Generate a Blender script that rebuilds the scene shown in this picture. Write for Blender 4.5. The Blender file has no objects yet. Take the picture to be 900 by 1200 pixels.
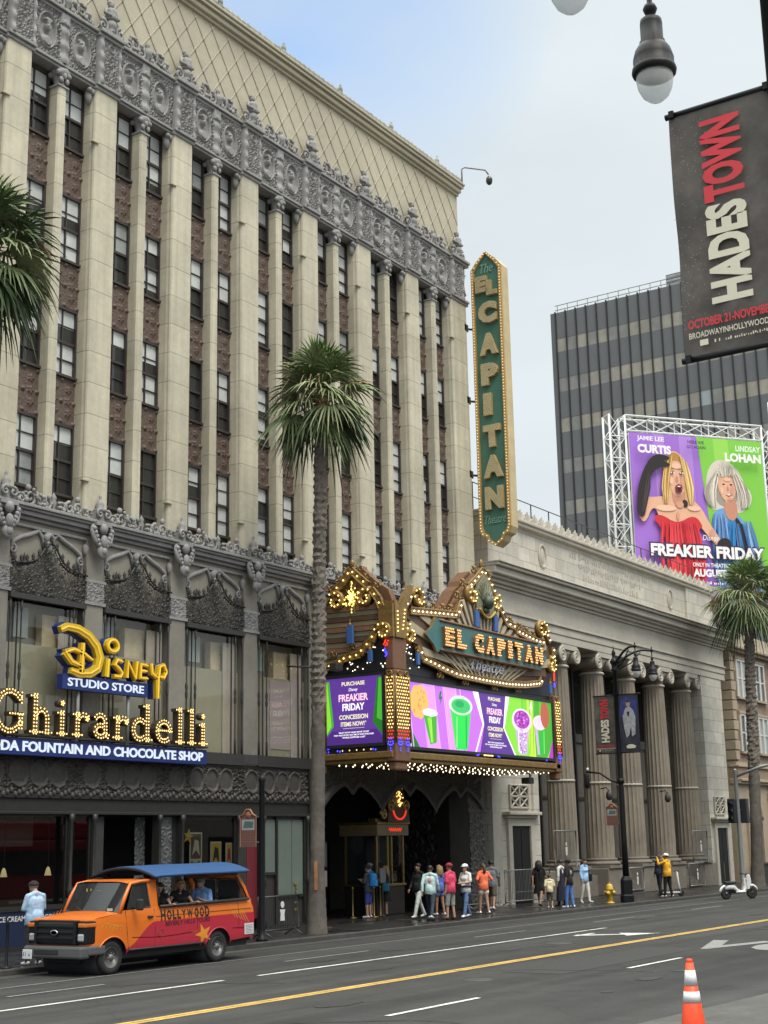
import bpy, bmesh, math, random
import numpy as np
from mathutils import Matrix, Vector
from mathutils.geometry import tessellate_polygon
PI = math.pi; R = math.radians
sc = bpy.context.scene
COL = sc.collection
# ---------------------------------------------------------------- camera
cam = bpy.data.objects.new('camera', bpy.data.cameras.new('camera'))
COL.objects.link(cam)
cam.data.sensor_fit = 'VERTICAL'; cam.data.sensor_height = 24.0
cam.data.lens = 24.0 * 1664 / 1200
cam.data.clip_start = .1; cam.data.clip_end = 3000
_f = 1664.0
_d1 = Vector((1128, 368, _f)).normalized()              # street direction seen by the lens (x right, y down, z ahead)
_up = Vector((-132, -7044, _f)).normalized()
_up = (_up - _d1 * _up.dot(_d1)).normalized()
_yv = _d1.cross(_up)
if _yv.z < 0: _yv = -_yv
_Rw = Matrix((_d1, _yv, _up))                            # rows: world axes in lens coordinates
_right = _Rw @ Vector((1, 0, 0)); _down = _Rw @ Vector((0, 1, 0)); _fwd = _Rw @ Vector((0, 0, 1))
cam.matrix_world = Matrix(((_right.x, -_down.x, -_fwd.x, 0), (_right.y, -_down.y, -_fwd.y, 0),
                           (_right.z, -_down.z, -_fwd.z, 2.4), (0, 0, 0, 1)))
sc.camera = cam
# ---------------------------------------------------------------- daylight: overcast with a thin blue gap
SUN_EL, SUN_AZ = R(58), R(205)                           # azimuth clockwise from +Y
w = bpy.data.worlds.new('World'); sc.world = w; w.use_nodes = True
nt = w.node_tree; N = nt.nodes; L = nt.links; N.clear()
out = N.new('ShaderNodeOutputWorld'); bg = N.new('ShaderNodeBackground'); bg.inputs[1].default_value = .1
sky = N.new('ShaderNodeTexSky'); sky.sky_type = 'NISHITA'; sky.sun_disc = False
sky.sun_elevation = SUN_EL; sky.sun_rotation = SUN_AZ; sky.air_density = 1.0; sky.dust_density = 1.6
tc = N.new('ShaderNodeTexCoord')
sep = N.new('ShaderNodeSeparateXYZ'); L.new(tc.outputs['Generated'], sep.inputs[0])
noi = N.new('ShaderNodeTexNoise'); noi.inputs['Scale'].default_value = 2.6; noi.inputs['Detail'].default_value = 5
noi.inputs['Roughness'].default_value = .5
mp = N.new('ShaderNodeMapping'); mp.inputs['Scale'].default_value = (1, 1, 2.2); mp.inputs['Location'].default_value = (.35, .1, .2)
L.new(tc.outputs['Generated'], mp.inputs[0]); L.new(mp.outputs[0], noi.inputs['Vector'])
# the blue gap lies around one bearing of the sky, high over the street
dot = N.new('ShaderNodeVectorMath'); dot.operation = 'DOT_PRODUCT'
_g = (_Rw @ Vector((-190, -640, _f))).normalized()
dot.inputs[1].default_value = _g; L.new(tc.outputs['Generated'], dot.inputs[0])
gap = N.new('ShaderNodeMapRange'); gap.inputs[1].default_value = .974; gap.inputs[2].default_value = 1.0
gap.inputs[3].default_value = 0; gap.inputs[4].default_value = .9; L.new(dot.outputs['Value'], gap.inputs[0])
nm = N.new('ShaderNodeMapRange'); nm.inputs[1].default_value = .3; nm.inputs[2].default_value = .62
nm.inputs[3].default_value = .3; nm.inputs[4].default_value = 1.15; L.new(noi.outputs[0], nm.inputs[0])
gm = N.new('ShaderNodeMath'); gm.operation = 'MULTIPLY'; gm.use_clamp = True
L.new(gap.outputs[0], gm.inputs[0]); L.new(nm.outputs[0], gm.inputs[1])
# cloud luminance rises towards the zenith as under a real overcast
cl = N.new('ShaderNodeMapRange'); cl.inputs[1].default_value = .56; cl.inputs[2].default_value = 1.0
cl.inputs[3].default_value = 1.0; cl.inputs[4].default_value = 5.2; L.new(sep.outputs[2], cl.inputs[0])
cn = N.new('ShaderNodeMapRange'); cn.inputs[1].default_value = .3; cn.inputs[2].default_value = .7
cn.inputs[3].default_value = .9; cn.inputs[4].default_value = 1.07; L.new(noi.outputs[0], cn.inputs[0])
cm = N.new('ShaderNodeMath'); cm.operation = 'MULTIPLY'; L.new(cl.outputs[0], cm.inputs[0]); L.new(cn.outputs[0], cm.inputs[1])
cc = N.new('ShaderNodeVectorMath'); cc.operation = 'SCALE'; cc.inputs[0].default_value = (5.85, 6.4, 6.65)
L.new(cm.outputs[0], cc.inputs['Scale'])
wm = N.new('ShaderNodeMapRange'); wm.inputs[1].default_value = .56; wm.inputs[2].default_value = .9; L.new(sep.outputs[2], wm.inputs[0])
wc = N.new('ShaderNodeMix'); wc.data_type = 'RGBA'; wc.inputs[6].default_value = (1, 1, 1, 1); wc.inputs[7].default_value = (1.06, .96, .84, 1); L.new(wm.outputs[0], wc.inputs[0])
wv_ = N.new('ShaderNodeVectorMath'); wv_.operation = 'MULTIPLY'; L.new(cc.outputs[0], wv_.inputs[0]); L.new(wc.outputs[2], wv_.inputs[1])
bl = N.new('ShaderNodeVectorMath'); bl.operation = 'MULTIPLY'; bl.inputs[1].default_value = (2.3, 2.5, 2.5)
L.new(sky.outputs[0], bl.inputs[0])
mx = N.new('ShaderNodeMix'); mx.data_type = 'RGBA'
L.new(gm.outputs[0], mx.inputs[0]); L.new(wv_.outputs[0], mx.inputs[6]); L.new(bl.outputs[0], mx.inputs[7])
L.new(mx.outputs[2], bg.inputs[0]); L.new(bg.outputs[0], out.inputs[0])
sun = bpy.data.objects.new('sun', bpy.data.lights.new('sun', 'SUN')); COL.objects.link(sun)
sun.data.energy = 1.5; sun.data.angle = R(25); sun.data.color = (1, .93, .82)
_sd = Vector((math.sin(SUN_AZ) * math.cos(SUN_EL), math.cos(SUN_AZ) * math.cos(SUN_EL), math.sin(SUN_EL)))
sun.rotation_euler = _sd.to_track_quat('Z', 'Y').to_euler()
vs = sc.view_settings; vs.view_transform = 'Standard'; vs.look = 'None'; vs.gamma = 1; vs.exposure = 0.42
vs.use_curve_mapping = False
sc.render.engine = 'CYCLES'
sc.cycles.use_denoising = True; sc.cycles.max_bounces = 6; sc.cycles.diffuse_bounces = 3
sc.cycles.glossy_bounces = 3; sc.cycles.transparent_max_bounces = 8; sc.cycles.caustics_reflective = False; sc.cycles.caustics_refractive = False
sc.cycles.sample_clamp_indirect = 4

# ---------------------------------------------------------------- helpers
def s2l(c):                                              # sRGB 0-255 -> linear
    r = []
    for x in c:
        x /= 255; r.append(x / 12.92 if x <= .04045 else ((x + .055) / 1.055) ** 2.4)
    return tuple(r)
MATS = {}
def mat(name, col, rough=.6, metal=0, var=0, vscale=3, stain=0, sscale=.6, bump=0, bscale=20, emit=None, estr=0, spec=.5, trans=0):
    """plain surface with fine mottling (var), broad weathering (stain) and fine bump"""
    if name in MATS: return MATS[name]
    m = bpy.data.materials.new(name); m.use_nodes = True; MATS[name] = m
    nt = m.node_tree; N = nt.nodes; L = nt.links; b = N['Principled BSDF']
    b.inputs['Base Color'].default_value = (*col, 1); b.inputs['Roughness'].default_value = rough
    b.inputs['Metallic'].default_value = metal; b.inputs['Specular IOR Level'].default_value = spec
    if emit: b.inputs['Emission Color'].default_value = (*emit, 1); b.inputs['Emission Strength'].default_value = estr
    if var or stain or bump:
        g = N.new('ShaderNodeNewGeometry')
    last = None
    for amt, scl, det in ((var, vscale, 6), (stain, sscale, 4)):
        if not amt: continue
        n = N.new('ShaderNodeTexNoise'); n.inputs['Scale'].default_value = scl; n.inputs['Detail'].default_value = det
        n.inputs['Roughness'].default_value = .65
        L.new(g.outputs['Position'], n.inputs['Vector'])
        r = N.new('ShaderNodeMapRange'); r.inputs[1].default_value = .3; r.inputs[2].default_value = .7
        r.inputs[3].default_value = 1 - amt; r.inputs[4].default_value = 1 + amt; L.new(n.outputs[0], r.inputs[0])
        v = N.new('ShaderNodeVectorMath'); v.operation = 'SCALE'; L.new(r.outputs[0], v.inputs['Scale'])
        if last: L.new(last, v.inputs[0])
        else: v.inputs[0].default_value = col
        last = v.outputs[0]
    if last: L.new(last, b.inputs['Base Color'])
    if bump:
        n = N.new('ShaderNodeTexNoise'); n.inputs['Scale'].default_value = bscale; n.inputs['Detail'].default_value = 4
        L.new(g.outputs['Position'], n.inputs['Vector'])
        bp = N.new('ShaderNodeBump'); bp.inputs['Strength'].default_value = bump; bp.inputs['Distance'].default_value = .03
        L.new(n.outputs[0], bp.inputs['Height']); L.new(bp.outputs[0], b.inputs['Normal'])
    return m
def glow(name, col, s=1.0):
    if name in MATS: return MATS[name]
    m = bpy.data.materials.new(name); m.use_nodes = True; MATS[name] = m
    b = m.node_tree.nodes['Principled BSDF']; b.inputs['Base Color'].default_value = (*[c * .3 for c in col], 1)
    b.inputs['Emission Color'].default_value = (*col, 1); b.inputs['Emission Strength'].default_value = s
    b.inputs['Roughness'].default_value = .4
    return m
def led(c, s=.85):
    return glow('led_%d_%d_%d' % tuple(c), s2l(c), s)
def glass_mat(name, tint=(.8, .85, .85), rough=.02, ior=1.5, gloss=1.0):
    """thin window glass: see-through with a mirror share that grows at grazing angles"""
    m = bpy.data.materials.new(name); m.use_nodes = True; MATS[name] = m
    nt = m.node_tree; N = nt.nodes; L = nt.links; N.clear()
    o = N.new('ShaderNodeOutputMaterial'); t = N.new('ShaderNodeBsdfTransparent'); t.inputs[0].default_value = (*tint, 1)
    g = N.new('ShaderNodeBsdfGlossy'); g.inputs['Roughness'].default_value = rough; g.inputs[0].default_value = (gloss, gloss, gloss, 1)
    f = N.new('ShaderNodeFresnel'); ge = N.new('ShaderNodeNewGeometry'); im = N.new('ShaderNodeMapRange'); im.inputs[3].default_value = ior; im.inputs[4].default_value = 1 / ior
    L.new(ge.outputs['Backfacing'], im.inputs[0]); L.new(im.outputs[0], f.inputs[0])
    x = N.new('ShaderNodeMixShader'); L.new(f.outputs[0], x.inputs[0]); L.new(t.outputs[0], x.inputs[1]); L.new(g.outputs[0], x.inputs[2])
    L.new(x.outputs[0], o.inputs[0]); return m
def blockmat(name, col, bw, bh, mortar, mw=.02, var=.12, off=.5, rough=.75, axis='XZ', bump=.0, z0=0, x0=0, fine=.06):
    """masonry laid in courses on an upright face (joints belong to the wall's own pattern)"""
    if name in MATS: return MATS[name]
    m = bpy.data.materials.new(name); m.use_nodes = True; MATS[name] = m
    nt = m.node_tree; N = nt.nodes; L = nt.links; b = N['Principled BSDF']; b.inputs['Roughness'].default_value = rough
    g = N.new('ShaderNodeNewGeometry'); s = N.new('ShaderNodeSeparateXYZ'); L.new(g.outputs['Position'], s.inputs[0])
    ad = N.new('ShaderNodeMath'); ad.operation = 'ADD'; L.new(s.outputs[0], ad.inputs[0]); L.new(s.outputs[1], ad.inputs[1])
    c = N.new('ShaderNodeCombineXYZ'); L.new(ad.outputs[0], c.inputs[0]); L.new(s.outputs[2], c.inputs[1])
    mpn = N.new('ShaderNodeMapping'); mpn.inputs['Location'].default_value = (-x0, -z0, 0); L.new(c.outputs[0], mpn.inputs[0])
    k = N.new('ShaderNodeTexBrick'); L.new(mpn.outputs[0], k.inputs['Vector'])
    k.inputs['Scale'].default_value = 1; k.inputs['Brick Width'].default_value = bw; k.inputs['Row Height'].default_value = bh
    k.inputs['Mortar Size'].default_value = mw; k.inputs['Mortar Smooth'].default_value = .1; k.offset = off
    k.inputs['Color1'].default_value = (*[x * (1 - var) for x in col], 1); k.inputs['Color2'].default_value = (*[x * (1 + var) for x in col], 1)
    k.inputs['Mortar'].default_value = (*mortar, 1)
    n = N.new('ShaderNodeTexNoise'); n.inputs['Scale'].default_value = 1.3; n.inputs['Detail'].default_value = 8; n.inputs['Roughness'].default_value = .7
    L.new(g.outputs['Position'], n.inputs['Vector'])
    r = N.new('ShaderNodeMapRange'); r.inputs[1].default_value = .3; r.inputs[2].default_value = .7
    r.inputs[3].default_value = 1 - fine * 1.6; r.inputs[4].default_value = 1 + fine * 1.6; L.new(n.outputs[0], r.inputs[0])
    v = N.new('ShaderNodeVectorMath'); v.operation = 'SCALE'; L.new(k.outputs[0], v.inputs[0]); L.new(r.outputs[0], v.inputs['Scale'])
    L.new(v.outputs[0], b.inputs['Base Color'])
    if bump:
        bp = N.new('ShaderNodeBump'); bp.inputs['Strength'].default_value = bump; bp.inputs['Distance'].default_value = .02
        L.new(k.outputs['Fac'], bp.inputs['Height']); bp.invert = True; L.new(bp.outputs[0], b.inputs['Normal'])
    return m

ORG = {}
_tx = {}
def text_geo(s, bold=0, shear=0):
    """glyph outlines as a flat mesh, filled, origin at lower left of its bounds; unit height"""
    key = (s, bold, shear)
    if key in _tx: return _tx[key]
    cu = bpy.data.curves.new('lettering', 'FONT'); cu.body = s; cu.size = 1; cu.offset = bold; cu.shear = shear
    cu.resolution_u = 3; cu.fill_mode = 'FRONT'; cu.extrude = 0
    o = bpy.data.objects.new('lettering', cu); COL.objects.link(o)
    dg = bpy.context.evaluated_depsgraph_get(); dg.update()
    me = o.evaluated_get(dg).to_mesh()
    v = [x.co.xy[:] for x in me.vertices]; f = [tuple(p.vertices) for p in me.polygons]
    o.evaluated_get(dg).to_mesh_clear(); bpy.data.objects.remove(o); bpy.data.curves.remove(cu)
    _tx[key] = (v, f); return v, f
def FF(x=0, y=0, z=0):      # frame of a face towards the street (-Y): local x=+X, y=+Z, z=-Y
    return Matrix(((1, 0, 0, x), (0, 0, -1, y), (0, 1, 0, z), (0, 0, 0, 1)))
def SF(x=0, y=0, z=0):      # frame of a face looking back down the street (-X): local x=-Y, y=+Z, z=-X
    return Matrix(((0, 0, -1, x), (-1, 0, 0, y), (0, 1, 0, z), (0, 0, 0, 1)))
def GF(x=0, y=0, z=0, a=0):  # flat on the ground, turned by a
    return Matrix.Translation((x, y, z)) @ Matrix.Rotation(a, 4, 'Z')
I4 = Matrix.Identity(4)
class MB:
    def __init__(s): s.v = []; s.f = []; s.m = []; s.sm = []; s.mats = []
    def add(s, vs, fs, m, M=None, smooth=False):
        if m not in s.mats: s.mats.append(m)
        k = s.mats.index(m); b = len(s.v)
        if M is not None: vs = [tuple(M @ Vector((v[0], v[1], v[2] if len(v) > 2 else 0))) for v in vs]
        s.v += [tuple(v) for v in vs]
        for f in fs: s.f.append(tuple(i + b for i in f)); s.m.append(k); s.sm.append(smooth)
        return s
    def box(s, x0, x1, y0, y1, z0, z1, m, M=None):
        v = [(x, y, z) for z in (z0, z1) for y in (y0, y1) for x in (x0, x1)]
        return s.add(v, [(0, 2, 3, 1), (4, 5, 7, 6), (0, 1, 5, 4), (2, 6, 7, 3), (0, 4, 6, 2), (1, 3, 7, 5)], m, M)
    def bbox(s, x0, x1, y0, y1, z0, z1, m, r=.02, M=None):     # box with bevelled edges
        bm = bmesh.new(); bmesh.ops.create_cube(bm, size=1)
        for v in bm.verts:
            v.co = Vector(((x0 + x1) / 2 + v.co.x * (x1 - x0), (y0 + y1) / 2 + v.co.y * (y1 - y0), (z0 + z1) / 2 + v.co.z * (z1 - z0)))
        bmesh.ops.bevel(bm, geom=bm.edges[:], offset=r, segments=2, affect='EDGES', profile=.5)
        bm.verts.index_update(); vs = [v.co[:] for v in bm.verts]; fs = [[v.index for v in f.verts] for f in bm.faces]; bm.free()
        return s.add(vs, fs, m, M)
    def quad(s, a, b, c, d, m, M=None): return s.add([a, b, c, d], [(0, 1, 2, 3)], m, M)
    def tube(s, pts, r, m, n=8, M=None, closed=False, cap=True):
        P = [Vector(p if len(p) > 2 else (p[0], p[1], 0)) for p in pts]; k = len(P)
        rr = r if isinstance(r, (list, tuple)) else [r] * k
        vs = []; pu = None
        for i in range(k):
            a = P[(i - 1) % k] if (i > 0 or closed) else P[i]; c = P[(i + 1) % k] if (i < k - 1 or closed) else P[i]
            t = (c - a)
            t = t.normalized() if t.length > 1e-9 else Vector((0, 0, 1))
            if pu is None:
                pu = Vector((0, 0, 1)) if abs(t.z) < .9 else Vector((1, 0, 0))
            u = pu - t * pu.dot(t)
            if u.length < 1e-6: u = t.orthogonal()
            u.normalize(); w_ = t.cross(u); pu = u
            for j in range(n):
                an = 2 * PI * j / n; vs.append(P[i] + (u * math.cos(an) + w_ * math.sin(an)) * rr[i])
        fs = []
        for i in range(k if closed else k - 1):
            for j in range(n):
                a = i * n + j; b = i * n + (j + 1) % n; i2 = ((i + 1) % k) * n
                fs.append((a, b, i2 + (j + 1) % n, i2 + j))
        if cap and not closed: fs += [tuple(range(n - 1, -1, -1)), tuple((k - 1) * n + j for j in range(n))]
        return s.add(vs, fs, m, M, smooth=n > 5)
    def lathe(s, prof, m, c=(0, 0, 0), n=16, M=None, smooth=True, a0=0, a1=2 * PI):
        full = abs(a1 - a0 - 2 * PI) < 1e-6; k = n if full else n + 1
        vs = [(c[0] + r * math.cos(a0 + (a1 - a0) * j / n), c[1] + r * math.sin(a0 + (a1 - a0) * j / n), c[2] + z) for r, z in prof for j in range(k)]
        fs = []
        for i in range(len(prof) - 1):
            for j in range(n):
                a = i * k + j; b = i * k + (j + 1) % k
                fs.append((a, b, b + k, a + k))
        if full:
            if prof[0][0] > 1e-4: fs.append(tuple(range(k - 1, -1, -1)))
            if prof[-1][0] > 1e-4: fs.append(tuple((len(prof) - 1) * k + j for j in range(k)))
        return s.add(vs, fs, m, M, smooth)
    def ball(s, c, r, m, n=8, k=6, M=None):
        if not isinstance(r, (tuple, list)): r = (r, r, r)
        vs = [(c[0], c[1], c[2] - r[2])]
        for i in range(1, k):
            t = PI * i / k - PI / 2
            for j in range(n): vs.append((c[0] + r[0] * math.cos(t) * math.cos(2 * PI * j / n), c[1] + r[1] * math.cos(t) * math.sin(2 * PI * j / n), c[2] + r[2] * math.sin(t)))
        vs.append((c[0], c[1], c[2] + r[2])); T = len(vs) - 1
        fs = [(0, 1 + (j + 1) % n, 1 + j) for j in range(n)]
        for i in range(k - 2):
            for j in range(n):
                a = 1 + i * n + j; b = 1 + i * n + (j + 1) % n
                fs.append((a, b, b + n, a + n))
        q = 1 + (k - 2) * n
        fs += [(q + j, q + (j + 1) % n, T) for j in range(n)]
        return s.add(vs, fs, m, M, smooth=True)
    def bulbs(s, pts, r, m, M=None):
        for p in pts:
            x, y = p[0], p[1]; z = p[2] if len(p) > 2 else 0
            s.add([(x + r, y, z), (x - r, y, z), (x, y + r, z), (x, y - r, z), (x, y, z + r), (x, y, z - r)],
                  [(0, 2, 4), (2, 1, 4), (1, 3, 4), (3, 0, 4), (2, 0, 5), (1, 2, 5), (3, 1, 5), (0, 3, 5)], m, M, smooth=True)
        return s
    def poly(s, pts, m, M=None, d=0, holes=(), z=0, side=None):
        """flat outline in the local xy plane, pushed out by d along local z (front face at z+d)"""
        loops = [list(pts)] + [list(h) for h in holes]
        tri = tessellate_polygon([[Vector((p[0], p[1], 0)) for p in l] for l in loops])
        flat = [p for l in loops for p in l]
        a = 0
        fs = []
        for t in tri:
            p, q, r_ = (flat[i] for i in t)
            fs.append(t if (q[0] - p[0]) * (r_[1] - p[1]) - (q[1] - p[1]) * (r_[0] - p[0]) > 0 else t[::-1])
        s.add([(p[0], p[1], z + d) for p in flat], fs, m, M)
        if d:
            sd = side or m
            s.add([(p[0], p[1], z) for p in flat], [f[::-1] for f in fs], sd, M)
            for l in loops:
                ar = sum(l[i][0] * l[(i + 1) % len(l)][1] - l[(i + 1) % len(l)][0] * l[i][1] for i in range(len(l)))
                hole = l is not loops[0]
                ll = l if (ar > 0) != hole else l[::-1]
                k = len(ll)
                s.add([(p[0], p[1], z) for p in ll] + [(p[0], p[1], z + d) for p in ll],
                      [(i, (i + 1) % k, k + (i + 1) % k, k + i) for i in range(k)], sd, M)
        return s
    def text(s, string, m, M, w=None, h=1, d=0, bold=0, z=0, shear=0, side=None, center=False):
        """string fitted into w x h (w None keeps the font's own width); lower left at M's origin"""
        v, f = text_geo(string, bold, shear)
        if not v: return s
        xs = [p[0] for p in v]; ys = [p[1] for p in v]; x0, x1, y0, y1 = min(xs), max(xs), min(ys), max(ys)
        sy = h / (y1 - y0); sx = (w / (x1 - x0)) if w else sy
        ox = -(x1 - x0) * sx / 2 if center else 0
        V = [((p[0] - x0) * sx + ox, (p[1] - y0) * sy) for p in v]
        s.add([(p[0], p[1], z + d) for p in V], f, m, M)
        if d:
            cnt = {}
            for t in f:
                for i in range(len(t)):
                    e = (t[i], t[(i + 1) % len(t)]); k = (min(e), max(e)); cnt.setdefault(k, []).append(e)
            ed = [e[0] for e in cnt.values() if len(e) == 1]
            n = len(V)
            s.add([(p[0], p[1], z) for p in V] + [(p[0], p[1], z + d) for p in V], [(a + 0, b, b + n, a + n) for a, b in ed], side or m, M)
        return s
    def marks(s, m, M, w, h, n, z=0, d=0, seed=1):
        """print or carving too worn or small to read: a row of uneven strokes"""
        rg = random.Random(seed)
        for i in range(n):
            if rg.random() < .12: continue
            x = w * i / n; t = w / n * rg.uniform(.25, .7); y0 = h * rg.choice((0, 0, .35)); y1 = h * rg.choice((1, 1, .6))
            s.poly([(x, y0), (x + t, y0), (x + t, y1), (x, y1)], m, M, d, z=z)
        return s
    def relief(s, H, w_, h_, dep, m, M=None, z=0, mask=None, smooth=True):
        nv, nu = H.shape
        vs = [(w_ * i / (nu - 1), h_ * j / (nv - 1), z + dep * float(H[j, i])) for j in range(nv) for i in range(nu)]
        fs = [(j * nu + i, j * nu + i + 1, (j + 1) * nu + i + 1, (j + 1) * nu + i) for j in range(nv - 1) for i in range(nu - 1)
              if mask is None or mask[j, i]]
        return s.add(vs, fs, m, M, smooth)
    def curl(s, c, r, m, M=None, t=.05, turns=1.6, a0=0, ccw=1, n=6, taper=.35, tail=None, k=22):
        """a volute: spiral from its outer end (angle a0, radius r) into the eye"""
        pts = []; rs = []
        if tail: pts += list(tail); rs += [t] * len(tail)
        for i in range(k):
            q = i / (k - 1); an = a0 + ccw * turns * 2 * PI * q; rr = r * (1 - q * .85)
            pts.append((c[0] + rr * math.cos(an), c[1] + rr * math.sin(an), 0)); rs.append(t * (1 - q * taper))
        return s.tube(pts, rs, m, n=n, M=M)
    def merge(s, o, M=None):
        for k, mm in enumerate(o.mats):
            idx = [i for i in range(len(o.f)) if o.m[i] == k]
            if mm not in s.mats: s.mats.append(mm)
        b = len(s.v)
        s.v += [tuple(M @ Vector(v)) for v in o.v] if M is not None else o.v
        for f, k, q in zip(o.f, o.m, o.sm):
            s.f.append(tuple(i + b for i in f)); s.m.append(s.mats.index(o.mats[k])); s.sm.append(q)
        return s
    def build(s, name, parent=None, org=None):
        if not s.v: return None
        og = ORG[parent] if parent is not None else Vector(org or (0, 0, 0))
        me = bpy.data.meshes.new(name)
        me.from_pydata([(v[0] - og[0], v[1] - og[1], v[2] - og[2]) for v in s.v], [], s.f)
        for m in s.mats: me.materials.append(m)
        me.polygons.foreach_set('material_index', s.m); me.polygons.foreach_set('use_smooth', s.sm); me.update()
        o = bpy.data.objects.new(name, me); COL.objects.link(o)
        if parent is not None: o.parent = parent
        else: o.location = og
        ORG[o] = og
        return o
def tag(o, label=None, cat=None, group=None, kind=None):
    if label: o['label'] = label
    if cat: o['category'] = cat
    if group: o['group'] = group
    if kind: o['kind'] = kind
    return o
def thing(name, label, cat, org=(0, 0, 0), group=None):
    o = bpy.data.objects.new(name, None); COL.objects.link(o); o.empty_display_size = .2
    o.location = org; ORG[o] = Vector(org)
    return tag(o, label, cat, group)
def copy_tree(o, parent=None):
    c = o.copy(); COL.objects.link(c)
    if parent is not None: c.parent = parent
    for ch in list(o.children): copy_tree(ch, c)
    return c
def put(o, loc, rz=0, label=None):
    o.location = loc; o.rotation_euler = (0, 0, rz)
    if label: o['label'] = label
    return o
def smooth01(x): x = np.clip(x, 0, 1); return x * x * (3 - 2 * x)
def scrolls(w_, h_, nu, nv, seed, rad=.16, cnt=None, pitch=.55):
    """height field of carved scrollwork: many small interlocking volutes, 0..1"""
    rg = np.random.default_rng(seed); x, y = np.meshgrid(np.linspace(0, w_, nu), np.linspace(0, h_, nv)); H = np.zeros_like(x)
    if cnt is None: cnt = int(w_ * h_ / (rad * rad) * 1.1)
    pts = []
    for _ in range(cnt * 12):
        p = rg.uniform((0, 0), (w_, h_))
        if all((p[0] - q[0]) ** 2 + (p[1] - q[1]) ** 2 > (rad * 1.15) ** 2 for q in pts): pts.append(p)
        if len(pts) >= cnt: break
    for p in pts:
        dx = x - p[0]; dy = y - p[1]; r = np.hypot(dx, dy); t = np.arctan2(dy, dx); rr = rad * rg.uniform(.85, 1.25)
        sg = rg.choice((-1, 1)); hh = (.5 + .5 * np.cos(2 * PI * r / (rr * pitch) + sg * t)) * smooth01((rr - r) / (rr * .35))
        H = np.maximum(H, hh * rg.uniform(.7, 1))
    return H
# ---------------------------------------------------------------- ground: road 0.13 m below the pavement
RZ = -.13; KERB = 23.9; F = 28.0
def asphalt():
    m = mat('asphalt', (.085, .088, .088), .8, bump=.35, bscale=60, spec=.25)
    nt = m.node_tree; N = nt.nodes; L = nt.links; b = N['Principled BSDF']
    g = N.new('ShaderNodeNewGeometry'); mp = N.new('ShaderNodeMapping'); mp.inputs['Scale'].default_value = (.035, 1.0, 1)
    L.new(g.outputs['Position'], mp.inputs[0])
    n1 = N.new('ShaderNodeTexNoise'); n1.inputs['Scale'].default_value = 1.3; n1.inputs['Detail'].default_value = 6; L.new(mp.outputs[0], n1.inputs['Vector'])
    n2 = N.new('ShaderNodeTexNoise'); n2.inputs['Scale'].default_value = .5; n2.inputs['Detail'].default_value = 8; n2.inputs['Roughness'].default_value = .7; L.new(g.outputs['Position'], n2.inputs['Vector'])
    n3 = N.new('ShaderNodeTexNoise'); n3.inputs['Scale'].default_value = 45; n3.inputs['Detail'].default_value = 3; L.new(g.outputs['Position'], n3.inputs['Vector'])
    n4 = N.new('ShaderNodeTexVoronoi'); n4.feature = 'DISTANCE_TO_EDGE'; n4.inputs['Scale'].default_value = .22
    wv = N.new('ShaderNodeVectorMath'); wv.operation = 'ADD'; n5 = N.new('ShaderNodeTexNoise'); n5.inputs['Scale'].default_value = .8; n5.inputs['Detail'].default_value = 5
    L.new(g.outputs['Position'], n5.inputs['Vector']); sc5 = N.new('ShaderNodeVectorMath'); sc5.operation = 'SCALE'; sc5.inputs['Scale'].default_value = 2.5
    L.new(n5.outputs['Color'], sc5.inputs[0]); L.new(g.outputs['Position'], wv.inputs[0]); L.new(sc5.outputs[0], wv.inputs[1]); L.new(wv.outputs[0], n4.inputs['Vector'])
    ck = N.new('ShaderNodeMapRange'); ck.inputs[1].default_value = .002; ck.inputs[2].default_value = .012; ck.inputs[3].default_value = .8; ck.inputs[4].default_value = 1
    L.new(n4.outputs['Distance'], ck.inputs[0])
    prev = ck.outputs[0]
    for n, a in ((n1, .34), (n2, .22), (n3, .25)):
        r = N.new('ShaderNodeMapRange'); r.inputs[1].default_value = .3; r.inputs[2].default_value = .7; r.inputs[3].default_value = 1 - a; r.inputs[4].default_value = 1 + a
        L.new(n.outputs[0], r.inputs[0]); k = N.new('ShaderNodeMath'); k.operation = 'MULTIPLY'; L.new(prev, k.inputs[0]); L.new(r.outputs[0], k.inputs[1]); prev = k.outputs[0]
    v = N.new('ShaderNodeVectorMath'); v.operation = 'SCALE'; v.inputs[0].default_value = (.042, .0435, .043); L.new(prev, v.inputs['Scale']); L.new(v.outputs[0], b.inputs['Base Color'])
    return m
ASPH = asphalt()
CONC = mat('kerb_concrete', (.15, .146, .138), .8, var=.18, vscale=4, stain=.2, bump=.2, bscale=40)
KERBM = mat('kerb_dark_concrete', (.05, .048, .046), .8, var=.25, vscale=5, stain=.25)
PAINT_W = mat('road_paint_white', (.56, .56, .54), .6, var=.32, vscale=10, stain=.25, sscale=2)
PAINT_F = mat('road_paint_faded', (.22, .22, .215), .65, var=.3, vscale=14)
PAINT_Y = mat('road_paint_yellow', (.5, .33, .09), .6, var=.3, vscale=14, stain=.25, sscale=2)
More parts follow.
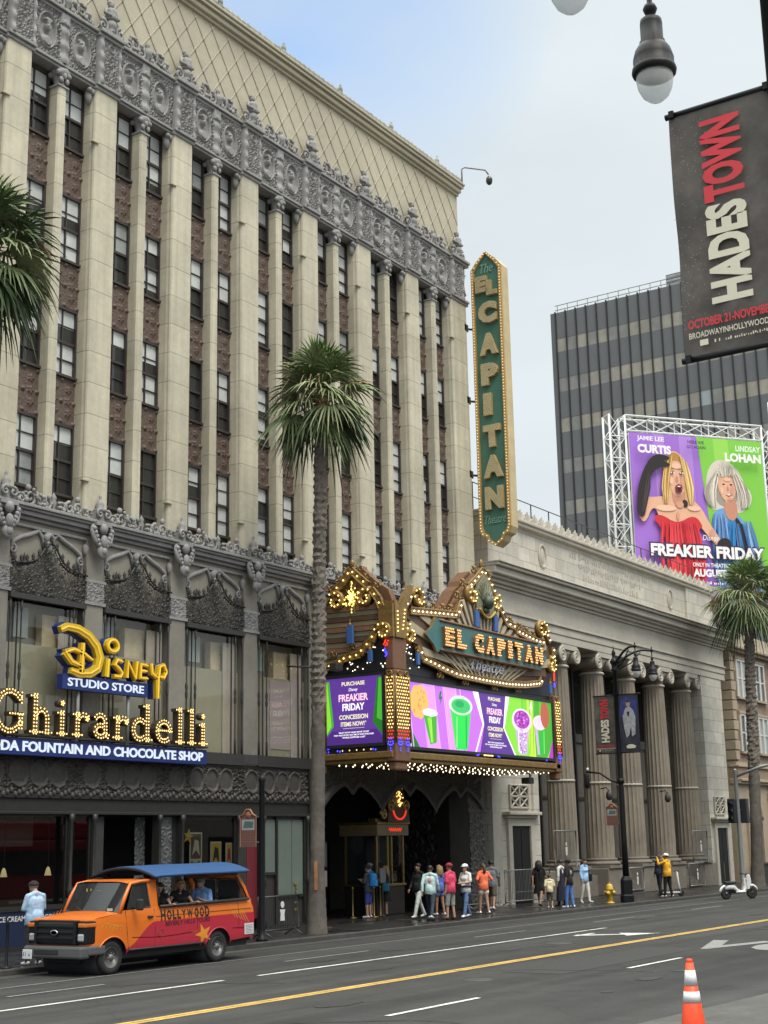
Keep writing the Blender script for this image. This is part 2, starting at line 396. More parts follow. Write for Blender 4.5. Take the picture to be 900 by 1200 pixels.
def pavement_mat():
    m = blockmat('terrazzo_pavement', (.02, .0195, .0195), 1.83, .92, (.02, .02, .02), mw=.012, var=.1, off=0, rough=.3)
    nt = m.node_tree; N = nt.nodes; L = nt.links; b = N['Principled BSDF']
    for n in N:
        if n.bl_idname == 'ShaderNodeCombineXYZ':
            s = [x for x in N if x.bl_idname == 'ShaderNodeSeparateXYZ'][0]
            L.new(s.outputs[0], n.inputs[0]); L.new(s.outputs[1], n.inputs[1])
    g = N.new('ShaderNodeNewGeometry'); n = N.new('ShaderNodeTexNoise'); n.inputs['Scale'].default_value = .9; n.inputs['Detail'].default_value = 6
    L.new(g.outputs['Position'], n.inputs['Vector']); r = N.new('ShaderNodeMapRange'); r.inputs[1].default_value = .35; r.inputs[2].default_value = .65
    r.inputs[3].default_value = .16; r.inputs[4].default_value = .5; L.new(n.outputs[0], r.inputs[0]); L.new(r.outputs[0], b.inputs['Roughness'])
    return m
PAVE = pavement_mat()
def sheet(name, x0, x1, y0, y1, z, m, kind='structure'):
    b = MB(); b.quad((x0, y0, z), (x1, y0, z), (x1, y1, z), (x0, y1, z), m)
    return tag(b.build(name), kind=kind)
sheet('ground', -900, 1800, -900, 1800, RZ - .35, mat('far_ground', (.16, .155, .14), .9, var=.2, vscale=.1))
sheet('road', -80, 260, 2.2, KERB + .02, RZ, ASPH)
b = MB(); b.box(-80, 76.6, KERB + .15, 62, -.3, 0, PAVE); tag(b.build('pavement'), kind='structure')
b = MB(); b.bbox(-80, 76.6, KERB, KERB + .15, -.3, .004, KERBM, .025); tag(b.build('kerb'), kind='structure')
sheet('kerb_strip', -80, 76.6, KERB - .45, KERB - .004, RZ + .004, mat('gutter_concrete', (.045, .045, .044), .7, var=.2, vscale=3, stain=.25))
b = MB(); b.box(-80, 260, -12, 2.2, -.3, 0, mat('near_pavement_concrete', (.2, .19, .175), .8, var=.15, vscale=3, stain=.1)); tag(b.build('near_pavement'), kind='structure')
# old concrete bus pad at the near kerb
b = MB(); b.poly([(16.5, 9.6), (19.6, 8.75), (24.1, 8.45), (60, 7.9), (60, 2.3), (10, 2.3), (10, 9.9)], mat('bus_pad_concrete', (.078, .078, .075), .8, var=.2, vscale=5, stain=.2, bump=.3, bscale=50), GF(0, 0, RZ + .004))
tag(b.build('road_strip'), kind='structure')
def strip(name, segs, y, wd, m, z=RZ + .008):
    b = MB()
    for a, c in segs: b.quad((a, y - wd / 2, z), (c, y - wd / 2, z), (c, y + wd / 2, z), (a, y + wd / 2, z), m)
    return tag(b.build(name), kind='structure')
strip('road_line', [(-30, 64)], 21.85, .1, mat('parking_line_paint', (.16, .16, .155), .7, var=.3, vscale=9))
strip('road_line', [(-20, 22.6), (23.7, 40.3)], 18.8, .12, PAINT_W)
strip('road_line', [(18.6, 21.05), (26.8, 30.2), (35.4, 38.4), (43, 46.2), (51.4, 54.4), (60, 63)], 20.5, .1, PAINT_F)
strip('road_line', [(-40, 90)], 15.68, .13, PAINT_Y); strip('road_line', [(-40, 90)], 15.52, .13, PAINT_Y)
strip('road_line', [(10, 12.7), (18.95, 21.75), (27.85, 30.65), (36.7, 39.5), (45.6, 48.4)], 12.55, .11, PAINT_W)
b = MB()      # turn arrow in the kerb-side lane and worn lane lettering in the near lane
b.poly([(36.9, 18.2), (37.15, 18.2), (37.75, 17.15), (38.2, 17.45), (38.45, 16.3), (37.2, 16.75), (37.55, 17.0), (36.75, 18.0)], PAINT_W, GF(0, 0, RZ + .008))
b.poly([(36.6, 18.1), (37.9, 18.15), (37.9, 18.0), (36.6, 17.95)], PAINT_W, GF(0, 0, RZ + .009))
tag(b.build('road_marking'), kind='structure')
b = MB()
LM = Matrix.Translation((33.2, 13.9, RZ + .008)) @ Matrix.Rotation(-PI / 2, 4, 'Z')
b.text('VO', PAINT_F, LM, 3.6, 3.0, bold=.03)
tag(b.build('road_marking'), kind='structure')
# pale brass star outlines let into the pavement
PINK = mat('coral_terrazzo', (.09, .06, .052), .35, var=.15, vscale=9)
b = MB()
for i in range(24):
    cx = 18.5 + i * 1.83 * 1.22; cy = 26.2
    p = [(cx + (.46 if j % 2 == 0 else .19) * math.sin(2 * PI * j / 10), cy + (.46 if j % 2 == 0 else .19) * math.cos(2 * PI * j / 10)) for j in range(10)]
    b.poly(p, PINK, GF(0, 0, .004))
tag(b.build('pavement_marking'), kind='structure')
# side street beyond the corner block
sheet('side_road', 90, 106, KERB + .02, 400, RZ + .002, ASPH)
b = MB(); b.box(76.6, 90, KERB + .15, 62, -.3, -.002, PAVE); b.bbox(76.6, 90, KERB, KERB + .15, -.3, .002, KERBM, .025); tag(b.build('corner_pavement'), kind='structure')
b = MB(); b.box(106, 260, KERB + .15, 300, -.3, 0, PAVE); tag(b.build('far_pavement'), kind='structure')
# worn metal covers and patches in the carriageway
b = MB(); IRON = mat('cast_iron_cover', (.05, .048, .045), .5, var=.2, vscale=30)
for x, y, r in ((34.0, 17.2, .36), (24.6, 14.2, .3)): b.lathe([(0, .006), (r, .006), (r + .01, .0)], IRON, (x, y, RZ), 20)
tag(b.build('road_surface'), kind='structure')
sheet('road_strip', 26.2, 33.5, 13.2, 14.6, RZ + .004, mat('newer_asphalt', (.028, .029, .029), .75, var=.2, vscale=20, bump=.3, bscale=60))

# sealed cracks and oil drips
TAR = mat('tar_seal', (.018, .018, .018), .45); rg = random.Random(21); b = MB()
for k in range(9):
    x, y, a = rg.uniform(18, 46), rg.uniform(9, 21), rg.choice((0, 0, PI / 2)) + rg.uniform(-.3, .3); L_ = []; R_ = []
    for j in range(14):
        w_ = .012 + .012 * rg.random(); L_.append((x - w_ * math.sin(a), y + w_ * math.cos(a))); R_.append((x + w_ * math.sin(a), y - w_ * math.cos(a))); a += rg.uniform(-.35, .35); x += .32 * math.cos(a); y += .32 * math.sin(a)
    b.add([(p[0], p[1], RZ + .012 + .0005 * k) for p in L_ + R_], [(i, i + 1, 15 + i, 14 + i) for i in range(13)], TAR)
for k in range(16):
    x, y, r = rg.uniform(20, 50), rg.choice((14.0, 17.2, 20.0, 11.2)) + rg.uniform(-.3, .3), rg.uniform(.08, .3)
    b.poly([(x + r * rg.uniform(.7, 1.2) * 1.8 * math.cos(t_), y + r * rg.uniform(.7, 1.1) * math.sin(t_)) for t_ in np.linspace(0, 2 * PI, 14)[:-1]], mat('oil_stain', (.026, .026, .026), .6), GF(0, 0, RZ + .0062 + .0001 * k))
tag(b.build('road_marking'), kind='structure')
# ---------------------------------------------------------------- the theatre block, upper storeys
def stone_courses(name, col, h=.935, z0=23.79, jw=.022):
    m = mat(name, col, .78, var=.08, vscale=5, stain=.14, sscale=.45, bump=.15, bscale=9)
    nt = m.node_tree; N = nt.nodes; L = nt.links; b = N['Principled BSDF']
    src = b.inputs['Base Color'].links[0].from_socket
    g = N.new('ShaderNodeNewGeometry'); s = N.new('ShaderNodeSeparateXYZ'); L.new(g.outputs['Position'], s.inputs[0])
    a = N.new('ShaderNodeMath'); a.operation = 'SUBTRACT'; a.inputs[1].default_value = z0 - 40 * h; L.new(s.outputs[2], a.inputs[0])
    d = N.new('ShaderNodeMath'); d.operation = 'DIVIDE'; d.inputs[1].default_value = h; L.new(a.outputs[0], d.inputs[0])
    fr = N.new('ShaderNodeMath'); fr.operation = 'FRACT'; L.new(d.outputs[0], fr.inputs[0])
    fl = N.new('ShaderNodeMath'); fl.operation = 'FLOOR'; L.new(d.outputs[0], fl.inputs[0])
    lt = N.new('ShaderNodeMath'); lt.operation = 'LESS_THAN'; lt.inputs[1].default_value = jw / h; L.new(fr.outputs[0], lt.inputs[0])
    fx = N.new('ShaderNodeMath'); fx.operation = 'MULTIPLY'; fx.inputs[1].default_value = 1 / 1.7; L.new(s.outputs[0], fx.inputs[0])
    fx2 = N.new('ShaderNodeMath'); fx2.operation = 'FLOOR'; L.new(fx.outputs[0], fx2.inputs[0])
    cb = N.new('ShaderNodeCombineXYZ'); L.new(fl.outputs[0], cb.inputs[0]); L.new(fx2.outputs[0], cb.inputs[1])
    wn = N.new('ShaderNodeTexWhiteNoise'); wn.noise_dimensions = '3D'; L.new(cb.outputs[0], wn.inputs['Vector'])
    r = N.new('ShaderNodeMapRange'); r.inputs[3].default_value = .94; r.inputs[4].default_value = 1.05; L.new(wn.outputs['Value'], r.inputs[0])
    j = N.new('ShaderNodeMath'); j.operation = 'MULTIPLY'; j.inputs[1].default_value = .5; L.new(lt.outputs[0], j.inputs[0])
    k = N.new('ShaderNodeMath'); k.operation = 'SUBTRACT'; L.new(r.outputs[0], k.inputs[0]); L.new(j.outputs[0], k.inputs[1])
    mp_ = N.new('ShaderNodeMapping'); mp_.inputs['Scale'].default_value = (4, 4, .22); L.new(g.outputs['Position'], mp_.inputs[0])
    sn = N.new('ShaderNodeTexNoise'); sn.inputs['Scale'].default_value = 1; sn.inputs['Detail'].default_value = 5; L.new(mp_.outputs[0], sn.inputs['Vector'])
    sr = N.new('ShaderNodeMapRange'); sr.inputs[1].default_value = .35; sr.inputs[2].default_value = .62; sr.inputs[3].default_value = .86; sr.inputs[4].default_value = 1.03; L.new(sn.outputs[0], sr.inputs[0])
    k2 = N.new('ShaderNodeMath'); k2.operation = 'MULTIPLY'; L.new(k.outputs[0], k2.inputs[0]); L.new(sr.outputs[0], k2.inputs[1])
    v = N.new('ShaderNodeVectorMath'); v.operation = 'SCALE'; L.new(src, v.inputs[0]); L.new(k2.outputs[0], v.inputs['Scale'])
    L.new(v.outputs[0], b.inputs['Base Color']); return m
BUFF = stone_courses('buff_stone', (.525, .487, .38))
BUFF2 = mat('buff_render', (.445, .41, .318), .8, var=.06, vscale=5, stain=.1, sscale=.4, bump=.15, bscale=12)
LEAD = mat('grey_cast_stone', (.26, .256, .255), .65, var=.18, vscale=7, stain=.16, sscale=.9)
LEADD = mat('dark_cast_iron', (.05, .05, .052), .5, var=.2, vscale=9)  # dark iron of the ledge at the pier feet
RED = mat('brown_cast_panel', (.115, .08, .064), .6, var=.15, vscale=6)
WFR = mat('brown_window_frame', (.045, .036, .034), .5, var=.1)
PALE = mat('pane_with_blind', (.58, .61, .61), .08, var=.16, vscale=1.5, spec=.6)
GREYP = mat('pane_grey_blind', (.3, .32, .32), .08, var=.25, vscale=2, spec=.6)
DARKP = mat('pane_dark', (.032, .033, .033), .05, var=.3, vscale=1.2, spec=.7)
PITCH = 3.4355; X0 = 24.07
K0, K1 = -1, 7                                             # piers k = K0..K1, bays k = K0..K1-1
ZF0, ZF1 = 24.6, 26.5                                      # frieze
theatre = thing('theatre_building', 'tall buff stone theatre block with grey carved frieze and ornate shopfronts', 'building', (17, F, 0))
b = MB(); xl = X0 + PITCH * K0
b.box(xl + .02, 49.37, F + .75, F + 16, 4.8, 26.4, BUFF2); b.box(xl, 49.4, F + .3, F + 16, 26.4, 29.7, BUFF2)
b.box(49.0, 49.38, F + .05, F + .75, 11.3, 26.4, BUFF)
b.build('wall', theatre)
# piers with rounded arrises and narrow reveals
def pier_mb(w_):
    b = MB(); c = .07
    pl = [(-.02, .52), (-.02, .2), (0, .13), (.0, c), (c * .4, c * .3), (c, 0), (w_ - c, 0), (w_ - c * .3, c * .3), (w_, c), (w_, .52)]
    k = len(pl); z0, z1 = 11.25, ZF0
    b.add([(x, y, z0) for x, y in pl] + [(x, y, z1) for x, y in pl], [(i, i + 1, k + i + 1, k + i) for i in range(k - 1)], BUFF)
    return b
for k in range(K0, K1 + 1):
    w_ = .93 if k < K1 else 1.28
    b = MB(); b.merge(pier_mb(w_), Matrix.Translation((X0 + k * PITCH, F, 0)))
    p = b.build('pier', theatre)
    b = MB(); x = X0 + k * PITCH
    if k > K0:                                            # little foliate capital at the reveal, and the stone drip
        b.ball((x - .1, F + .22, ZF0 - .28), (.13, .12, .26), LEAD, 7, 6); b.ball((x - .16, F + .12, ZF0 - .12), (.1, .1, .09), LEAD, 6, 5); b.ball((x - .06, F + .1, ZF0 - .16), (.08, .09, .1), LEAD, 6, 5)
    if k < K1: b.ball((x + w_ + .02, F + .26, ZF0 - .26), (.08, .14, .24), LEAD, 7, 6)
    b.build('capital', p)
    b = MB()
    for zz in (12.45, 22.78): b.bbox(x - .12, x + .14, F - .05, F + .1, zz, zz + .07, BUFF2, .015)
    b.build('drip_ledge', p)
def mull(k):
    x = X0 + k * PITCH + 2.04; b = MB(); w_ = .33
    pl = [(0, .45), (0, .05), (.05, 0), (w_ - .05, 0), (w_, .05), (w_, .45)]; n = len(pl)
    b.add([(x + a, F + .1 + c, 11.3) for a, c in pl] + [(x + a, F + .1 + c, ZF0 - .5) for a, c in pl], [(i, i + 1, n + i + 1, n + i) for i in range(n - 1)], BUFF)
    p = b.build('mullion_pier', theatre)
    b = MB(); cx = x + w_ / 2; cy = F + .26
    b.box(x - .04, x + w_ + .04, F + .06, F + .5, ZF0 - .56, ZF0 - .5, LEAD)
    b.lathe([(.2, -.5), (.17, -.42), (.2, -.25), (.27, -.12), (.3, 0)], LEAD, (cx, cy, ZF0), 8)
    for s_ in (-1, 1):
        for q in (-1, 1): b.ball((cx + s_ * .19, cy + q * .16, ZF0 - .14), (.1, .1, .1), LEAD, 7, 5)
        b.ball((cx + s_ * .11, cy - .2, ZF0 - .36), (.09, .06, .1), LEAD, 6, 5)
    b.ball((cx, cy - .22, ZF0 - .22), (.08, .07, .12), LEAD, 6, 5)
    b.build('capital', p)
for k in range(K0, K1): mull(k)
# windows: one frame mesh per sash window with its two sashes as sub-parts
ROWS = [(22.42, 24.55), (18.93, 21.03), (15.46, 17.56), (11.99, 14.1)]
rnd = random.Random(7)
def window(x0, x1, z0, z1):
    y = F + .5; b = MB(); t = .06
    b.box(x0, x0 + t, y - .04, y + .12, z0, z1, WFR); b.box(x1 - t, x1, y - .04, y + .12, z0, z1, WFR)
    b.box(x0 + t, x1 - t, y - .04, y + .12, z1 - .08, z1, WFR); b.box(x0 - .02, x1 + .02, y - .1, y + .12, z0 - .003, z0 + .07, WFR)
    zm = (z0 + z1) / 2; xm = (x0 + x1) / 2
    b.box(x0 + t, x1 - t, y + .0, y + .1, zm - .04, zm + .04, WFR)
    b.box(xm - .02, xm + .02, y + .015, y + .09, z0 + .07, zm - .04, WFR); b.box(xm - .02, xm + .02, y + .015, y + .09, zm + .04, z1 - .08, WFR)
    for zz in (z0 + .07 + (zm - .04 - z0 - .07) / 2, zm + .04 + (z1 - .08 - zm - .04) / 2): b.box(x0 + t, x1 - t, y + .022, y + .085, zz - .014, zz + .014, WFR)
    f = b.build('window', theatre)
    r = rnd.random()
    up, lo = (PALE, PALE) if r < .4 else (PALE, DARKP) if r < .68 else (PALE, GREYP) if r < .78 else (GREYP, DARKP) if r < .88 else (DARKP, DARKP)
    tilt = rnd.uniform(-.012, .012)
    for a, c, mm, dy in ((zm, z1 - .06, up, .055), (z0 + .05, zm, lo, .075)):
        b = MB(); zc = a
        if mm is PALE and rnd.random() < .35:               # blind pulled part way
            zc = a + (c - a) * rnd.uniform(.2, .6)
            b.quad((x0 + t, y + dy, a), (x1 - t, y + dy, a), (x1 - t, y + dy, zc), (x0 + t, y + dy, zc), DARKP)
        b.quad((x0 + t, y + dy + tilt, zc), (x1 - t, y + dy - tilt, zc), (x1 - t, y + dy - tilt, c), (x0 + t, y + dy + tilt, c), mm)
        b.build('pane', f)
def spandrel_relief():
    nu, nv = 40, 50; x, y = np.meshgrid(np.linspace(0, 1, nu), np.linspace(0, 1.38, nv)); H = np.zeros_like(x)
    for cx in (.26, .74):
        for cy in (.34, .69, 1.04):
            r = np.hypot(x - cx, y - cy); H = np.maximum(H, smooth01((.13 - r) / .05) * (.55 + .45 * np.cos(5 * np.arctan2(y - cy, x - cx)) * smooth01(r / .1)))
    H = np.maximum(H, .35 * scrolls(1, 1.38, nu, nv, 55, .12))
    for cx in (.5, .04, .96):
        for cy in (.06, .67, 1.3):
            r = np.hypot(x - cx, y - cy); H = np.maximum(H, smooth01((.075 - r) / .04))
    H = np.maximum(H, .3 * smooth01((np.abs(x - .5) - .44) / .04)); return H
SPR = spandrel_relief()
for k in range(K0, K1):
    xa = X0 + k * PITCH + .93; xm0 = X0 + k * PITCH + 2.04; xb = X0 + (k + 1) * PITCH
    for (x0, x1) in ((xa, xm0), (xm0 + .33, xb)):
        for z0, z1 in ROWS: window(x0 + .005, x1 - .005, z0, z1)
        for za, zb in ((21.03, 22.42), (17.56, 18.93), (14.1, 15.46)):
            b = MB(); b.relief(SPR, x1 - x0, zb - za - .002, .07, RED, FF(x0, F + .5, za + .001)); b.build('spandrel', theatre)
# lintel, frieze, crest
def frieze_relief(wide):
    W_, H_ = wide, 1.6; nu, nv = int(W_ * 52), 84
    x, y = np.meshgrid(np.linspace(0, W_, nu), np.linspace(0, H_, nv))
    H = scrolls(W_, H_, nu, nv, 5, .13) * .62
    def oval(cx, cy, a, c, seed):
        nonlocal H
        d = np.hypot((x - cx) / a, (y - cy) / c)
        H = np.where(d < 1.06, .08, H)
        ring = smooth01(1 - np.abs(d - .95) / .11) * .75
        head = smooth01((1 - np.hypot((x - cx) / (a * .38), (y - cy - .12) / (c * .36))) * 2.2) * .95
        sh = smooth01((1 - np.hypot((x - cx) / (a * .62), (y - cy + c * .62) / (c * .42))) * 2) * .8
        hat = smooth01((1 - np.hypot((x - cx) / (a * .5), (y - cy - .12 - c * .3) / (c * .15))) * 3) * (.95 if seed else .5)
        nose = smooth01((1 - np.hypot((x - cx + .02) / .035, (y - cy - .1) / .09)) * 2) * 1.15
        eyes = sum(smooth01((1 - np.hypot((x - cx + q) / .045, (y - cy - .16) / .03)) * 2) for q in (-.07, .07)) * .5
        b_ = np.maximum.reduce([head, sh, hat, nose]) - eyes
        H = np.where(d < 1.06, np.maximum(ring, np.where(d < .85, b_, .08)), H)
    oval(1.47, .76, .36, .58, 1); oval(2.84, .76, .36, .58, 0)
    hp = np.abs(x - 2.15); H = np.where(hp < .16, np.where(y < 1.25, .55 + .25 * smooth01(1 - hp / .12) + .15 * np.sin(y * 14), .7), H)
    H = np.maximum(H, smooth01((1 - np.hypot((x - 2.15) / .13, (y - 1.3) / .15)) * 2))
    pz = (x < 1.0)
    P = scrolls(W_, H_, nu, nv, 11, .1) * .5 + .75
    tor = smooth01(1 - np.abs(np.hypot(x - .55, y - 1.33) - .12) / .05) * .5
    P = np.where(np.hypot(x - .55, y - 1.33) < .19, .75 + tor, P)
    col = np.sqrt(np.clip(1 - ((x - .13) / .11) ** 2, 0, 1)) * (.75 + .14 * np.sin(y * 16)); P = np.where(np.abs(x - .13) < .12, .7 + col, P)
    c2 = np.sqrt(np.clip(1 - ((x - .93) / .06) ** 2, 0, 1)) * (.5 + .14 * np.sin(y * 16 + 1)); P = np.where(np.abs(x - .93) < .065, .7 + c2, P)
    H = np.where(pz, P, H); H[:, 0] = 0; H[:, -1] = 0; return H
FRZ = frieze_relief(PITCH)
fz = None
for k in range(K0, K1 + 1):
    x = X0 + k * PITCH; last = k == K1
    if fz is None:
        b = MB(); b.relief(FRZ, PITCH, 1.6, .17, LEAD, FF(x - .02, F + .1, ZF0 + .15)); fz = b.build('frieze_panel', theatre); fo = fz; xfirst = x
    elif not last:
        fo = fz.copy(); COL.objects.link(fo); fo.location = (x - xfirst, 0, 0)
    else:
        b = MB(); n = int(FRZ.shape[1] * 1.3 / PITCH); b.relief(FRZ[:, :n], 1.3, 1.6, .17, LEAD, FF(x - .02, F + .1, ZF0 + .15)); fo = b.build('frieze_panel', theatre)
b = MB()
def run(x0, x1, z0, z1, y, m=LEAD, r=.02): b.bbox(x0, x1, y, F + .5, z0, z1, m, r)
run(xl, 49.42, ZF0 - .02, ZF0 + .06, F + .06); run(xl, 49.42, ZF0 + .06, ZF0 + .15, F + .0)
run(xl, 49.42, ZF1 - .2, ZF1 - .1, F + .0); run(xl, 49.45, ZF1 - .1, ZF1, F - .08)
for k in range(K0, K1 + 1):
    x = X0 + k * PITCH; e = .98 if k < K1 else 1.36
    for z0, z1, y in ((ZF0 - .05, ZF0 + .06, -.05), (ZF0 + .06, ZF0 + .16, -.12), (ZF1 - .21, ZF1 - .1, -.14), (ZF1 - .1, ZF1 + .02, -.22)):
        b.bbox(x - .04, x + e, F + y, F + .4, z0, z1 + .003, LEAD, .02)
b.build('frieze_moulding', theatre)
def figure():
    """robed bust on a baluster between volutes"""
    b = MB()
    b.box(-.3, .3, -.16, .2, 0, .1, LEAD); b.lathe([(.2, .1), (.14, .16), (.16, .24), (.2, .3), (.19, .42), (.15, .5)], LEAD, n=10)
    b.lathe([(.19, .5), (.23, .6), (.17, .7), (.2, .8), (.16, .9), (.07, .94), (.065, .98)], LEAD, n=10)
    b.ball((0, 0, 1.06), (.095, .105, .125), LEAD, 9, 7); b.ball((0, .02, 1.13), (.115, .115, .08), LEAD, 8, 5)
    for s_ in (-1, 1):
        b.tube([(s_ * .2, 0, .84), (s_ * .29, -.04, .68), (s_ * .14, -.17, .58)], [.07, .06, .05], LEAD, 6)
        b.curl((s_ * .36, .2), .2, LEAD, FF(0, -.05, 0), t=.06, a0=PI / 2, ccw=s_, turns=1.4)
        b.ball((s_ * .32, 0, .42), (.1, .1, .1), LEAD, 6, 5)
    return b
def crest(W_=2.2, seed=3, m=None, s_=1.0):
    """pierced cresting of leaf scrolls about an urn"""
    m = m or LEAD; b = MB(); rg = random.Random(seed)
    b.lathe([(.1, 0), (.06, .1), (.14, .22), (.16, .34), (.09, .44), (.05, .5), (.09, .56), (.03, .68), (0, .72)], m, (0, 0, 0), 9)
    for q in (-1, 1):
        for i, (cx, cz, r) in enumerate(((.3, .2, .19), (.58, .3, .2), (.86, .16, .16))):
            b.curl((q * cx * W_ / 2.2, cz), r, m, FF(0, -.02, 0), t=.055, a0=PI * (.5 if i % 2 else -.5), ccw=q if i % 2 else -q, turns=1.3, k=16)
            for j in range(5):
                a = rg.uniform(0, 2 * PI); b.ball((q * cx * W_ / 2.2 + r * math.cos(a), rg.uniform(-.07, .05), max(.03, cz + r * math.sin(a))), (rg.uniform(.05, .1), .07, rg.uniform(.05, .1)), m, 6, 5)
        b.ball((q * .72 * W_ / 2.2, 0, .52), (.07, .06, .1), m, 6, 5)
    return b
FIG = figure(); CRE = crest()
f0 = c0 = None
for k in range(K0, K1 + 1):
    x = X0 + k * PITCH + (.5 if k < K1 else .62)
    if f0 is None:
        b = MB(); b.merge(FIG, Matrix.Translation((x, F - .02, ZF1 + .02))); f0 = b.build('carved_figure', theatre); xf = x
    else:
        o = f0.copy(); COL.objects.link(o); o.location = (x - xf, 0, 0)
    if k < K1:
        xc = X0 + k * PITCH + 2.2
        if c0 is None:
            b = MB(); b.merge(CRE, Matrix.Translation((xc, F + .05, ZF1))); c0 = b.build('crest', theatre); xcf = xc
        else:
            o = c0.copy(); COL.objects.link(o); o.location = (xc - xcf, 0, 0)
# diaper-ribbed parapet wall and tiled coping
b = MB(); S_ = PITCH / 4; zb, zt = ZF1, 29.68
x = xl - 4
P2 = lambda x, z: (x, F + .29, z)
hgt = zt - zb; run_ = hgt / 1.2 * S_                        # rib slope: 1.2 m up per quarter bay
n = int((49.4 - xl) / S_) + 8
for i in range(-6, n):
    for sg in (1, -1):
        xa = xl + i * S_; za, xe = zb, xa + sg * run_; ze = zt
        lo, hi = xl, 49.36
        pts = []
        for t in (0, 1): pts.append([xa + (xe - xa) * t, zb + hgt * t])
        (x1, z1), (x2, z2) = pts
        if max(x1, x2) < lo or min(x1, x2) > hi: continue
        def cut(xv): return z1 + (z2 - z1) * (xv - x1) / (x2 - x1)
        if x1 < lo: z1, x1 = cut(lo), lo
        if x1 > hi: z1, x1 = cut(hi), hi
        if x2 < lo: z2, x2 = cut(lo), lo
        if x2 > hi: z2, x2 = cut(hi), hi
        b.tube([P2(x1, z1), P2(x2, z2)], .022, BUFF2, 5, cap=False)
for i in range(-6, 2 * n):
    for j in range(7):
        px = xl + (i + (j % 2) * .5) * S_; pz = zb + .6 * j
        if xl < px < 49.3 and zb + .3 < pz < zt: b.ball((px, F + .29, pz), (.06, .05, .06), BUFF2, 6, 4)
b.build('diaper_ribs', theatre)
b = MB(); run(xl, 49.42, 29.68, 29.8, F + .2, BUFF2); run(xl, 49.46, 29.8, 30.0, F + .08, BUFF2, .05); run(xl, 49.5, 30.0, 30.12, F - .02, BUFF2); run(xl, 49.54, 30.12, 30.24, F - .08, BUFF2, .04)
b.box(49.3, 49.52, F + .5, F + 16, 29.8, 30.2, BUFF2); b.build('cornice', theatre)
b = MB(); TILE = mat('weathered_coping_tile', (.28, .285, .25), .8, var=.25, vscale=6, stain=.3, sscale=1.2)
for i in range(int((49.5 - xl) / .295)):
    xx = xl + .15 + i * .295; big = i % 12 == 6
    b.lathe([(.165, -.09), (.165, .12)], TILE, n=8, M=Matrix.Translation((xx, F + .1, 30.23)) @ Matrix.Rotation(R(78), 4, 'X'), a0=-.1, a1=PI + .1)
    b.ball((xx, F - .02, 30.27), (.15, .06, .15), TILE, 8, 5)
    if big: b.ball((xx, F - .0, 30.45), (.12, .08, .17), TILE, 7, 5); b.ball((xx, F - .0, 30.62), (.06, .05, .08), TILE, 6, 4)
b.build('coping', theatre)
b = MB(); b.box(xl, 49.4, F + .5, F + 16, 29.68, 29.8, BUFF2); b.build('roof', theatre)
# ---------------------------------------------------------------- lower front: cornice, arched bays, big windows, shopfronts
LOWP = mat('weathered_grey_stone', (.215, .2, .172), .75, var=.08, vscale=5, stain=.16, sscale=.7)
LOWG = mat('grey_render', (.27, .25, .21), .8, var=.06, vscale=5, stain=.15, sscale=.5)
IRONW = mat('dark_wrought_iron', (.036, .035, .034), .55, var=.2, vscale=12)
IRONF = mat('dark_cast_front', (.021, .0205, .0195), .5, var=.25, vscale=7); IRONB = mat('carved_band_iron', (.062, .057, .051), .6, var=.25, vscale=7)
GLASS = glass_mat('shop_glass', (1, 1, .98), .015, 1.52)
GLASSD = glass_mat('dark_shop_glass', (.5, .52, .52), .015, 1.6)
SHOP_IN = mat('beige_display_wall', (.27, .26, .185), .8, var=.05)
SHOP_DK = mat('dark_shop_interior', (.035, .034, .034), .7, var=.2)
ZL = 11.2
b = MB()
for k in range(K0, 7):
    cx = X0 + k * PITCH + .5
    b.bbox(cx - .35, cx + .33, F - .02, F + .7, 4.86, 10.8, LOWP, .02)
    if k < 4:
        b.box(cx - .41, cx + .39, F - .06, F + .5, 9.62, 9.7, LEAD); b.box(cx - .41, cx + .39, F - .06, F + .5, 9.0, 9.08, LEAD)
    b.box(cx - .39, cx + .37, F - .05, F + .5, 4.9, 5.2, LEADD)
b.build('lower_pier', theatre)
PR = scrolls(.66, .54, 34, 28, 21, .09)
for k in range(K0, 5):
    b = MB(); cx = X0 + k * PITCH + .5; b.relief(PR, .68, .54, .05, LEAD, FF(cx - .35, F - .025, 9.08)); b.build('carved_block', theatre)
b = MB(); b.box(xl, 49.35, F + .12, F + .6, 8.9, 11.2, LOWG)
b.build('spandrel_wall', theatre)
b = MB()
for z0, z1, y in ((10.78, 10.86, .02), (10.98, 11.08, .0), (11.08, 11.2, -.12), (11.2, 11.27, -.2), (11.27, 11.36, -.26)):
    b.bbox(xl, 49.4, F + y, F + .5, z0, z1, LEAD, .02)
b.build('lower_cornice', theatre)
def lower_crest():
    b = MB(); rg = random.Random(9)
    b.lathe([(.09, 0), (.05, .1), (.1, .2), (.06, .3), (.09, .36), (.0, .5)], LEAD, n=8)
    for q in (-1, 1):
        for i, (cx, r) in enumerate(((.27, .15), (.55, .17), (.88, .2), (1.18, .13))):
            b.curl((q * cx, r * .85 + .02), r, LEAD, FF(0, -.05, 0), t=.05, a0=PI * (.5 if i % 2 else -.5), ccw=q if i % 2 else -q, turns=1.3, k=14)
            for j in range(5):
                a = rg.uniform(0, 2 * PI); b.ball((q * cx + r * math.cos(a), rg.uniform(-.12, .03), max(.03, r + r * math.sin(a))), (rg.uniform(.04, .09), .06, rg.uniform(.04, .09)), LEAD, 6, 4)
        b.ball((q * .9, 0, .46), (.1, .07, .1), LEAD, 6, 5)
    return b
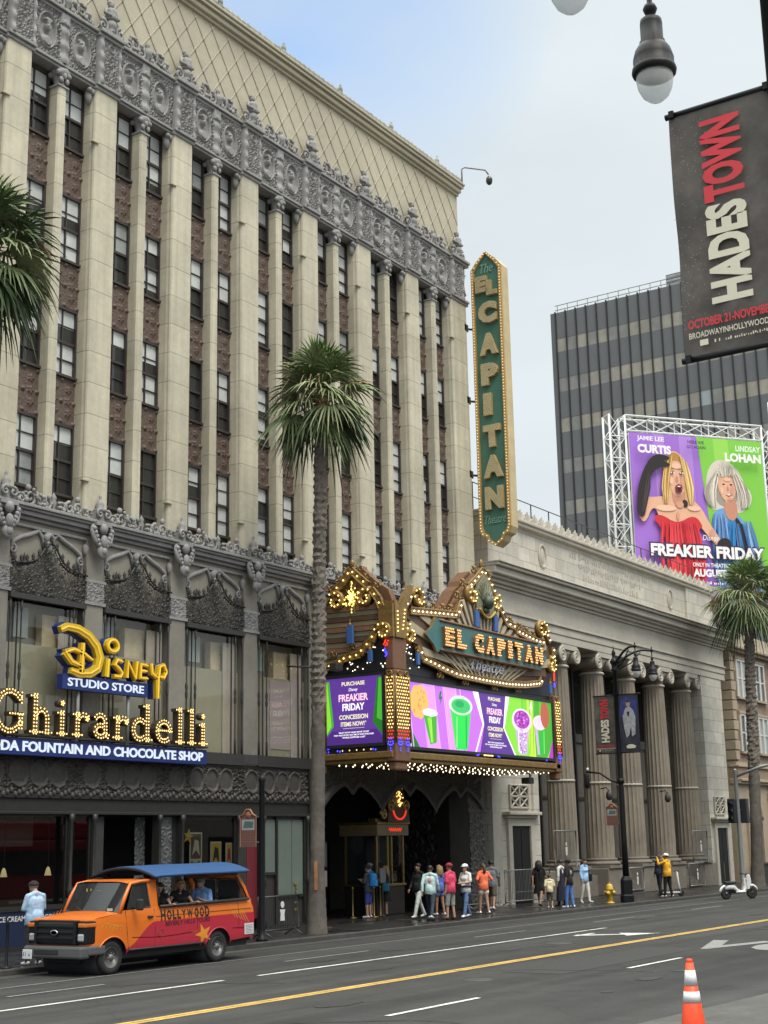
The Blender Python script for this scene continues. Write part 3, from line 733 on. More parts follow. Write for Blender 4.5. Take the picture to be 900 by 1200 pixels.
def cartouche():
    b = MB()
    b.box(-.24, .24, -.1, .2, -.1, .42, LEAD); b.box(-.3, .3, -.2, .2, .0, .1, LEAD)
    b.lathe([(.16, .42), (.2, .48), (.1, .54), (.13, .64), (.07, .74), (.035, .8), (.05, .86), (0, .95)], LEAD, n=9)
    for s_ in (-1, 1):
        b.curl((s_ * .14, .34), .13, LEAD, FF(0, -.16, 0), t=.045, a0=PI / 2, ccw=-s_, turns=1.2, k=14)
        b.tube([(s_ * .3, -.05, .1), (s_ * .38, -.1, -.15), (s_ * .3, -.12, -.42), (s_ * .12, -.12, -.62)], [.05, .07, .08, .05], LEAD, 6)
        for j in range(5): b.ball((s_ * (.34 - .05 * j), -.15, -.1 - .11 * j), (.08, .07, .08), LEAD, 6, 4)
    b.ball((0, -.16, -.08), (.15, .12, .17), LEAD, 8, 6); b.ball((0, -.2, -.45), (.13, .09, .2), LEAD, 8, 6); b.ball((0, -.14, -.72), (.2, .1, .22), LEAD, 8, 6); b.ball((0, -.2, -.72), (.1, .08, .12), LEAD, 8, 6)
    return b
LC = lower_crest(); CA = cartouche()
for k in range(K0, K1):
    b = MB(); b.merge(LC, Matrix.Translation((X0 + k * PITCH + 2.2, F - .1, ZL + .16))); b.build('lower_crest', theatre)
    b = MB(); b.merge(CA, Matrix.Translation((X0 + k * PITCH + .5, F - .12, ZL))); b.build('cartouche', theatre)
# arched spandrel mouldings, pierced iron heads, colonnettes and the first-floor windows
def grille_h(W_, H_, nu, nv):
    x, y = np.meshgrid(np.linspace(0, W_, nu), np.linspace(0, H_, nv)); return scrolls(W_, H_, nu, nv, 31, .13, pitch=.6)
GH = grille_h(2.75, 1.5, 130, 72)
NB = 4                                                     # shop bays 0..3; bays 4-6 lie behind the marquee
def big_window(k):
    cx0 = X0 + k * PITCH + .85; cx1 = X0 + (k + 1) * PITCH + .13; W_ = cx1 - cx0; xm = (cx0 + cx1) / 2
    b = MB()                                              # arched scroll moulding above the grille
    for s_ in (-1, 1):
        pts = [(xm + s_ * 1.28, 10.1), (xm + s_ * 1.2, 10.36), (xm + s_ * .95, 10.5), (xm + s_ * .62, 10.62), (xm + s_ * .35, 10.76), (xm + s_ * .2, 10.62), (xm + s_ * .12, 10.3)]
        b.tube([(x, F + .08, z) for x, z in pts], [.05, .07, .075, .08, .07, .06, .05], LEAD, 6)
        b.curl((xm + s_ * 1.22, 10.14), .13, LEAD, FF(0, F + .06, 0), t=.045, a0=PI / 2, ccw=s_, turns=1.2, k=14)
        b.lathe([(.03, 0), (.09, .1), (.11, .28), (.06, .36)], LEAD, (xm + s_ * 1.4, F + .06, 10.32), 7)
    b.ball((xm, F + .03, 10.62), (.2, .1, .16), LEAD, 8, 6); b.ball((xm, F + .02, 10.38), (.13, .1, .2), LEAD, 8, 6); b.box(xm - .3, xm + .3, F + .0, F + .2, 10.74, 10.8, LEAD)
    b.build('arch_moulding', theatre)
    b = MB(); nv, nu = GH.shape                            # wrought iron head: pierced, ogee topped
    gx = np.linspace(-W_ / 2, W_ / 2, nu); gz = np.linspace(0, 1.5, nv)
    X_, Z_ = np.meshgrid(gx, gz)
    top = .74 + .5 * np.exp(-(X_ / .34) ** 2) + .22 * np.exp(-(X_ / .8) ** 2)
    msk = (Z_ < top) & (GH > .26)
    msk |= (Z_ < .06) | (np.abs(Z_ - top + .03) < .035) | (np.abs(np.abs(X_) - W_ / 2 + .3) < .025) & (Z_ < .8)
    b.relief(GH, W_, 1.5, .07, IRONW, FF(cx0, F - .0, 8.98), mask=msk[:-1, :-1])
    zt = lambda xx: 9.01 + .74 + .5 * math.exp(-(xx / .34) ** 2) + .22 * math.exp(-(xx / .8) ** 2)
    b.tube([(xm + xx, F - .09, zt(xx)) for xx in np.linspace(-W_ / 2, W_ / 2, 25)], .03, IRONW, 6)
    for xx in np.linspace(-W_ / 2 + .1, W_ / 2 - .1, 13): b.lathe([(.05, 0), (.03, .06), (.055, .12), (0, .24)], IRONW, (xm + xx, F - .08, zt(xx)), 6)
    b.box(cx0, cx1, F - .1, F + .08, 8.84, 8.98, IRONW)
    b.build('iron_grille', theatre)
    b = MB()
    for xx in (cx0 + .06, cx0 + .45, cx1 - .4, cx1 - .06):
        b.lathe([(.035, 5.2), (.035, 5.6), (.025, 5.65), (.02, 6.7), (.035, 6.75), (.045, 6.85), (.03, 6.95), (.045, 7.05), (.035, 7.15), (.02, 7.2), (.02, 8.5), (.035, 8.55), (.035, 8.86)], IRONW, (xx, F - .02, 0), 8)
        b.lathe([(.05, 0), (.03, .06), (.055, .12), (0, .3)], IRONW, (xx, F - .04, 9.8), 6)
    b.build('colonnette', theatre)
    f = MB(); f.box(cx0 + .44, cx0 + .465, F + .12, F + .15, 5.2, 8.84, IRONW); f.box(cx1 - .41, cx1 - .385, F + .12, F + .15, 5.2, 8.84, IRONW)
    f.box(cx0 - .02, cx1 + .02, F - .06, F + .22, 4.86, 5.2, IRONW); f = f.build('display_window', theatre)
    b = MB(); b.quad((cx0 - .02, F + .14, 5.2), (cx1 + .02, F + .14, 5.2), (cx1 + .02, F + .14, 8.86), (cx0 - .02, F + .14, 8.86), GLASS); b.build('pane', f)
    b = MB(); b.quad((cx0 - .02, F + .22, 5.1), (cx1 + .02, F + .22, 5.1), (cx1 + .02, F + .22, 7.72), (cx0 - .02, F + .22, 7.72), SHOP_IN)
    rr = random.Random(k); a = cx0 + rr.uniform(1.2, 1.6)
    b.box(a, a + .8, F + .36, F + .6, 7.7, 8.6, mat('tan_backdrop', (.5, .42, .28), .8, var=.2)); b.box(a - 1, a - .5, F + .36, F + .5, 7.9, 8.7, mat('grey_green_backdrop', (.3, .34, .32), .7))
    b.box(cx1 - .75, cx1 - .1, F + .18, F + .21, 5.2, 8.6, mat('drawn_curtain', (.36, .32, .27), .8, var=.1))
    b.build('display_wall', f)
for k in range(K0, NB): big_window(k)
# mirrored screen lettering on the last display wall: a glass reflection painted as print
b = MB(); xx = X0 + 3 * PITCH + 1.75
PW = mat('reflection_and_notice_pink_grey', (.33, .28, .25), .7); PT = mat('reflection_pale_print', (.5, .46, .42), .7); PG = mat('reflection_olive', (.27, .3, .13), .7)
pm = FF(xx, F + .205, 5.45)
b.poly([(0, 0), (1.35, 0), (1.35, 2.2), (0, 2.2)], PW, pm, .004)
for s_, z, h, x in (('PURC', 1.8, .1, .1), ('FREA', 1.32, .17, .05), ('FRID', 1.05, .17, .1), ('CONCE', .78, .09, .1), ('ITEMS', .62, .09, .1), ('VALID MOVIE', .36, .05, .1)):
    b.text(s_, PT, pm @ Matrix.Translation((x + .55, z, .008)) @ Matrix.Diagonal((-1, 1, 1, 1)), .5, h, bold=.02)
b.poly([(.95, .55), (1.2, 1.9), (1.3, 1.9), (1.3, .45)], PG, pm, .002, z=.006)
tag(b.build('painted_reflection'), 'painted reflection of mirrored screen lettering behind the last big window', 'poster')
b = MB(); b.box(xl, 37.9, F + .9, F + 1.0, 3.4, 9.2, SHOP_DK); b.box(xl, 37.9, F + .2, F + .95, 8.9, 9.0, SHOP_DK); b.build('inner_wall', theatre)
# dark carved band, fascia
CBH = scrolls(PITCH, .95, 150, 44, 41, .12)
xg, yg = np.meshgrid(np.linspace(0, PITCH, 150), np.linspace(0, .95, 44))
for c in (.55, 1.4, 2.1, 2.75): 
    d = np.hypot((xg - c) / .27, (yg - .52) / .3); CBH = np.where(d < 1, .45 + .1 * (1 - d), np.where(d < 1.25, .85, CBH))
CBH = np.where(yg < .28, CBH * 1.0 + .25, CBH)
for k in range(K0, 4):
    b = MB(); b.relief(CBH, PITCH, .95, .12, IRONB, FF(X0 + .07 + k * PITCH, F + .1, 3.86))
    rg = random.Random(k)
    for i in range(26): b.ball((X0 + .07 + k * PITCH + i * PITCH / 26 + .06, F - .02, 3.84 + .05 * (i % 3)), (.07, .07, .09), IRONB, 6, 4)
    b.build('carved_band', theatre)
b = MB(); b.bbox(xl, 38.4, F - .04, F + .5, 3.74, 3.86, IRONF, .02); b.box(xl, 38.4, F + .02, F + .5, 3.42, 3.74, IRONF); b.bbox(xl, 38.4, F - .06, F + .5, 3.34, 3.42, IRONF, .015)
b.box(xl, 38.2, F + .02, F + .5, 4.78, 4.86, IRONF); b.build('shop_fascia', theatre)
# shopfront posts, plinth and glazing
posts = [27.36, 28.2, 30.78, 31.74, 34.3, 35.5, 37.8]
for x in posts:
    b = MB(); b.box(x - .06, x + .06, F - .02, F + .2, 0, 3.36, IRONF)
    b.lathe([(.09, 0), (.09, .3), (.05, .35), (.045, 1.2), (.08, 1.25), (.09, 1.45), (.05, 1.55), (.045, 3.1), (.08, 3.2), (.09, 3.36)], IRONF, (x, F - .04, 0), 8); b.build('shop_post', theatre)
BLUEP = mat('navy_shop_plinth', (.012, .022, .06), .4)
b = MB(); b.box(xl, 27.3, F, F + .15, .1, 1.0, BLUEP); b.box(xl, 27.3, F - .03, F + .16, .96, 1.04, IRONF); b.box(xl, 27.3, F - .02, F + .16, 0, .1, IRONF)
b.box(31.8, 34.24, F, F + .15, 0, .75, IRONF); b.box(35.56, 37.74, F + .01, F + .1, 0, .05, IRONF); pl_ = b.build('plinth', theatre)
b = MB(); b.text('ICE CREAM & CHOCOLATE', mat('sign_white', (.7, .7, .7), .6), FF(25.0, F - .004, .72), 2.25, .13, .003, bold=.01); b.build('lettering', pl_)
SG = []
def shop_pane(x0, x1, z0, z1, y=F + .06, m=GLASSD):
    f = MB(); t = .04
    f.box(x0, x0 + t, y - .03, y + .05, z0, z1, IRONF); f.box(x1 - t, x1, y - .03, y + .05, z0, z1, IRONF); f.box(x0 + t, x1 - t, y - .03, y + .05, z1 - t, z1, IRONF); f.box(x0 + t, x1 - t, y - .03, y + .05, z0, z0 + t, IRONF)
    f = f.build('shop_window', theatre); b = MB(); b.quad((x0 + t, y, z0 + t), (x1 - t, y, z0 + t), (x1 - t, y, z1 - t), (x0 + t, y, z1 - t), m); b.build('pane', f); return f
shop_pane(xl, 27.28, 1.04, 3.34); shop_pane(27.44, 28.12, .3, 3.34); shop_pane(31.82, 34.22, .75, 3.34)
b = MB()
b.quad((35.56, F + .1, 0), (37.74, F + .1, 0), (37.74, F + .1, 3.34), (35.56, F + .1, 3.34), mat('dark_lobby_panel', (.045, .042, .04), .4, var=.1))
ORN = scrolls(.55, 3.2, 30, 150, 17, .2) * .6
q_ = MB(); q_.relief(ORN, .55, 3.2, .05, mat('pressed_grey_panel', (.11, .115, .12), .45, metal=.3, var=.2), FF(30.9, F + .12, .1)); q_.build('pressed_panel', theatre); q_ = MB(); q_.relief(ORN[:, :20], .4, 3.2, .05, MATS['pressed_grey_panel'], FF(30.28, F + .45, .1)); q_.build('pressed_panel', theatre)
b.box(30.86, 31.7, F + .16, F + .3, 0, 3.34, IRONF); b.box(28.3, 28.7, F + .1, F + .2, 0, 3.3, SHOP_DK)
b.build('door_surround', theatre)
GRN = mat('frosted_green_glass', (.15, .19, .165), .12, var=.06, spec=.6)
b = MB()
for x0, x1, z0, z1 in ((35.62, 36.2, 1.65, 3.24), (36.3, 37.05, .95, 3.24), (37.08, 37.64, .95, 3.24)): b.box(x0, x1, F + .06, F + .09, z0, z1, GRN)
for x in (36.25, 37.7): b.box(x - .04, x + .04, F + .0, F + .12, 0, 3.34, IRONF)
b.box(36.3, 37.64, F + .03, F + .12, .86, .95, IRONF); b.box(35.6, 36.22, F + .03, F + .12, 1.56, 1.65, IRONF)
b.build('green_window', theatre)
GOLD = mat('antique_gold', (.42, .28, .09), .38, metal=.55, var=.2, vscale=14)
b = MB(); b.marks(GOLD, FF(37.3, F + .04, .45) @ Matrix.Rotation(PI / 2, 4, 'Z'), 1.0, .16, 9, d=.02); b.build('gold_lettering', theatre)
# shop interior: back wall, lit-from-the-street counters, pendant lamps, hanging posters
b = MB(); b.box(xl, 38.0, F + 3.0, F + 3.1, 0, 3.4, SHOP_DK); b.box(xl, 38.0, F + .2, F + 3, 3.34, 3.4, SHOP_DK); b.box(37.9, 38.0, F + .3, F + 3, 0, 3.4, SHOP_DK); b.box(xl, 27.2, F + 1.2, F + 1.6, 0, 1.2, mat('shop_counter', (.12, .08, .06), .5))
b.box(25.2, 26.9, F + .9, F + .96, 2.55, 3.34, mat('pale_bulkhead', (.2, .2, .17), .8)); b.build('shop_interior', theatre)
for i, x in enumerate((25.5, 27.0)):
    b = MB(); b.tube([(x, F + .4, 3.3), (x, F + .4, 2.02)], .008, IRONW, 5); b.lathe([(.09, 0), (.05, .17), (.02, .22)], glow('pendant_shade', (.9, .7, .35), .55), (x, F + .4, 1.8), 10)
    tag(b.build('pendant_lamp'), ('small lit brass pendant lamp hanging at the far edge of the shop window', 'small lit brass pendant lamp hanging beside the shop window post')[i], 'lamp', 'pendant lamps in the shop window')
CREAM = mat('poster_cream', (.5, .47, .36), .7); PBLK = mat('poster_black', (.03, .03, .03), .6); PYEL = mat('poster_yellow', (.55, .36, .05), .6); PBRN = mat('poster_brown', (.12, .07, .05), .6); PRED = mat('poster_red', (.35, .03, .05), .6)
for i, (x, z, w_, h) in enumerate(((32.25, 1.92, .55, .95), (33.18, 1.7, .5, .9), (33.88, 1.66, .3, .9))):
    t = thing('shop_poster', ('cream poster with brown figures behind the shop window', 'cream poster with yellow and black figures behind the shop window', 'narrow yellow poster at the edge of the shop window')[i], 'poster', (x, F + .14, z), 'posters in the shop window')
    b = MB(); m_ = FF(x, F + .14, z); b.poly([(0, 0), (w_, 0), (w_, h), (0, h)], CREAM, m_, .01); b.build('sheet', t)
    b = MB(); b.poly([(.05, .2), (w_ - .05, .2), (w_ - .05, h - .05), (.05, h - .05)], (PBRN, PYEL, PYEL)[i], m_, .002, z=.012)
    b.poly([(w_ * .2, .3), (w_ * .5, .45), (w_ * .8, .28), (w_ * .7, .7), (w_ * .4, .75)], (CREAM, PBLK, PRED)[i], m_, .002, z=.016)
    b.marks(PBLK, m_ @ Matrix.Translation((.06, .06, .012)), w_ - .12, .08, 7, d=.001, seed=i); b.build('print', t)
b = MB(); p = [(.22 * (1 if j % 2 == 0 else .42) * math.sin(2 * PI * j / 10 + .2), .22 * (1 if j % 2 == 0 else .42) * math.cos(2 * PI * j / 10 + .2)) for j in range(10)]
b.poly(p, mat('star_gold', (.5, .33, .05), .5), FF(32.15, F + .12, 2.75), .03); tag(b.build('hanging_star'), 'gold five-pointed star hanging in the shop window', 'star')
b = MB(); b.box(34.9, 35.4, F + .14, F + .17, .3, 2.5, mat('dim_red_panel', (.16, .02, .03), .5)); b.box(34.38, 34.88, F + .14, F + .17, .3, 3.2, SHOP_DK); b.build('red_panel', theatre)

# ---------------------------------------------------------------- signs over the shop
YEL = mat('yellow_enamel', (.62, .42, .015), .3, var=.08, vscale=6); YELD = mat('ochre_sign_return', (.2, .12, .02), .5)
NAVY = mat('navy_sign_board', (.012, .03, .17), .4); NEON = glow('neon_yellow', (1, .62, .06), .6)
SIGNW = glow('sign_white_glow', (.75, .85, 1), .62)
ds = thing('store_sign', 'yellow looping script shop sign standing above a navy board', 'sign', (28, F - .4, 6.5))
YS = F - .4
def stroke(name, pts, wdt, closed=False):
    """a fat channel letter stroke: navy return, yellow face, neon line"""
    b = MB(); V2 = [Vector(p) for p in pts]; n = len(V2); wl = wdt if isinstance(wdt, (list, tuple)) else [wdt] * n
    Lp = []; Rp = []
    for i in range(n):
        a = V2[(i - 1) % n] if closed or i else V2[0]; c = V2[(i + 1) % n] if closed or i < n - 1 else V2[-1]
        t = (c - a).normalized(); nn = Vector((-t.y, t.x)); Lp.append(V2[i] + nn * wl[i] / 2); Rp.append(V2[i] - nn * wl[i] / 2)
    rg = range(n if closed else n - 1)
    for g, d0, mm in ((1.35, 0, NAVY), (1.0, .2, YEL)):
        LL = [V2[i] + (Lp[i] - V2[i]) * g for i in range(n)]; RR = [V2[i] + (Rp[i] - V2[i]) * g for i in range(n)]; d1 = d0 + (.12 if d0 else .2)
        vs = [(p.x, p.y, z) for z in (d0, d1) for p in LL + RR]; fs = []
        for i in rg:
            j = (i + 1) % n
            fs += [(2 * n + i, 3 * n + i, 3 * n + j, 2 * n + j), (i, 2 * n + i, 2 * n + j, j), (n + i, n + j, 3 * n + j, 3 * n + i)]
        if not closed: fs += [(0, n, 3 * n, 2 * n), (n - 1, 3 * n - 1, 4 * n - 1, 2 * n - 1)]
        b.add(vs, fs, mm, DM)
    b.tube([(p.x, p.y, .345) for p in V2], .02, NEON, 5, M=DM, closed=closed, cap=False)
    return b.build(name, ds)
DM = FF(26.0, YS, 6.5)
def arc(cx, cy, rx, ry, a0, a1, n=14): return [(cx + rx * math.cos(R(a0 + (a1 - a0) * i / (n - 1))), cy + ry * math.sin(R(a0 + (a1 - a0) * i / (n - 1)))) for i in range(n)]
# big initial: sweeping bowl that starts in a ball, a stem and a cross stroke
stroke('letter', [(.12, 1.55), (.35, 1.66), (.75, 1.64), (1.15, 1.5), (1.45, 1.25), (1.58, .95), (1.5, .66), (1.22, .5), (.85, .46), (.52, .52)], [.16, .2, .22, .24, .27, .29, .27, .24, .2, .16])
stroke('letter', [(.93, 1.28), (.91, .95), (.9, .5)], [.14, .18, .18])
stroke('letter', [(.3, .98), (.55, .74), (.9, .66)], [.2, .16, .1]); stroke('letter', [(.3, .98), (.6, 1.08), (.98, 1.0), (1.28, .86)], [.13, .12, .11, .08])
stroke('letter', [(1.88, .95), (1.86, .72), (1.84, .46)], .17)
stroke('letter', arc(2.05, 1.32, .2, .16, 0, 340), .13, True)
stroke('letter', [(2.42, .92), (2.22, .95), (2.14, .82), (2.3, .72), (2.42, .62), (2.36, .5), (2.12, .5)], .12)
stroke('letter', [(2.62, .5), (2.64, .95), (2.95, .5), (3.0, .98)], .12)
stroke('letter', [(3.42, .9), (3.16, .92), (3.14, .54), (3.42, .54)], .12); stroke('letter', [(3.15, .74), (3.38, .74)], .1)
stroke('letter', [(3.58, .98), (3.62, .7), (3.84, .6)], .13); stroke('letter', [(4.2, .8), (4.1, .98), (3.92, .92), (3.86, .5), (3.86, .02)], [.12, .14, .14, .17, .12]); stroke('letter', [(4.2, .8), (4.1, .62), (3.88, .64)], .12)
b = MB(); b.bbox(.3, 3.5, 0, .38, .05, .22, NAVY, .02, M=DM @ Matrix.Rotation(0, 4, 'X')) if False else b.poly([(.32, .04), (3.55, .04), (3.55, .42), (.32, .42)], NAVY, DM, .22)
bd = b.build('name_board', ds); b = MB(); b.text('STUDIO STORE', SIGNW, DM @ Matrix.Translation((.5, .12, .222)), 2.88, .22, .02, bold=.015); b.build('lettering', bd)
b = MB()
for x in (1.0, 2.9): b.tube([(x, .04, .1), (x, -1.3, .1)], .05, mat('grey_sign_post', (.2, .2, .2), .5), 8, M=DM); b.tube([(x, .7, 0), (x, .7, -.42)], .03, MATS['grey_sign_post'], 6, M=DM)
b.build('support', ds)
# bulb letters
LETB = mat('letter_channel_navy', (.02, .022, .05), .5); LFACE = mat('letter_face_dark_gold', (.09, .06, .02), .5, var=.1); WARM = glow('warm_bulb', (1, .66, .24), 2.0); RETB = mat('letter_return', (.055, .04, .025), .5)
gs = thing('bulb_letter_sign', 'row of serif letters studded with warm bulbs over a navy board', 'sign', (28, F - .35, 5.3))
GM = FF(0, F - .35, 5.33)
def serif(kind, x, wd, h):
    """outline strokes (x0,y0,x1,y1,width) of a slab serif letter and the bulb path"""
    S = []
    st = .17
    def bar(a, b_, c, d, w_=st): S.append((a, b_, c, d, w_))
    if kind in 'hlid':
        pass
    return S
def bulb_letter(strokes, dots=()):
    b = MB(); bb = MB()
    for i, st in enumerate(strokes):
        pts, wd = st; V2 = [Vector(p) for p in pts]; n = len(V2)
        for g, d0, d1, mm in ((wd, .0, .2, RETB), (wd * .82, .2, .205, LFACE)):
            LL = []; RR = []
            for i in range(n):
                t = ((V2[min(i + 1, n - 1)]) - V2[max(i - 1, 0)]).normalized(); nn = Vector((-t.y, t.x)); LL.append(V2[i] + nn * g / 2); RR.append(V2[i] - nn * g / 2)
            vs = [(p.x, p.y, z + .0007 * len(strokes)) for z in (d0, d1) for p in LL + RR]; fs = []
            for i in range(n - 1): fs += [(2 * n + i, 3 * n + i, 3 * n + i + 1, 2 * n + i + 1), (i, 2 * n + i, 2 * n + i + 1, i + 1), (n + i, n + i + 1, 3 * n + i + 1, 3 * n + i)]
            fs += [(0, n, 3 * n, 2 * n), (n - 1, 3 * n - 1, 4 * n - 1, 2 * n - 1)]
            zo = .0015 * strokes.index(st)
            b.add([(v[0], v[1], v[2] + zo) for v in vs], fs, mm, GM)
        Lg = [0]
        for i in range(1, n): Lg.append(Lg[-1] + (V2[i] - V2[i - 1]).length)
        rows = (-.045, .045) if wd > .13 else (0,)
        m_ = max(2, int(Lg[-1] / .085))
        for q in range(m_ + 1):
            s_ = Lg[-1] * q / m_; i = max(j for j in range(n) if Lg[j] <= s_ + 1e-9); i = min(i, n - 2)
            t = (V2[i + 1] - V2[i]).normalized(); p = V2[i] + t * (s_ - Lg[i]); nn = Vector((-t.y, t.x))
            for r_ in rows: bb.bulbs([(p.x + nn.x * r_, p.y + nn.y * r_, .225)], .026, WARM, GM)
    for c in dots:
        b.lathe([(.09, 0), (.11, .1), (.11, .2)], RETB, (c[0], c[1], 0), 12, GM); b.lathe([(0, .21), (.11, .2)], LFACE, (c[0], c[1], 0), 12, GM)
        bb.bulbs([(c[0] + .055 * math.cos(a), c[1] + .055 * math.sin(a), .225) for a in (0, 1.26, 2.5, 3.8, 5)] + [(c[0], c[1], .23)], .026, WARM, GM)
    o = b.build('letter', gs); o2 = bb.build('bulbs', o); return o
hx = .62; H_ = 1.0
def stem(x, y0, y1, foot=True, head=True):
    s_ = [([(x, y0), (x, y1)], .17)]
    if foot: s_.append(([(x - .17, y0 + .045), (x + .17, y0 + .045)], .09))
    if head: s_.append(([(x - .16, y1 - .045), (x + .02, y1 - .045)], .09))
    return s_
bulb_letter([(arc(24.62, .52, .44, .5, 40, 330), .17), ([(24.62, .46), (25.06, .46)], .1), ([(24.98, .44), (24.98, .1)], .16), ([(25.0, 1.0), (25.0, .74)], .1)])
bulb_letter(stem(25.47, 0, H_) + [(arc(25.68, .38, .2, .24, 170, 0, 8) + [(25.88, .2), (25.88, .02)], .16), ([(25.72, .045), (26.04, .045)], .09)])
bulb_letter(stem(26.4, 0, hx), [(26.4, .83)])
bulb_letter(stem(26.95, 0, hx) + [(arc(27.17, .4, .2, .18, 160, 40, 7), .15)], [(27.3, .48)])
bulb_letter([(arc(27.78, .42, .2, .19, 150, 0, 8) + [(27.98, .1), (28.1, .05)], .15), (arc(27.8, .19, .2, .15, 70, 330, 10), .14)])
bulb_letter(stem(28.45, 0, hx) + [(arc(28.66, .4, .2, .18, 160, 40, 7), .15)], [(28.79, .48)])
bulb_letter([(arc(29.32, .31, .26, .27, 50, 310, 12), .16), ([(29.62, .0), (29.62, H_)], .17), ([(29.46, H_ - .045), (29.63, H_ - .045)], .09), ([(29.62, .045), (29.8, .045)], .09)])
bulb_letter([(arc(30.3, .31, .28, .27, 0, 310, 14), .15), ([(30.05, .33), (30.56, .33)], .1)])
bulb_letter(stem(30.98, 0, H_)); bulb_letter(stem(31.48, 0, H_)); bulb_letter(stem(31.98, 0, hx), [(31.98, .83)])
b = MB(); b.box(24.0, 32.3, .0, .1, -.07, -.02, IRONW, FF(0, F - .3, 5.33) @ Matrix.Rotation(-PI / 2, 4, 'X')); 
b.box(24, 32.3, F - .5, F - .2, 5.26, 5.31, IRONW); b.build('rail', gs)
b = MB(); b.bbox(22.4, 32.34, F - .42, F - .18, 4.78, 5.22, NAVY, .02); nb = b.build('name_board', gs)
b = MB(); b.text('SODA FOUNTAIN AND CHOCOLATE SHOP', SIGNW, FF(23.95, F - .425, 4.88), 8.2, .26, .02, bold=.03); b.build('lettering', nb)
b = MB()
for x in (24.6, 28.0, 31.4): b.tube([(x, F - .2, 5.0), (x, F + .1, 5.0)], .04, IRONW, 6)
b.build('bracket', gs)
# ---------------------------------------------------------------- theatre entrance (recess behind the marquee)
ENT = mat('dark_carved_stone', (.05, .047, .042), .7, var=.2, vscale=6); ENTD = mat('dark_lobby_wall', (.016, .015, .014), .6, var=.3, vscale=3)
b = MB()
EX0, EX1 = 38.35, 49.1
# bays 4..6 above the entrance (behind the marquee) and the side piers of the opening
b.box(37.9, 38.4, F - .05, F + .6, 0, 4.9, IRONF); b.box(38.0, 49.4, F + .2, F + .62, 5.2, 9.0, LOWG)
b.build('entrance_wall', theatre)
b = MB()
for x in (37.94, 38.16): b.lathe([(.12, 0), (.12, .4), (.09, .45), (.085, 3.1), (.12, 3.2), (.12, 3.34)], IRONF, (x, F - .08, 0), 8)
b.build('entrance_column', theatre)
# curtain-like carved valance with scallops
nu, nv = 240, 60; W_, H_ = EX1 - EX0, 2.1
x, y = np.meshgrid(np.linspace(0, W_, nu), np.linspace(0, H_, nv)); HH = scrolls(W_, H_, nu, nv, 77, .2) * .6
ph = (x / W_ * 3.0) % 1.0
low = .25 + .95 * np.abs(np.sin(ph * PI)) ** .8 - .35 * np.exp(-((ph - .5) / .08) ** 2)
msk = y > low
HH = np.where(np.abs(y - low - .1) < .12, 1, HH)
b = MB(); b.relief(HH, W_, H_, .18, ENT, FF(EX0, F - .02, 3.2), mask=msk[:-1, :-1]); b.build('carved_valance', theatre)
b = MB(); b.relief(scrolls(1.1, 3.9, 44, 150, 78, .28) * .8, 1.1, 3.9, .09, mat('carved_pilaster', (.1, .096, .086), .7, var=.15), FF(48.1, F - .06, 0)); b.box(48.1, 49.35, F - .05, F + .8, 0, 5.2, MATS['carved_pilaster'])
b.bbox(48.0, 49.4, F - .12, F + .1, 3.55, 3.7, MATS['carved_pilaster'], .02); b.build('carved_pilaster', theatre)
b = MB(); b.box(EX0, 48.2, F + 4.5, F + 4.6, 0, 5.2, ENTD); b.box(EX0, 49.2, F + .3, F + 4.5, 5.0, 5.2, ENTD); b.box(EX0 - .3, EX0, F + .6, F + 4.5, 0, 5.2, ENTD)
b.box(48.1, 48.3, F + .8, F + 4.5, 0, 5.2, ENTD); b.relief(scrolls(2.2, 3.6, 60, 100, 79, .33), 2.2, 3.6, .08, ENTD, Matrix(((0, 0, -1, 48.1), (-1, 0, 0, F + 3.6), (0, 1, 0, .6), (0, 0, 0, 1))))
b.build('lobby_wall', theatre)
DR = mat('lobby_door_leaf', (.05, .045, .04), .35, var=.2)
for x_ in (39.2, 40.3, 45.2, 46.4): b = MB(); b.box(x_, x_ + 1.0, F + 4.42, F + 4.48, .05, 2.5, DR); b.build('lobby_door', theatre)
for x_, z, w_, h, mm in ((38.75, 1.1, .9, .5, PW), (38.75, 1.75, .9, .75, mat('dim_poster', (.09, .09, .1), .5))):
    b = MB(); b.box(x_, x_ + w_, F + .55, F + .6, z, z + h, mm); b.box(x_ - .04, x_ + w_ + .04, F + .57, F + .62, z - .04, z + h + .04, IRONF)
    tag(b.build('notice_board'), 'pale lower notice board beside the theatre ticket booth' if mm is PW else 'dark framed upper poster beside the theatre ticket booth', 'notice board')
# round-faced dim poster deep in the lobby
b = MB(); pm = FF(44.2, F + 3.0, 1.1); b.poly([(0, 0), (1.5, 0), (1.5, 2.1), (0, 2.1)], mat('lobby_poster_blue', (.018, .025, .035), .4), pm, .04)
b.poly([(.75 + .42 * math.cos(i * PI / 12), 1.35 + .38 * math.sin(i * PI / 12)) for i in range(24)], mat('lobby_poster_pale', (.06, .08, .09), .5), pm, .004, z=.04)
b.poly([(-.05, -1.05), (1.6, -1.05), (1.6, -.3), (-.05, -.3)], ENTD, pm, .5); tag(b.build('lobby_poster'), 'dim blue poster with a pale round shape deep inside the lobby', 'poster')
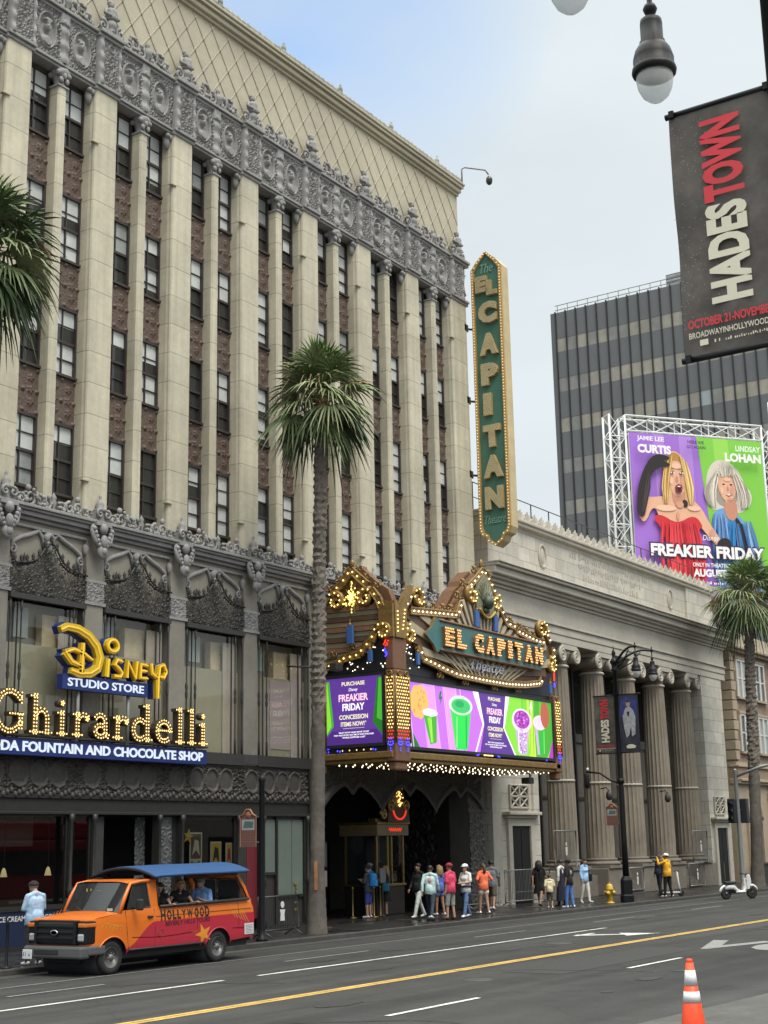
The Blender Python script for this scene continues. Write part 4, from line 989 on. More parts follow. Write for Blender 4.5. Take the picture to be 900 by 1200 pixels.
# ---------------------------------------------------------------- ticket booth
t = thing('ticket_booth', 'small gilded ticket booth with glowing crest under the marquee', 'ticket booth', (43.2, 29.3, 0))
BRASS = mat('brass', (.36, .26, .1), .35, metal=.8, var=.15, vscale=10); BDK = mat('booth_panel', (.035, .03, .028), .35, var=.2)
x0, x1, y0, y1 = 42.7, 44.5, 28.6, 30.0
b = MB(); b.bbox(x0, x1, y0, y1, 0, 1.0, BDK, .03); b.bbox(x0 - .05, x1 + .05, y0 - .05, y1, .98, 1.06, BRASS, .01); b.build('base', t)
b = MB()
for x in (x0 + .04, x0 + .75, x0 + 1.0, x1 - .04): b.bbox(x - .035, x + .035, y0 - .01, y0 + .08, 1.06, 2.72, BRASS, .01)
b.bbox(x0, x0 + .08, y1 - .1, y1, 1.06, 2.72, BRASS, .01); b.build('frame', t)
b = MB(); b.quad((x0 + .04, y0 + .03, 1.06), (x1 - .04, y0 + .03, 1.06), (x1 - .04, y0 + .03, 2.72), (x0 + .04, y0 + .03, 2.72), GLASSD); b.quad((x0 + .02, y1, 1.06), (x0 + .02, y0 + .04, 1.06), (x0 + .02, y0 + .04, 2.72), (x0 + .02, y1, 2.72), GLASSD); b.build('glazing', t)
b = MB(); b.box(x0 + .1, x1 - .1, y0 + .5, y0 + .55, 1.06, 2.7, mat('booth_back', (.05, .06, .065), .5)); b.build('back_panel', t)
b = MB(); b.bbox(x0 - .12, x1 + .12, y0 - .14, y1 + .1, 2.72, 3.12, mat('booth_fascia', (.2, .15, .08), .5, var=.15), .02); b.bbox(x0 - .16, x1 + .16, y0 - .18, y1 + .12, 3.12, 3.2, BRASS, .015); b.bbox(x0 - .05, x0 + .7, y0 - .05, y0 + .3, 3.2, 3.34, BRASS, .02)
b.build('fascia', t)
b = MB(); cx = x1 - .78; FM = FF(cx, y0 - .12, 3.2)
b.poly([(-.72, 0), (.72, 0), (.62, .5), (.42, .7), (.4, 1.0), (0, 1.5), (-.4, 1.0), (-.42, .7), (-.62, .5)], mat('crest_brown', (.05, .03, .018), .5), FM, .2)
b.curl((-.5, .55), .22, BRASS, FM @ Matrix.Translation((0, 0, .2)), t=.05, a0=0, ccw=1); b.curl((.5, .55), .22, BRASS, FM @ Matrix.Translation((0, 0, .2)), t=.05, a0=PI, ccw=-1)
b.curl((-.85, .25), .2, BRASS, FM @ Matrix.Translation((0, 0, .1)), t=.07, a0=PI, ccw=-1)
c_ = b.build('crest', t)
b = MB(); rg = random.Random(4); b.bulbs([(rg.gauss(0, .1), .55 + .8 * i / 40, .24) for i in range(40)], .03, glow('flame_bulb', (1, .55, .15), 2.2), FM); b.build('flame_bulbs', c_)
b = MB(); b.tube([(.42 * math.cos(a), .45 + .36 * math.sin(a), .24) for a in np.linspace(-PI * .95, -PI * .05, 12)], .035, glow('red_neon', (1, .06, .03), .6), 6, M=FM)
b.tube([(cx - .4 + .8 * i / 30, y0 - .15, 2.93 + .06 * math.sin(i * 1.3)) for i in range(31)], .016, MATS['red_neon'], 5); b.build('red_neon', c_)
for i, (x, y) in enumerate(((40.6, 29.4), (41.2, 28.6), (41.9, 28.2), (42.6, 28.4))):
    b = MB(); b.lathe([(.16, 0), (.16, .02), (.05, .05), (.028, .08), (.028, .95), (.045, .97), (.03, 1.02), (0, 1.03)], BRASS, (x, y, 0), 12)
    tag(b.build('rope_post'), ('brass rope post deep in the entrance beside the notice boards', 'brass rope post between the notice boards and booth', 'brass rope post standing by the street corner of the booth', 'brass rope post right in front of the booth window')[i], 'rope post', 'brass rope posts by the ticket booth')
b = MB(); b.lathe([(.14, 0), (.14, .02), (.02, .04), (.02, 1.15)], IRONF, (42.3, 28.1, 0), 10); b.bbox(42.12, 42.48, 28.06, 28.12, 1.12, 1.62, mat('grey_sign_face', (.16, .17, .17), .4), .02); tag(b.build('sign_stand'), 'grey sign on a thin stand before the ticket booth window', 'sign')

# ---------------------------------------------------------------- the marquee
GILT = mat('gilded_plaster', (.25, .155, .05), .42, metal=.35, var=.25, vscale=9, stain=.15, sscale=2)
BRN = mat('brown_sheet_metal', (.17, .085, .045), .55, var=.12, vscale=3)
BLKM = mat('black_sign_steel', (.018, .02, .024), .45)
TEAL = mat('teal_enamel', (.05, .16, .16), .4, var=.12, vscale=4); SIDEP = mat('striped_side_panel', (.2, .15, .085), .6, var=.1)
FAN1 = mat('fan_rib_pale', (.42, .36, .25), .5, var=.15, vscale=5); FAN2 = mat('fan_rib_brown', (.12, .07, .045), .5, var=.15, vscale=5)
YB = glow('yellow_bulb', (1, .72, .22), 2.2); WB = glow('white_bulb', (1, .86, .6), 2.6); RB = glow('red_bulb', (1, .04, .02), 1.4); BB = glow('blue_bulb', (.06, .06, 1), 1.6); OB = glow('orange_bulb', (1, .56, .2), 1.5)
MY = 25.15; MX = 38.55                                     # front face and side face planes
mq = thing('theatre_marquee', 'gilded box marquee with lit screens, fan crest and hundreds of bulbs over the entrance', 'marquee', (44, 26.6, 5))
FM = FF(0, MY, 0); SM = SF(MX, 0, 0)                       # front: (X, Z); side: (-Y, Z)
b = MB()
b.box(MX + .1, 50.2, MY + .1, F - .02, 5.3, 8.0, BLKM); b.box(MX + .3, 49.6, MY + .35, F - .02, 8.0, 8.7, BLKM); b.build('cabinet', mq)
b = MB(); b.bbox(MX - .1, 50.35, MY - .1, F - .03, 5.12, 5.34, GILT, .03); b.bbox(MX - .02, 50.25, MY - .02, F - .03, 5.0, 5.12, GILT, .02); so = b.build('soffit', mq)
b = MB()
rg = random.Random(6)
for i in range(26):
    for j in range(5): b.bulbs([(MX + .35 + i * .44 + .22 * (j % 2) + rg.uniform(-.05, .05), MY + .15 + j * .55 + rg.uniform(-.06, .06), 4.98)], rg.choice((.026, .032, .032)), WB)
b.build('soffit_bulbs', so)
# support rods under the marquee
b = MB()
for x, y in ((39.2, 27.6), (39.4, 25.6)): b.tube([(x, y, 5.0), (x, y, 4.4)], .025, IRONW, 6)
b.build('hanger_rod', so)
# corner pylon, right pylon, left end pylon: bulb columns with tassel tips
def pylon(x0, x1, y0, y1, side=False):
    p = MB(); p.bbox(x0, x1, y0, y1, 5.0, 7.95, BRN, .04); p.bbox(x0 + .08, x1 - .08, y0 + .06, y1, 4.72, 5.0, BRN, .06); p = p.build('pylon', mq)
    b = MB(); r_ = MB(); bl_ = MB(); g = MB()
    faces = [(FF(0, y0, 0), x0, x1)]
    if side: faces.append((SF(x0, 0, 0), -y1, -y0))
    for M_, a, c in faces:
        n = max(2, int((c - a - .12) / .13))
        for j in range(19):
            zz = 5.75 + j * .108; q = r_ if j < 3 else b
            q.bulbs([(a + .09 + (c - a - .18) * (i + .5 * (j % 2)) / n, zz, .02) for i in range(n + 1 - (j % 2))], .028, RB if j < 3 else YB, M_)
        for cx in ((a + .25 * (c - a), a + .75 * (c - a)) if c - a > .6 else ((a + c) / 2,)):
            bl_.bulbs([(cx + dx, 5.62 - dz, .03) for dx, dz in ((-.08, 0), (.08, 0), (0, 0), (-.05, .1), (.05, .1), (0, .1), (0, .2), (-.1, .06), (.1, .06), (0, .28), (-.04, -.1), (.04, -.1))], .034, BB, M_)
            g.curl((cx, 7.82), .12, GILT, M_ @ Matrix.Translation((0, 0, .03)), t=.03, a0=-PI / 2, ccw=1); 
        for e in (a + .03, c - .03): g.tube([(e, 5.6, .02), (e, 7.75, .02)], .03, GILT, 6, M=M_)
    b.build('yellow_bulbs', p); r_.build('red_bulbs', p); bl_.build('blue_bulbs', p); g.build('gilt_edge', p)
pylon(MX - .06, MX + .82, MY - .2, MY + .17, True); pylon(50.0, 50.5, MY - .1, MY + .3); pylon(MX - .08, MX + .2, 27.72, 27.98, True)
# ----- screens
def scr(name, m_, w_, h_):
    f = MB(); t = .1
    f.box(-t, 0, -t, h_ + t, -.06, .06, BLKM, m_); f.box(w_, w_ + t, -t, h_ + t, -.06, .06, BLKM, m_); f.box(0, w_, -t, 0, -.06, .06, BLKM, m_); f.box(0, w_, h_, h_ + t, -.06, .06, BLKM, m_)
    return f.build(name, mq)
PUR = led((88, 52, 140)); PURD = led((70, 38, 118)); VIO = led((190, 110, 232)); LIL = led((216, 150, 240)); LGR = led((130, 210, 60)); MGR = led((70, 165, 50)); DGR = led((34, 110, 36)); WHT = led((250, 246, 250)); PNK = led((255, 205, 225)); CRM = led((232, 228, 190)); ORGL = led((236, 178, 100)); GRN2 = led((40, 210, 80)); YGR = led((190, 225, 70)); MAG = led((170, 60, 175)); BROWNL = led((176, 92, 70)); GREYL = led((190, 170, 205))
def words(b, m_, cx, base, sc_, z):
    for s_, y, h, w_, mm in (('PURCHASE', 1.78, .13, .9, CRM), ('FREAKIER', 1.28, .23, 1.15, PNK), ('FRIDAY', .98, .23, .86, WHT), ('CONCESSION', .7, .15, 1.12, CRM), ('ITEMS NOW!*', .48, .15, 1.0, CRM), ('*MUST SHOW VALID MOVIE TICKET', .26, .05, 1.2, WHT), ('ONLY VALID ON DAY AND TIME OF TICKET PURCHASED', .18, .05, 1.55, WHT), ('WHILE SUPPLIES LAST', .1, .05, .9, WHT)):
        b.text(s_, mm, m_ @ Matrix.Translation((cx, base + y * sc_, z)), w_ * sc_, h * sc_, 0, bold=.03, center=True)
    b.text('Disney', WHT, m_ @ Matrix.Translation((cx, base + 1.57 * sc_, z)), .36 * sc_, .13 * sc_, 0, bold=.01, shear=.25, center=True)
    b.poly([(cx - .42 * sc_, base + .41 * sc_), (cx + .42 * sc_, base + .41 * sc_), (cx + .42 * sc_, base + .42 * sc_), (cx - .42 * sc_, base + .42 * sc_)], CRM, m_, z=z)
# side screen: local x runs towards the street
ws, hs = 2.3, 2.18; sm = SM @ Matrix.Translation((-27.75, 5.62, .02)); s1 = scr('side_screen', sm, ws, hs)
b = MB(); b.poly([(0, 0), (ws, 0), (ws, hs), (0, hs)], PUR, sm, .01)
b.poly([(.02, .25), (.35, .62), (.18, 2.1), (.02, 2.1)], MGR, sm, z=.013); b.poly([(.02, .3), (.26, .62), (.1, 2.05), (.02, 2.05)], LGR, sm, z=.016)
b.poly([(2.28, .25), (1.9, .68), (2.1, 2.12), (2.28, 2.12)], DGR, sm, z=.013); b.poly([(2.28, .7), (2.06, .8), (2.16, 2.1), (2.28, 2.1)], MGR, sm, z=.016); b.poly([(0, 0), (ws, 0), (ws, .16), (2.05, .45), (.3, .45), (0, .16)], PURD, sm, z=.0125)
sp = b.build('picture', s1); b = MB(); words(b, sm, ws / 2, .1, 1.02, .02); b.build('lettering', s1)
wf, hf = 10.42, 2.12; fm = FM @ Matrix.Translation((39.45, 5.52, .02)); s2 = scr('front_screen', fm, wf, hf)
b = MB(); b.poly([(0, 0), (wf, 0), (wf, hf), (0, hf)], VIO, fm, .01)
b.poly([(1.2, 0), (2.1, 0), (1.7, hf), (.9, hf)], LIL, fm, z=.0125); b.poly([(2.7, 0), (3.6, 0), (3.2, hf), (2.4, hf)], LIL, fm, z=.0125); b.poly([(0, 0), (.75, 0), (0, .85)], DGR, fm, z=.013)
b.poly([(4.75, 0), (7.3, 0), (6.55, .95), (7.05, hf), (4.7, hf), (5.1, .95)], PUR, fm, z=.014)
b.poly([(4.35, hf), (4.75, hf), (5.1, 1.0), (4.5, 0), (4.4, 0), (4.98, 1.0)], WHT, fm, z=.016)
b.poly([(6.75, hf), (7.05, hf), (6.6, .95), (7.4, 0), (7.3, 0), (6.5, .95)], WHT, fm, z=.016)
b.poly([(7.05, hf), (wf, hf), (wf, 0), (7.4, 0), (6.6, .95)], LGR, fm, z=.0155); b.poly([(8.4, hf), (8.9, hf), (9.0, 0), (8.5, 0)], YGR, fm, z=.017); b.poly([(8.9, hf), (wf, hf), (wf, .6), (9.9, 0), (9.0, 0)], MGR, fm, z=.0172); b.poly([(10.0, 0), (wf, 0), (wf, .7)], MAG, fm, z=.018)
def ell(cx, cy, a, c, n=24): return [(cx + a * math.cos(2 * PI * i / n), cy + c * math.sin(2 * PI * i / n)) for i in range(n)]
Z = .02
def wid(p, c, k=1.55): return [(c + (q[0] - c) * k, q[1]) for q in p]
b.poly(wid([(.75 + .38 * math.cos(a) * (1 + .05 * math.cos(9 * a)), 1.5 + .56 * math.sin(a) * (1 + .05 * math.cos(9 * a))) for a in np.linspace(0, 2 * PI, 40)[:-1]], .75), ORGL, fm, z=Z)
rg = random.Random(2)
for i in range(14): b.poly(wid(ell(.75 + rg.uniform(-.22, .22), 1.5 + rg.uniform(-.35, .35), .035, .05, 8), .75), led((214, 150, 70)), fm, z=Z + .003)
b.poly(wid([(1.2, 1.08), (1.75, 1.2), (1.72, .2), (1.45, .12)], 1.55), MGR, fm, z=Z); b.poly(wid([(1.35, .98), (1.52, 1.05), (1.58, .2), (1.5, .16)], 1.55), LGR, fm, z=Z + .003); b.poly(wid(ell(1.47, 1.18, .31, .13), 1.55), WHT, fm, z=Z + .004)
b.poly(wid([(3.0, 1.55), (3.95, 1.5), (3.72, .04), (3.2, .04)], 3.48), led((90, 200, 90)), fm, z=Z); b.poly(wid([(3.12, 1.3), (3.85, 1.3), (3.7, .04), (3.24, .04)], 3.48), GRN2, fm, z=Z + .003); b.poly(wid(ell(3.48, 1.56, .52, .34), 3.48), led((200, 230, 205)), fm, z=Z + .004); b.poly(wid(ell(3.48, 1.54, .42, .25), 3.48), led((60, 190, 100)), fm, z=Z + .006); b.poly(wid(ell(3.42, 1.6, .2, .12), 3.48), led((30, 160, 90)), fm, z=Z + .008)
b.poly(wid([(7.55, 1.35), (8.35, 1.3), (8.15, .05), (7.75, .05)], 7.95), GREYL, fm, z=Z); b.poly(wid(ell(7.95, 1.3, .5, .45), 7.95), led((225, 205, 235)), fm, z=Z + .003); b.poly(wid(ell(7.95, 1.34, .4, .34), 7.95), MAG, fm, z=Z + .005)
for i in range(40): b.poly(wid(ell(7.95 + rg.uniform(-.17, .17), .1 + rg.uniform(0, .9), .03, .04, 6), 7.95), rg.choice((MAG, WHT, VIO)), fm, z=Z + .004)
for i in range(26): b.poly(wid(ell(7.95 + rg.uniform(-.3, .3), 1.34 + rg.uniform(-.24, .24), .035, .04, 6), 7.95), rg.choice((LIL, PURD)), fm, z=Z + .007)
b.poly(wid([(9.12, 1.25), (9.72, 1.2), (9.55, .1), (9.25, .1)], 9.5), led((52, 175, 60)), fm, z=Z); b.poly(wid([(9.15, 1.2), (9.3, 1.2), (9.38, .1), (9.25, .1)], 9.5), GREYL, fm, z=Z + .003); b.poly(wid(ell(9.42, 1.3, .34, .28), 9.5), PNK, fm, z=Z + .004); b.poly(wid(ell(9.72, 1.62, .24, .5), 9.5), BROWNL, fm, z=Z + .005)
for (cx, z0_, z1_, wd, c) in ((1.42, .2, .95, .05, (160, 235, 110)), (3.08, .1, 1.15, .09, (130, 240, 130)), (3.75, .1, 1.2, .06, (30, 150, 60)), (9.62, .15, 1.0, .07, (110, 220, 100)), (7.6, .15, 1.0, .06, (250, 235, 255))): b.poly([(cx, z0_), (cx + wd, z0_), (cx + wd * 1.6, z1_), (cx + wd * .6, z1_)], led(c), fm, z=Z + .009)
for k in range(9): x_ = rg.uniform(.1, 4.2); b.poly([(x_, 0), (x_ + .05, 0), (x_ - .25, hf), (x_ - .32, hf)], led((226, 170, 246)), fm, z=.0145)
for k in range(7): x_ = rg.uniform(7.6, 10.0); b.poly([(x_, .1), (x_ + .06, .1), (x_ + .2, hf), (x_ + .1, hf)], led((110, 196, 52)), fm, z=.0185)
for cx, cy in ((2.1, 1.75), (8.7, 1.85)): b.poly([(cx, cy + .2), (cx + .12, cy + .2), (cx + .05, cy + .02), (cx + .16, cy + .02), (cx - .02, cy - .28), (cx + .03, cy - .08), (cx - .08, cy - .08)], WHT if cx > 5 else DGR, fm, z=Z)
b.build('picture', s2); b = MB(); words(b, fm, 5.88, .1, 1.0, .03); b.build('lettering', s2)
# black band over the screens with scattered sparkle lamps
b = MB(); b.poly([(38.7, 7.9), (50.15, 7.9), (50.15, 9.0), (49.0, 8.5), (48.9, 8.3), (41, 8.3), (40.1, 8.9), (38.7, 9.6)], BLKM, FM, -.0 + .02, z=-.1); b.poly([(-27.9, 7.95), (-25.2, 7.95), (-25.2, 9.4), (-25.7, 9.0), (-26.2, 8.5), (-27.9, 8.2)], BLKM, SM, .02, z=-.1)
o = b.build('black_band', mq); b = MB(); rg = random.Random(8)
b.bulbs([(rg.uniform(39.5, 40.4), rg.uniform(8.0, 8.9), -.06) for i in range(16)], .025, WB, FM); b.bulbs([(rg.uniform(-26.9, -25.3), rg.uniform(8.0, 8.35) + (.4 if i % 3 == 0 else 0), -.06) for i in range(22)], .025, WB, SM); b.build('sparkle_bulbs', o)
# ----- front fan panel
top = [(39.55, 9.98), (41.6, 10.12), (42.7, 10.2), (43.05, 10.75), (43.6, 11.3), (44.2, 11.75), (44.7, 12.1), (45.15, 11.75), (45.6, 11.3), (45.95, 10.85), (46.45, 10.33), (47.1, 10.24), (47.2, 10.12), (47.9, 10.0), (48.0, 9.9), (48.85, 9.86), (49.5, 9.9), (50.0, 9.9), (50.0, 9.3), (49.6, 8.75), (49.0, 8.4)]
bot = [(48.9, 8.3), (47.7, 8.2), (47.6, 8.12), (46.2, 8.06), (44.5, 8.06), (42.7, 8.1), (42.6, 8.18), (41.8, 8.2), (41.7, 8.3), (41.0, 8.34), (40.9, 8.45), (40.35, 8.46), (40.15, 8.85), (39.9, 9.1), (39.6, 9.3)]
outl = top + bot
b = MB(); b.poly(outl, BRN, FM, .3, z=-.33)
b.poly([(p[0], p[1]) for p in ((42.3, 10.1), (43.0, 10.7), (43.55, 11.3), (43.9, 11.5), (44.0, 11.7), (44.25, 11.85), (44.7, 12.15), (45.2, 11.8), (45.3, 11.65), (45.75, 11.3), (46.2, 10.8), (46.6, 10.5), (47.0, 10.55), (47.35, 10.75), (47.75, 10.55), (48.1, 10.6), (49.0, 10.5), (49.2, 9.9))], BRN, FM, .5, z=-.95); fp = b.build('fan_panel', mq)
b = MB(); cx, cz = 44.65, 8.3
def inside(x, z):
    c = False; n = len(outl)
    for i in range(n):
        (x1, z1), (x2, z2) = outl[i], outl[(i + 1) % n]
        if (z1 > z) != (z2 > z) and x < (x2 - x1) * (z - z1) / (z2 - z1) + x1: c = not c
    return c
def reach(a, x0=cx, z0=cz):
    r = .3
    while inside(x0 + (r + .12) * math.cos(a), z0 + (r + .12) * math.sin(a)) and r < 8: r += .05
    return r
nr = 44
for i in range(nr):                                       # ribs radiating above the ribbon
    a = R(4) + (PI - R(8)) * (i + .5) / nr; h = (PI - R(8)) / nr * .46; r0, r1 = .75, reach(a)
    if r1 > r0 + .2:
        m_ = FAN1 if i % 2 else FAN2; dz = .06 if i % 2 else 0
        b.poly([(cx + r0 * math.cos(a - h), cz + r0 * math.sin(a - h)), (cx + r1 * math.cos(a - h), cz + r1 * math.sin(a - h)), (cx + r1 * math.cos(a + h), cz + r1 * math.sin(a + h)), (cx + r0 * math.cos(a + h), cz + r0 * math.sin(a + h))], m_, FM, .07 + dz, z=-.03)
for i in range(30):                                       # short shell ribs below it
    xa = 41.2 + 7.0 * (i + .5) / 30; zt = 8.86; xb = 44.65 + (xa - 44.65) * .55
    if not inside(xb, 8.22): continue
    b.poly([(xa - .1, zt), (xb - .05, 8.22), (xb + .05, 8.22), (xa + .1, zt)], FAN1 if i % 2 else FAN2, FM, .05 + .03 * (i % 2), z=.04)
b.build('fan_ribs', fp)
# gilded stepped mouldings with lamps
def trim(pts, m_, name='gilt_trim', sp=.24, t=.11, bl=WB, off=.1):
    b = MB(); bb = MB()
    for i in range(len(pts) - 1):
        p, q = Vector(pts[i]), Vector(pts[i + 1]); L_ = (q - p).length; d = (q - p) / L_; nn = Vector((-d.y, d.x)) * t
        b.poly([(p + nn)[:], (p - nn)[:], (q - nn)[:], (q + nn)[:]][::1], GILT, m_, .12 + .002 * i, z=0)
        b.tube([(*(p + nn)[:], .12), (*(q + nn)[:], .12)], .035, GILT, 5, M=m_); b.tube([(*(p - nn)[:], .12), (*(q - nn)[:], .12)], .035, GILT, 5, M=m_)
        n = max(1, int(L_ / sp))
        for j in range(n): c = p + d * L_ * (j + .5) / n; bb.bulbs([(c.x, c.y, .17)], .04, bl, m_)
    o = b.build(name, mq); bb.build('bulbs', o); return o
trim([(39.7, 10.0), (41.6, 10.14), (42.75, 10.22), (43.05, 10.72)], FM); trim([(45.95, 10.85), (46.4, 10.36), (47.1, 10.28)], FM); trim([(47.15, 10.16), (47.95, 10.04), (48.8, 9.94), (49.4, 9.94)], FM)
trim([(49.05, 8.5), (48.85, 8.32), (47.65, 8.16), (46.2, 8.08), (44.5, 8.08), (42.65, 8.12), (41.75, 8.24), (40.95, 8.38), (40.4, 8.46), (40.15, 8.85)], FM); trim([(50.12, 9.85), (50.1, 9.1)], FM); trim([(43.62, 11.36), (44.15, 11.72), (44.7, 12.12), (45.2, 11.76), (45.58, 11.36)], FM)
def volute(c, r, a0, ccw, m_, t=.13, n=9, bl=YB, turns=1.3):
    b = MB(); b.curl(c, r, GILT, m_ @ Matrix.Translation((0, 0, .08)), t=t, turns=turns, a0=a0, ccw=ccw, n=7, taper=.4, k=26)
    b.poly(ell(c[0], c[1], r * .98, r * .98, 20), BRN, m_, .02, z=-.02); o = b.build('volute', mq); bb = MB()
    for i in range(n):
        q = i / n * .8; an = a0 + ccw * turns * 2 * PI * q; rr = r * (1 - q * .85); bb.bulbs([(c[0] + rr * math.cos(an), c[1] + rr * math.sin(an), .24)], .036, bl, m_)
    bb.build('bulbs', o)
volute((40.15, 10.48), .36, PI, -1, FM); volute((43.82, 11.08), .32, PI * .7, 1, FM); volute((45.5, 11.06), .32, PI * .3, -1, FM); volute((49.2, 10.42), .36, 0, 1, FM); volute((49.85, 9.1), .3, PI / 2, -1, FM); volute((39.55, 9.2), .33, PI * .6, 1, FM)
trim([(39.3, 10.1), (39.55, 10.3), (39.8, 10.62)], FM, t=.09); trim([(49.55, 10.35), (49.9, 10.0)], FM, t=.09)
b = MB()                                                  # small gilt leaf curls running along the mouldings
for i, (x_, z_) in enumerate(((40.7, 10.28), (41.3, 10.34), (41.9, 10.36), (42.45, 10.4), (42.95, 10.95), (43.35, 11.45), (46.3, 10.62), (46.8, 10.5), (47.5, 10.36), (48.1, 10.24), (48.6, 10.16), (41.6, 8.02), (43.3, 7.92), (45.4, 7.9), (47.2, 7.96), (44.2, 12.05), (45.2, 12.05))):
    b = MB()
    for s_ in (-1, 1): b.curl((x_ + s_ * .13, z_), .14, GILT, FM @ Matrix.Translation((0, 0, .04)), t=.04, a0=PI / 2, ccw=s_, turns=1.2, k=12)
    b.ball((x_, z_ + .1, .05), (.06, .1, .05), GILT, 6, 5, FM); b.build('gilt_curl', mq)
b = MB(); b.ball((44.7, 12.35, .05), (.1, .2, .08), GILT, 8, 6, FM); b.build('finial', mq)
for i, (x_, z_) in enumerate(((-27.5, 10.85), (-27.1, 11.15), (-26.8, 11.4), (-26.3, 11.4), (-26.0, 11.1), (-25.6, 10.75), (-27.4, 8.62), (-26.6, 8.8))):
    b = MB()
    for s_ in (-1, 1): b.curl((x_ + s_ * .1, z_), .11, GILT, SM @ Matrix.Translation((0, 0, .04)), t=.035, a0=PI / 2, ccw=s_, turns=1.2, k=12)
    b.build('gilt_curl', mq)
b = MB(); b.ball((-26.56, 11.6, .05), (.09, .16, .08), GILT, 8, 6, SM); b.build('finial', mq)
# brown fork over the corner pylon
b = MB(); b.bbox(38.5, 39.3, MY - .16, MY + .16, 7.95, 9.0, BRN, .04); b.bbox(38.72, 39.08, MY - .12, MY + .3, 9.0, 9.95, BRN, .04); b.poly([(38.6, 9.0), (39.2, 9.0), (39.35, 10.2), (39.75, 10.75), (39.55, 10.85), (39.1, 10.35), (38.9, 10.0), (38.7, 10.2), (38.55, 10.2)], GILT, FM, .16, z=.06); b.poly([(-25.5, 9.0), (-24.95, 9.0), (-24.95, 10.1), (-25.5, 10.3)], GILT, SM, .12, z=.0)
o = b.build('corner_post', mq); b = MB(); b2 = MB()
for m_, xx in ((FM, 39.2), (SM, -25.25)):
    rg = random.Random(3); b.bulbs([(xx + rg.gauss(0, .06), 8.72 + .05 * i / 2, .12) for i in range(8)], .035, RB, m_); b2.bulbs([(xx + rg.gauss(0, .05), 8.38 + .035 * i, .12) for i in range(8)], .038, BB, m_)
b.build('red_bulbs', o); b2.build('blue_bulbs', o); b = MB(); b.bulbs([(39.0 + .03 * i, 9.3 + .13 * i, .24) for i in range(6)] + [(38.7, 9.2 + .13 * i, .24) for i in range(6)], .034, YB, FM); b.build('bulbs', o)
b = MB(); b.bulbs([(50.12 + .02 * (i % 2), 8.95 - .05 * i, .1) for i in range(9)], .04, RB, FM); b.bulbs([(50.12 + .03 * (i % 2), 8.42 - .03 * i, .1) for i in range(5)], .045, BB, FM); b.build('end_bulbs', mq)
# ribbon with the theatre's name
b = MB(); b.poly([(41.4, 9.82), (48.45, 9.78), (48.75, 9.88), (48.8, 9.62), (49.28, 9.3), (48.85, 9.0), (48.7, 8.78), (48.45, 8.84), (41.4, 8.88), (41.1, 8.72), (40.9, 8.98), (40.35, 9.3), (40.85, 9.62), (41.05, 9.95)], TEAL, FM, .1, z=.16, side=GILT)
b.tube([(41.3, 9.86, .28), (48.5, 9.82, .28)], .045, BRN, 6, M=FM); b.tube([(41.3, 8.84, .28), (48.5, 8.8, .28)], .045, BRN, 6, M=FM); rb = b.build('ribbon', mq)
LET = mat('orange_letter', (.34, .17, .06), .45, var=.1)
def letters(word, x, z, h, w_, gap, space, m_, parent, face, side, bulb, d=.12, z0=.26, rows=7, br=.026, bold=.07, dens=1.0):
    for ch in word:
        if ch == ' ': x += space; continue
        wc = w_ * (.55 if ch == 'I' else 1)
        b = MB(); b.text(ch, face, m_ @ Matrix.Translation((x, z, z0)), wc, h, d, bold=bold, side=side); o = b.build('letter', parent)
        v, f = text_geo(ch, bold); xs = [p[0] for p in v]; ys = [p[1] for p in v]; sx = wc / (max(xs) - min(xs)); sy = h / (max(ys) - min(ys)); bb = MB()
        T = [[((v[i][0] - min(xs)) * sx, (v[i][1] - min(ys)) * sy) for i in t] for t in f]
        def hit(px, py):
            for t in T:
                sgn = [(t[(i + 1) % len(t)][0] - t[i][0]) * (py - t[i][1]) - (t[(i + 1) % len(t)][1] - t[i][1]) * (px - t[i][0]) for i in range(len(t))]
                if all(q >= 0 for q in sgn) or all(q <= 0 for q in sgn): return True
            return False
        st = h / rows
        for j in range(rows):
            nx = max(2, int(wc / st * dens))
            for i in range(nx):
                px, py = wc * (i + .5 * (j % 2) + .25) / nx, st * (j + .5)
                if hit(px, py): bb.bulbs([(x + px, z + py, z0 + d + .01)], br, bulb, m_)
        bb.build('bulbs', o); x += wc + gap
letters('EL CAPITAN', 41.45, 8.98, .68, .62, .19, .42, FM, rb, LET, BRN, OB, rows=7, br=.03)
b = MB(); NW = mat('unlit_neon_tube', (.42, .44, .5), .3)
px = [(43.5 + .55 * i / 10 * 4.4 / 2.4 + .12 * math.sin(i * 1.9), 8.52 + .2 * math.sin(i * 1.25), .16) for i in range(24)]
b.tube(px, .018, NW, 5, M=FM); b.text('Theatre', NW, FM @ Matrix.Translation((43.5, 8.4, .15)), 2.4, .38, .02, shear=.3); b.build('script_lettering', mq)
